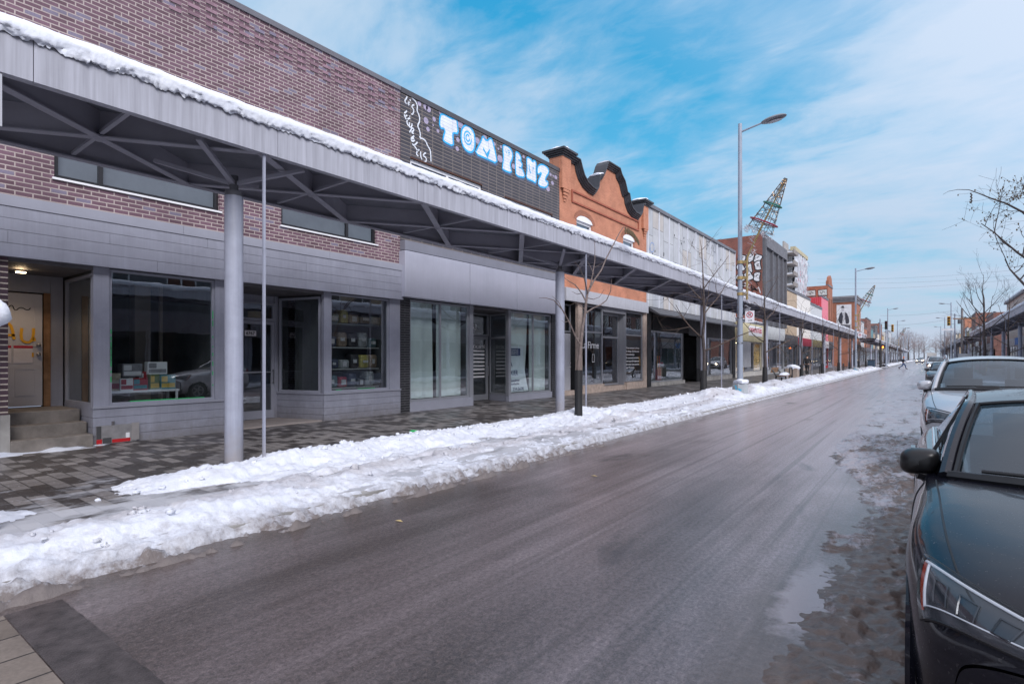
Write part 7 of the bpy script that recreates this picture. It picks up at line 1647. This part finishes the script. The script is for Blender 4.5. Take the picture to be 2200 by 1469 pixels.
            mb = MB(); ed = [L_(i / 14, 0, 0.008) for i in range(15)] + [L_(1, i / 8, 0.008) for i in range(1, 9)] + [L_(1 - i / 14, 1, 0.008) for i in range(1, 15)] + [L_(0, 1 - i / 8, 0.008) for i in range(1, 9)]
            mb.tube(ed, 0.007, 5); mb.build('bezel', M_black, h, smooth=True)
            s.patch(((11.2, 5.2), (11.2, 3.0), (11.85, 3.0), (11.85, 5.0)), sd, 0.006).build('tail_light', M_tail, s.r, smooth=True, angle=0, recalc=False)
    def trim(s):
        for sd in (1, -1):
            mb = MB(); Q_ = lambda u, v: s.surf(u, v, sd, 0.001)
            mb.tube([Q_(1.6 + 4.35 * i / 30, 4.92 - 0.12 * math.sin(math.pi * i / 30)) for i in range(31)], 0.0045, 5)        # bonnet gap
            mb.tube([Q_(6.05, 1.2 + 3.1 * i / 12) for i in range(13)], 0.004, 5); mb.tube([Q_(7.75, 1.2 + 3.1 * i / 12) for i in range(13)], 0.004, 5); mb.build('panel_gap', M_black, s.r)
            mb = MB()
            for u_ in (6.9 + 0.6, 8.6): mb.obox(s.surf(u_, 3.35, sd, 0.03), s.surf(u_ + 0.25, 3.35, sd, 0.03), 0.03, 0.02)
            mb.build('door_handle', s.paint, s.r)
            mb = MB()
            mx, my, mz = 0.895 * s.kx, 1.86 * s.ky, (1.03 if not s.suv else 1.04) * s.kz
            def fn(u, v):
                t, p = 2 * math.pi * u, math.pi * v
                c, d = math.cos(t), math.sin(t); ex = lambda q: math.copysign(abs(q) ** 0.7, q)
                return (sd * (mx + 0.105 * ex(c) * math.sin(p) ** 0.55 * (1.0 if c * 1 < 0 else 0.92)), my - 0.085 * math.cos(p) * (1.0 if math.cos(p) > 0 else 0.5), mz + 0.078 * ex(d) * math.sin(p) ** 0.55 - 0.012 * c)
            mb.grid(fn, 24, 12); m_ = mb.build('mirror', s.mirror if hasattr(s, 'mirror') else s.paint, s.r, smooth=True, angle=0)
            mb = MB(); mb.obox((sd * 0.80 * s.kx, my + 0.02, mz - 0.05), (sd * 0.88 * s.kx, my, mz - 0.045), 0.05, 0.06); mb.tube([(sd * 0.84 * s.kx, my - 0.01, mz - 0.08), (sd * 0.90 * s.kx, my - 0.02, mz - 0.065)], 0.04, 8); mb.build('mirror_foot', M_black, m_, smooth=True)
            mb = MB(); mb.add([(sd * (mx + 0.09 * math.cos(t)), my + 0.046, mz + 0.055 * math.sin(t)) for t in [2 * math.pi * i / 14 for i in range(14)]], [tuple(range(14))]); mb.build('mirror_glass', M_chrome, m_)
            mb = MB(); a0_, a1_ = (-0.62, -0.02) if sd < 0 else (-0.05, 0.55)
            def ws(x, t): return s.W((x, 1.42 + 0.24 * abs(x / 0.775) ** 2.2 + t * 0.30, 1.02 - 0.025 * abs(x / .775) ** 2.6 + t * 0.155 + 0.02))
            mb.tube([ws(a0_ + (a1_ - a0_) * i / 12, 0.10 + 0.02 * i / 12) for i in range(13)], 0.010, 5); mb.tube([ws(a0_ + (a1_ - a0_) * i / 12, 0.02) for i in range(7, 13)], 0.016, 5); mb.build('wiper', M_black, s.r, smooth=True)
        mb = MB(); mb.box(-0.42, 0.42, -0.035, 0.03, 0.40 * s.kz, 0.60 * s.kz)
        for k in range(7): mb.box(-0.40, 0.40, -0.042, -0.036, (0.415 + 0.025 * k) * s.kz, (0.425 + 0.025 * k) * s.kz)
        mb.build('grille', M_black, s.r, bevel=0.01)
        for sd in (1, -1):
            s.patch(((0.55, 1.75), (0.02, 1.45), (0.02, 0.75), (0.75, 0.95)), sd, 0.004).build('air_intake', M_black, s.r, smooth=True, angle=0, recalc=False)
            mb = MB(); q = [s.surf(1.3 + 0.62 * math.cos(t), 2.75 + 0.5 * math.sin(t), sd, 0.001) for t in [2 * math.pi * i / 22 for i in range(23)]]
        mb = MB(); mb.tube([(x, -0.005 - 0.02 + 0.42 * (abs(x) / 0.93) ** 2.4, 0.255 * s.kz) for x in [-0.7 + 1.4 * i / 12 for i in range(13)]], 0.02, 6); mb.build('lower_lip', M_black, s.r, smooth=True)
M_cglass = None
def car_glass(name, base, spec=1.0):
    m, nt, b = new_mat(name); b.inputs['Base Color'].default_value = (*base, 1); b.inputs['Roughness'].default_value = 0.03
    b.inputs['Specular IOR Level'].default_value = spec; b.inputs['IOR'].default_value = 1.7; return m
M_cglass = glass('car_glass', tint=(0.30, 0.36, 0.39), ior=2.1, refl=(0.85, 0.92, 0.97), rough=0.03)
M_cglass2 = glass('car_glass_side', tint=(0.25, 0.28, 0.30), ior=1.6, refl=(0.85, 0.9, 0.95))
M_chrome = plain('chrome', (0.75, 0.76, 0.78), 0.12, 1.0, var=0)
M_silvertrim = plain('silver_trim', (0.5, 0.5, 0.53), 0.3, 0.9, var=0)
M_tyre = plain('tyre', (0.022, 0.021, 0.021), 0.85, var=0.3, vscale=20)
M_rim = plain('rim_alloy', (0.35, 0.35, 0.37), 0.35, 0.8, var=0.2, vscale=10)
M_lampwell = plain('headlight_well', (0.055, 0.057, 0.065), 0.18, var=0.0, spec=0.7)
M_ledbar = plain('light_guide', (0.80, 0.82, 0.86), 0.15, var=0)
M_projector = plain('projector_lens', (0.05, 0.055, 0.065), 0.06, 0.3, var=0)
M_lens2 = glass('headlight_lens', tint=(0.93, 0.94, 0.95), ior=1.42)
M_tail = plain('tail_red', (0.30, 0.01, 0.012), 0.15, var=0)
def paintwork(name, col, metal=0.5, rough=0.32, dirt=(0.20, 0.18, 0.17), dz=(0.25, 0.75), dust=0.10):
    """clear-coated paint with flakes, road film on the flanks and a thin dry dust all over"""
    m, nt, b = new_mat(name); t = NT(nt); v = t.coords(); x, y, z = t.sep(v)
    fl = t.noise(v, 900, 1, 0.5)
    c = t.mix(1.0, col, t.ramp(fl, [(0.3, 0.85), (0.7, 1.2)]), 'MULTIPLY')
    g = t.math('ADD', t.math('DIVIDE', t.math('SUBTRACT', z, dz[1]), dz[0] - dz[1], clamp=True), t.math('MULTIPLY', t.math('SUBTRACT', t.noise(v, 4, 6, 0.7), 0.5), 0.5))
    sp = t.ramp(t.noise(v, 75, 2, 0.5), [(0.66, 0.0), (0.74, 0.45)])
    d = t.math('MAXIMUM', t.ramp(g, [(0.25, 0.0), (1.0, 0.75)]), t.math('MULTIPLY', sp, 0.6))
    d = t.math('MAXIMUM', d, t.ramp(t.noise(v, 2.0, 5, 0.6), [(0.3, dust * 0.5), (0.75, dust * 1.6)]))
    t.L.new(t.mix(d, c, dirt), b.inputs['Base Color'])
    t.L.new(t.mix(d, (rough,) * 3, (0.75,) * 3), b.inputs['Roughness']); b.inputs['Metallic'].default_value = metal * 0.6
    b.inputs['Coat Weight'].default_value = 0.9 if max(col) > 0.03 else 0.62; b.inputs['Coat Roughness'].default_value = 0.04; b.inputs['Specular IOR Level'].default_value = 0.5 if max(col) > 0.03 else 0.15
    MATS[name] = m; return m
P_black = paintwork('paint_black', (0.006, 0.0065, 0.012), 0.0, 0.22, dust=0.012, dz=(-0.1, 0.24))
P_silver = paintwork('paint_silver', (0.56, 0.57, 0.60), 0.7, 0.30)
P_graph = paintwork('paint_graphite', (0.05, 0.052, 0.06), 0.4, 0.3)
P_white = paintwork('paint_whitecar', (0.62, 0.63, 0.66), 0.0, 0.35, dz=(0.2, 0.8))
P_red = paintwork('paint_redcar', (0.16, 0.02, 0.02), 0.2, 0.35)
Car.mirror = plain('mirror_black', (0.008, 0.008, 0.009), 0.32, var=0)
c1 = Car('parked_car', 'black sedan parked nearest the camera at the right edge', (0.855, 2.28, 0), P_black, group='cars parked along the right kerb')
del Car.mirror
c2 = Car('parked_car', 'silver crossover with roof rails parked behind the black sedan', (0.86, 9.3, 0), P_silver, kz=1.16, ky=0.97, suv=True, group='cars parked along the right kerb')
c3 = Car('parked_car', 'dark grey sedan parked behind the silver crossover', (0.86, 35.2, 0), P_graph, group='cars parked along the right kerb', detail=False)
c4 = Car('parked_car', 'white sport utility vehicle with lit headlights behind the dark sedan', (0.82, 78.5, 0), P_white, kz=1.22, suv=True, group='cars parked along the right kerb', detail=False)
M_lit = emit('headlight_on', (1.0, 0.78, 0.5), 12)
for sd in (-1, 1):
    mb = MB(); mb.blob((sd * 0.62, 0.13, 0.78), 0.09, 0, n=6, amp=0, sq=(1.2, 0.4, 0.7)); o = mb.build('lit_lamp', M_lit, c4.r)
for lb, x, y, c, kz, suv in (('white sedan coming up the lane far beyond the crossing', -1.9, 205, P_white, 1.0, False), ('graphite sedan parked beyond the crossing, nearest the crossing', 0.8, 168, P_graph, 1.0, False), ('red hatchback parked far beyond the crossing', 0.8, 190, P_red, 1.08, True), ('silver car parked farthest along the right kerb', 0.8, 224, P_silver, 1.15, True), ('white crossover in the lane farthest down the street', -1.7, 250, P_white, 1.2, True)):
    cc = Car('parked_car' if x > 0 else 'moving_car', lb, (x, y, 0), c, kz=kz, suv=suv, detail=False, group='cars far down the street')
    for sd in (-1, 1):
        mb = MB(); mb.blob((sd * 0.62, 0.13, 0.70), 0.08, 0, n=5, amp=0, sq=(1.2, 0.4, 0.7)); mb.build('lit_lamp', M_lit, cc.r)
tr = thing('delivery_truck', 'white box truck parked beyond the crossing', 'truck', (0.95, 178, 0), local=True)
mb = MB(); mb.box(-1.0, 1.0, 1.6, 6.5, 0.7, 2.9); mb.build('cargo_box', M_ivory, tr, bevel=0.03)
mb = MB(); mb.box(-0.95, 0.95, 0.0, 1.55, 0.45, 2.1); mb.build('cab', P_white, tr, bevel=0.08)
mb = MB(); mb.box(-0.82, 0.82, -0.02, -0.005, 1.25, 1.95); mb.build('windshield', M_darkglass, tr)
for a in (0.9, 5.2):
    for sd in (-1, 1):
        mb = MB(); mb.tube([(sd * 0.75, a, 0.42), (sd * 0.98, a, 0.42)], 0.42, 16); mb.build('wheel', M_tyre, tr, smooth=True)
# ================================================================ people
M_skin = plain('skin', (0.45, 0.27, 0.20), 0.6, var=0.05)
def skin_mesh(name, joints, edges, mat, parent, root=0, sub=2):
    me = bpy.data.meshes.new(name); me.from_pydata([j[0] for j in joints], edges, []); me.materials.append(mat)
    o = bpy.data.objects.new(name, me); COL.objects.link(o); o.parent = parent; o['_l'] = 1
    md = o.modifiers.new('skin', 'SKIN'); md.use_smooth_shade = True
    for v, j in zip(me.skin_vertices[0].data, joints): v.radius = (j[1], j[2] if len(j) > 2 else j[1])
    me.skin_vertices[0].data[root].use_root = True
    s = o.modifiers.new('sub', 'SUBSURF'); s.levels = sub; s.render_levels = sub
    return o
def person(label, loc, rz, pose, cols, hat=None, k=1.0):
    """faces +y locally; pose: hip/knee/ankle/toe for each leg, elbow/hand for each arm"""
    r = thing('person', label, 'person', loc, local=True, rz=rz)
    J = [((0, 0, 0.95), .13, .10), ((0, .01, 1.15), .12, .09), ((0, .02, 1.38), .15, .10), ((0, .03, 1.50), .055), ((0, .05, 1.60), .085, .095), ((0, .06, 1.70), .08, .09)]
    E_ = [(0, 1), (1, 2), (2, 3), (3, 4), (4, 5)]
    for sd, (kn, an, to) in zip((-1, 1), pose['legs']):
        b = len(J); J += [((sd * .10, 0, .88), .095), (kn, .062), (an, .042), (to, .04, .035)]; E_ += [(0, b), (b, b + 1), (b + 1, b + 2), (b + 2, b + 3)]
    hands = []
    for sd, (el, ha) in zip((-1, 1), pose['arms']):
        b = len(J); J += [((sd * .19, .02, 1.40), .062), (el, .045), (ha, .032), (tuple(Vector(ha) + (Vector(ha) - Vector(el)).normalized() * 0.09), .026)]; E_ += [(2, b), (b, b + 1), (b + 1, b + 2), (b + 2, b + 3)]; hands.append((el, ha, sd))
    body = skin_mesh('body', J, E_, M_skin, r)
    mb = MB()
    for el, ha, sd in hands:                                   # fingers and thumb
        d = (Vector(ha) - Vector(el)).normalized(); p = Vector(ha) + d * 0.08; f = Vector((0, 1, 0)) - d * d.y; f.normalize()
        for q, ln in zip((-0.024, -0.008, 0.008, 0.024), (0.055, 0.075, 0.08, 0.065)): mb.tube([p + f * q, p + f * q + d * ln * .6, p + f * (q + 0.008) + d * ln + Vector((-sd * .015, 0, 0))], [0.009, 0.0085, 0.007], 6)
        mb.tube([Vector(ha) + d * .03 + f * .02, Vector(ha) + d * .06 + f * .05, Vector(ha) + d * .09 + f * .055], [0.012, 0.010, 0.008], 6)
    mb.build('fingers', M_skin, body, smooth=True)
    mb = MB(); mb.blob((0, .165, 1.60), 0.014, 0, n=4, amp=0, sq=(1, 1.5, 1.6))
    for sd in (-1, 1): mb.blob((sd * .032, .145, 1.63), 0.011, 0, n=4, amp=0); mb.blob((sd * .092, .05, 1.60), 0.022, 0, n=4, amp=0, sq=(.5, 1, 1.5))
    mb.box(-.022, .022, .148, .156, 1.552, 1.56); mb.build('face', plain('face_tone', (0.30, 0.16, 0.12), 0.6, var=0), body, smooth=True)
    # clothes
    Jc = [((0, 0, 0.86), .19, .15), ((0, .01, 1.12), .165, .135), ((0, .02, 1.38), .185, .13), ((0, .03, 1.47), .08)]; Ec = [(0, 1), (1, 2), (2, 3)]
    for sd, (el, ha) in zip((-1, 1), pose['arms']): b = len(Jc); Jc += [((sd * .20, .02, 1.38), .088), (el, .066), (tuple(Vector(el).lerp(Vector(ha), 0.92)), .05)]; Ec += [(2, b), (b, b + 1), (b + 1, b + 2)]
    skin_mesh('coat', Jc, Ec, cols[0], r)
    Jt = [((0, 0, .92), .14, .11)]; Et = []
    for sd, (kn, an, to) in zip((-1, 1), pose['legs']): b = len(Jt); Jt += [((sd * .10, 0, .84), .112), (kn, .08), (tuple(Vector(kn).lerp(Vector(an), .95)), .062)]; Et += [(0, b), (b, b + 1), (b + 1, b + 2)]
    skin_mesh('trousers', Jt, Et, cols[1], r)
    for kn, an, to in pose['legs']:
        mb = MB(); a, t_ = Vector(an), Vector(to); mb.tube([a + Vector((0, 0, .10)), a, a.lerp(t_, .5) - Vector((0, 0, .01)), t_ + (t_ - a).normalized() * .05], [.062, .066, .056, .040], 8); mb.build('boot', cols[2], r, smooth=True)
    mb = MB(); mb.grid(lambda u, v: (0.103 * math.cos(6.2832 * u) * math.cos(1.57 * v), .055 + 0.118 * math.sin(6.2832 * u) * math.cos(1.57 * v), 1.64 + (0.135 if hat else 0.12) * math.sin(1.57 * v)), 16, 7); mb.build('hat' if hat else 'hair', hat or plain('hair_dark', (0.02, 0.016, 0.014), 0.8, var=0), r, smooth=True)
    return r
walkA = dict(legs=[((-.10, .20, .50), (-.10, .10, .10), (-.10, .24, .05)), ((.10, .06, .48), (.11, -.30, .16), (.11, -.20, .05))], arms=[((-.30, -.10, 1.14), (-.31, -.02, .90)), ((.30, .06, 1.14), (.30, .16, .90))])
stride = dict(legs=[((-.10, .26, .56), (-.10, .34, .10), (-.10, .50, .06)), ((.10, -.10, .50), (.10, -.52, .20), (.10, -.46, .06))], arms=[((-.27, -.16, 1.16), (-.27, -.02, .96)), ((.27, .14, 1.16), (.25, .34, 1.04))])
navy = plain('coat_black', (0.012, 0.012, 0.016), 0.7, var=0.2)
person('person in a bulky black coat walking along the sidewalk under the canopy', (-8.75, 56.5, 0.125), 0.0, walkA, (navy, plain('trousers_dark', (0.025, 0.026, 0.034), 0.7, var=0.1), M_black))
person('person in an orange knit cap and blue jeans striding over the crossing', (-2.75, 97.2, 0.0), R(-80), stride, (plain('jacket_navy', (0.02, 0.028, 0.045), 0.7, var=0.1), plain('jeans_blue', (0.04, 0.08, 0.19), 0.8, var=0.15), plain('boot_brown', (0.06, 0.04, 0.03), 0.7)), hat=plain('knit_orange', (0.75, 0.17, 0.02), 0.8, var=0.1))
for o in bpy.data.objects:
    if '_l' in o: del o['_l']
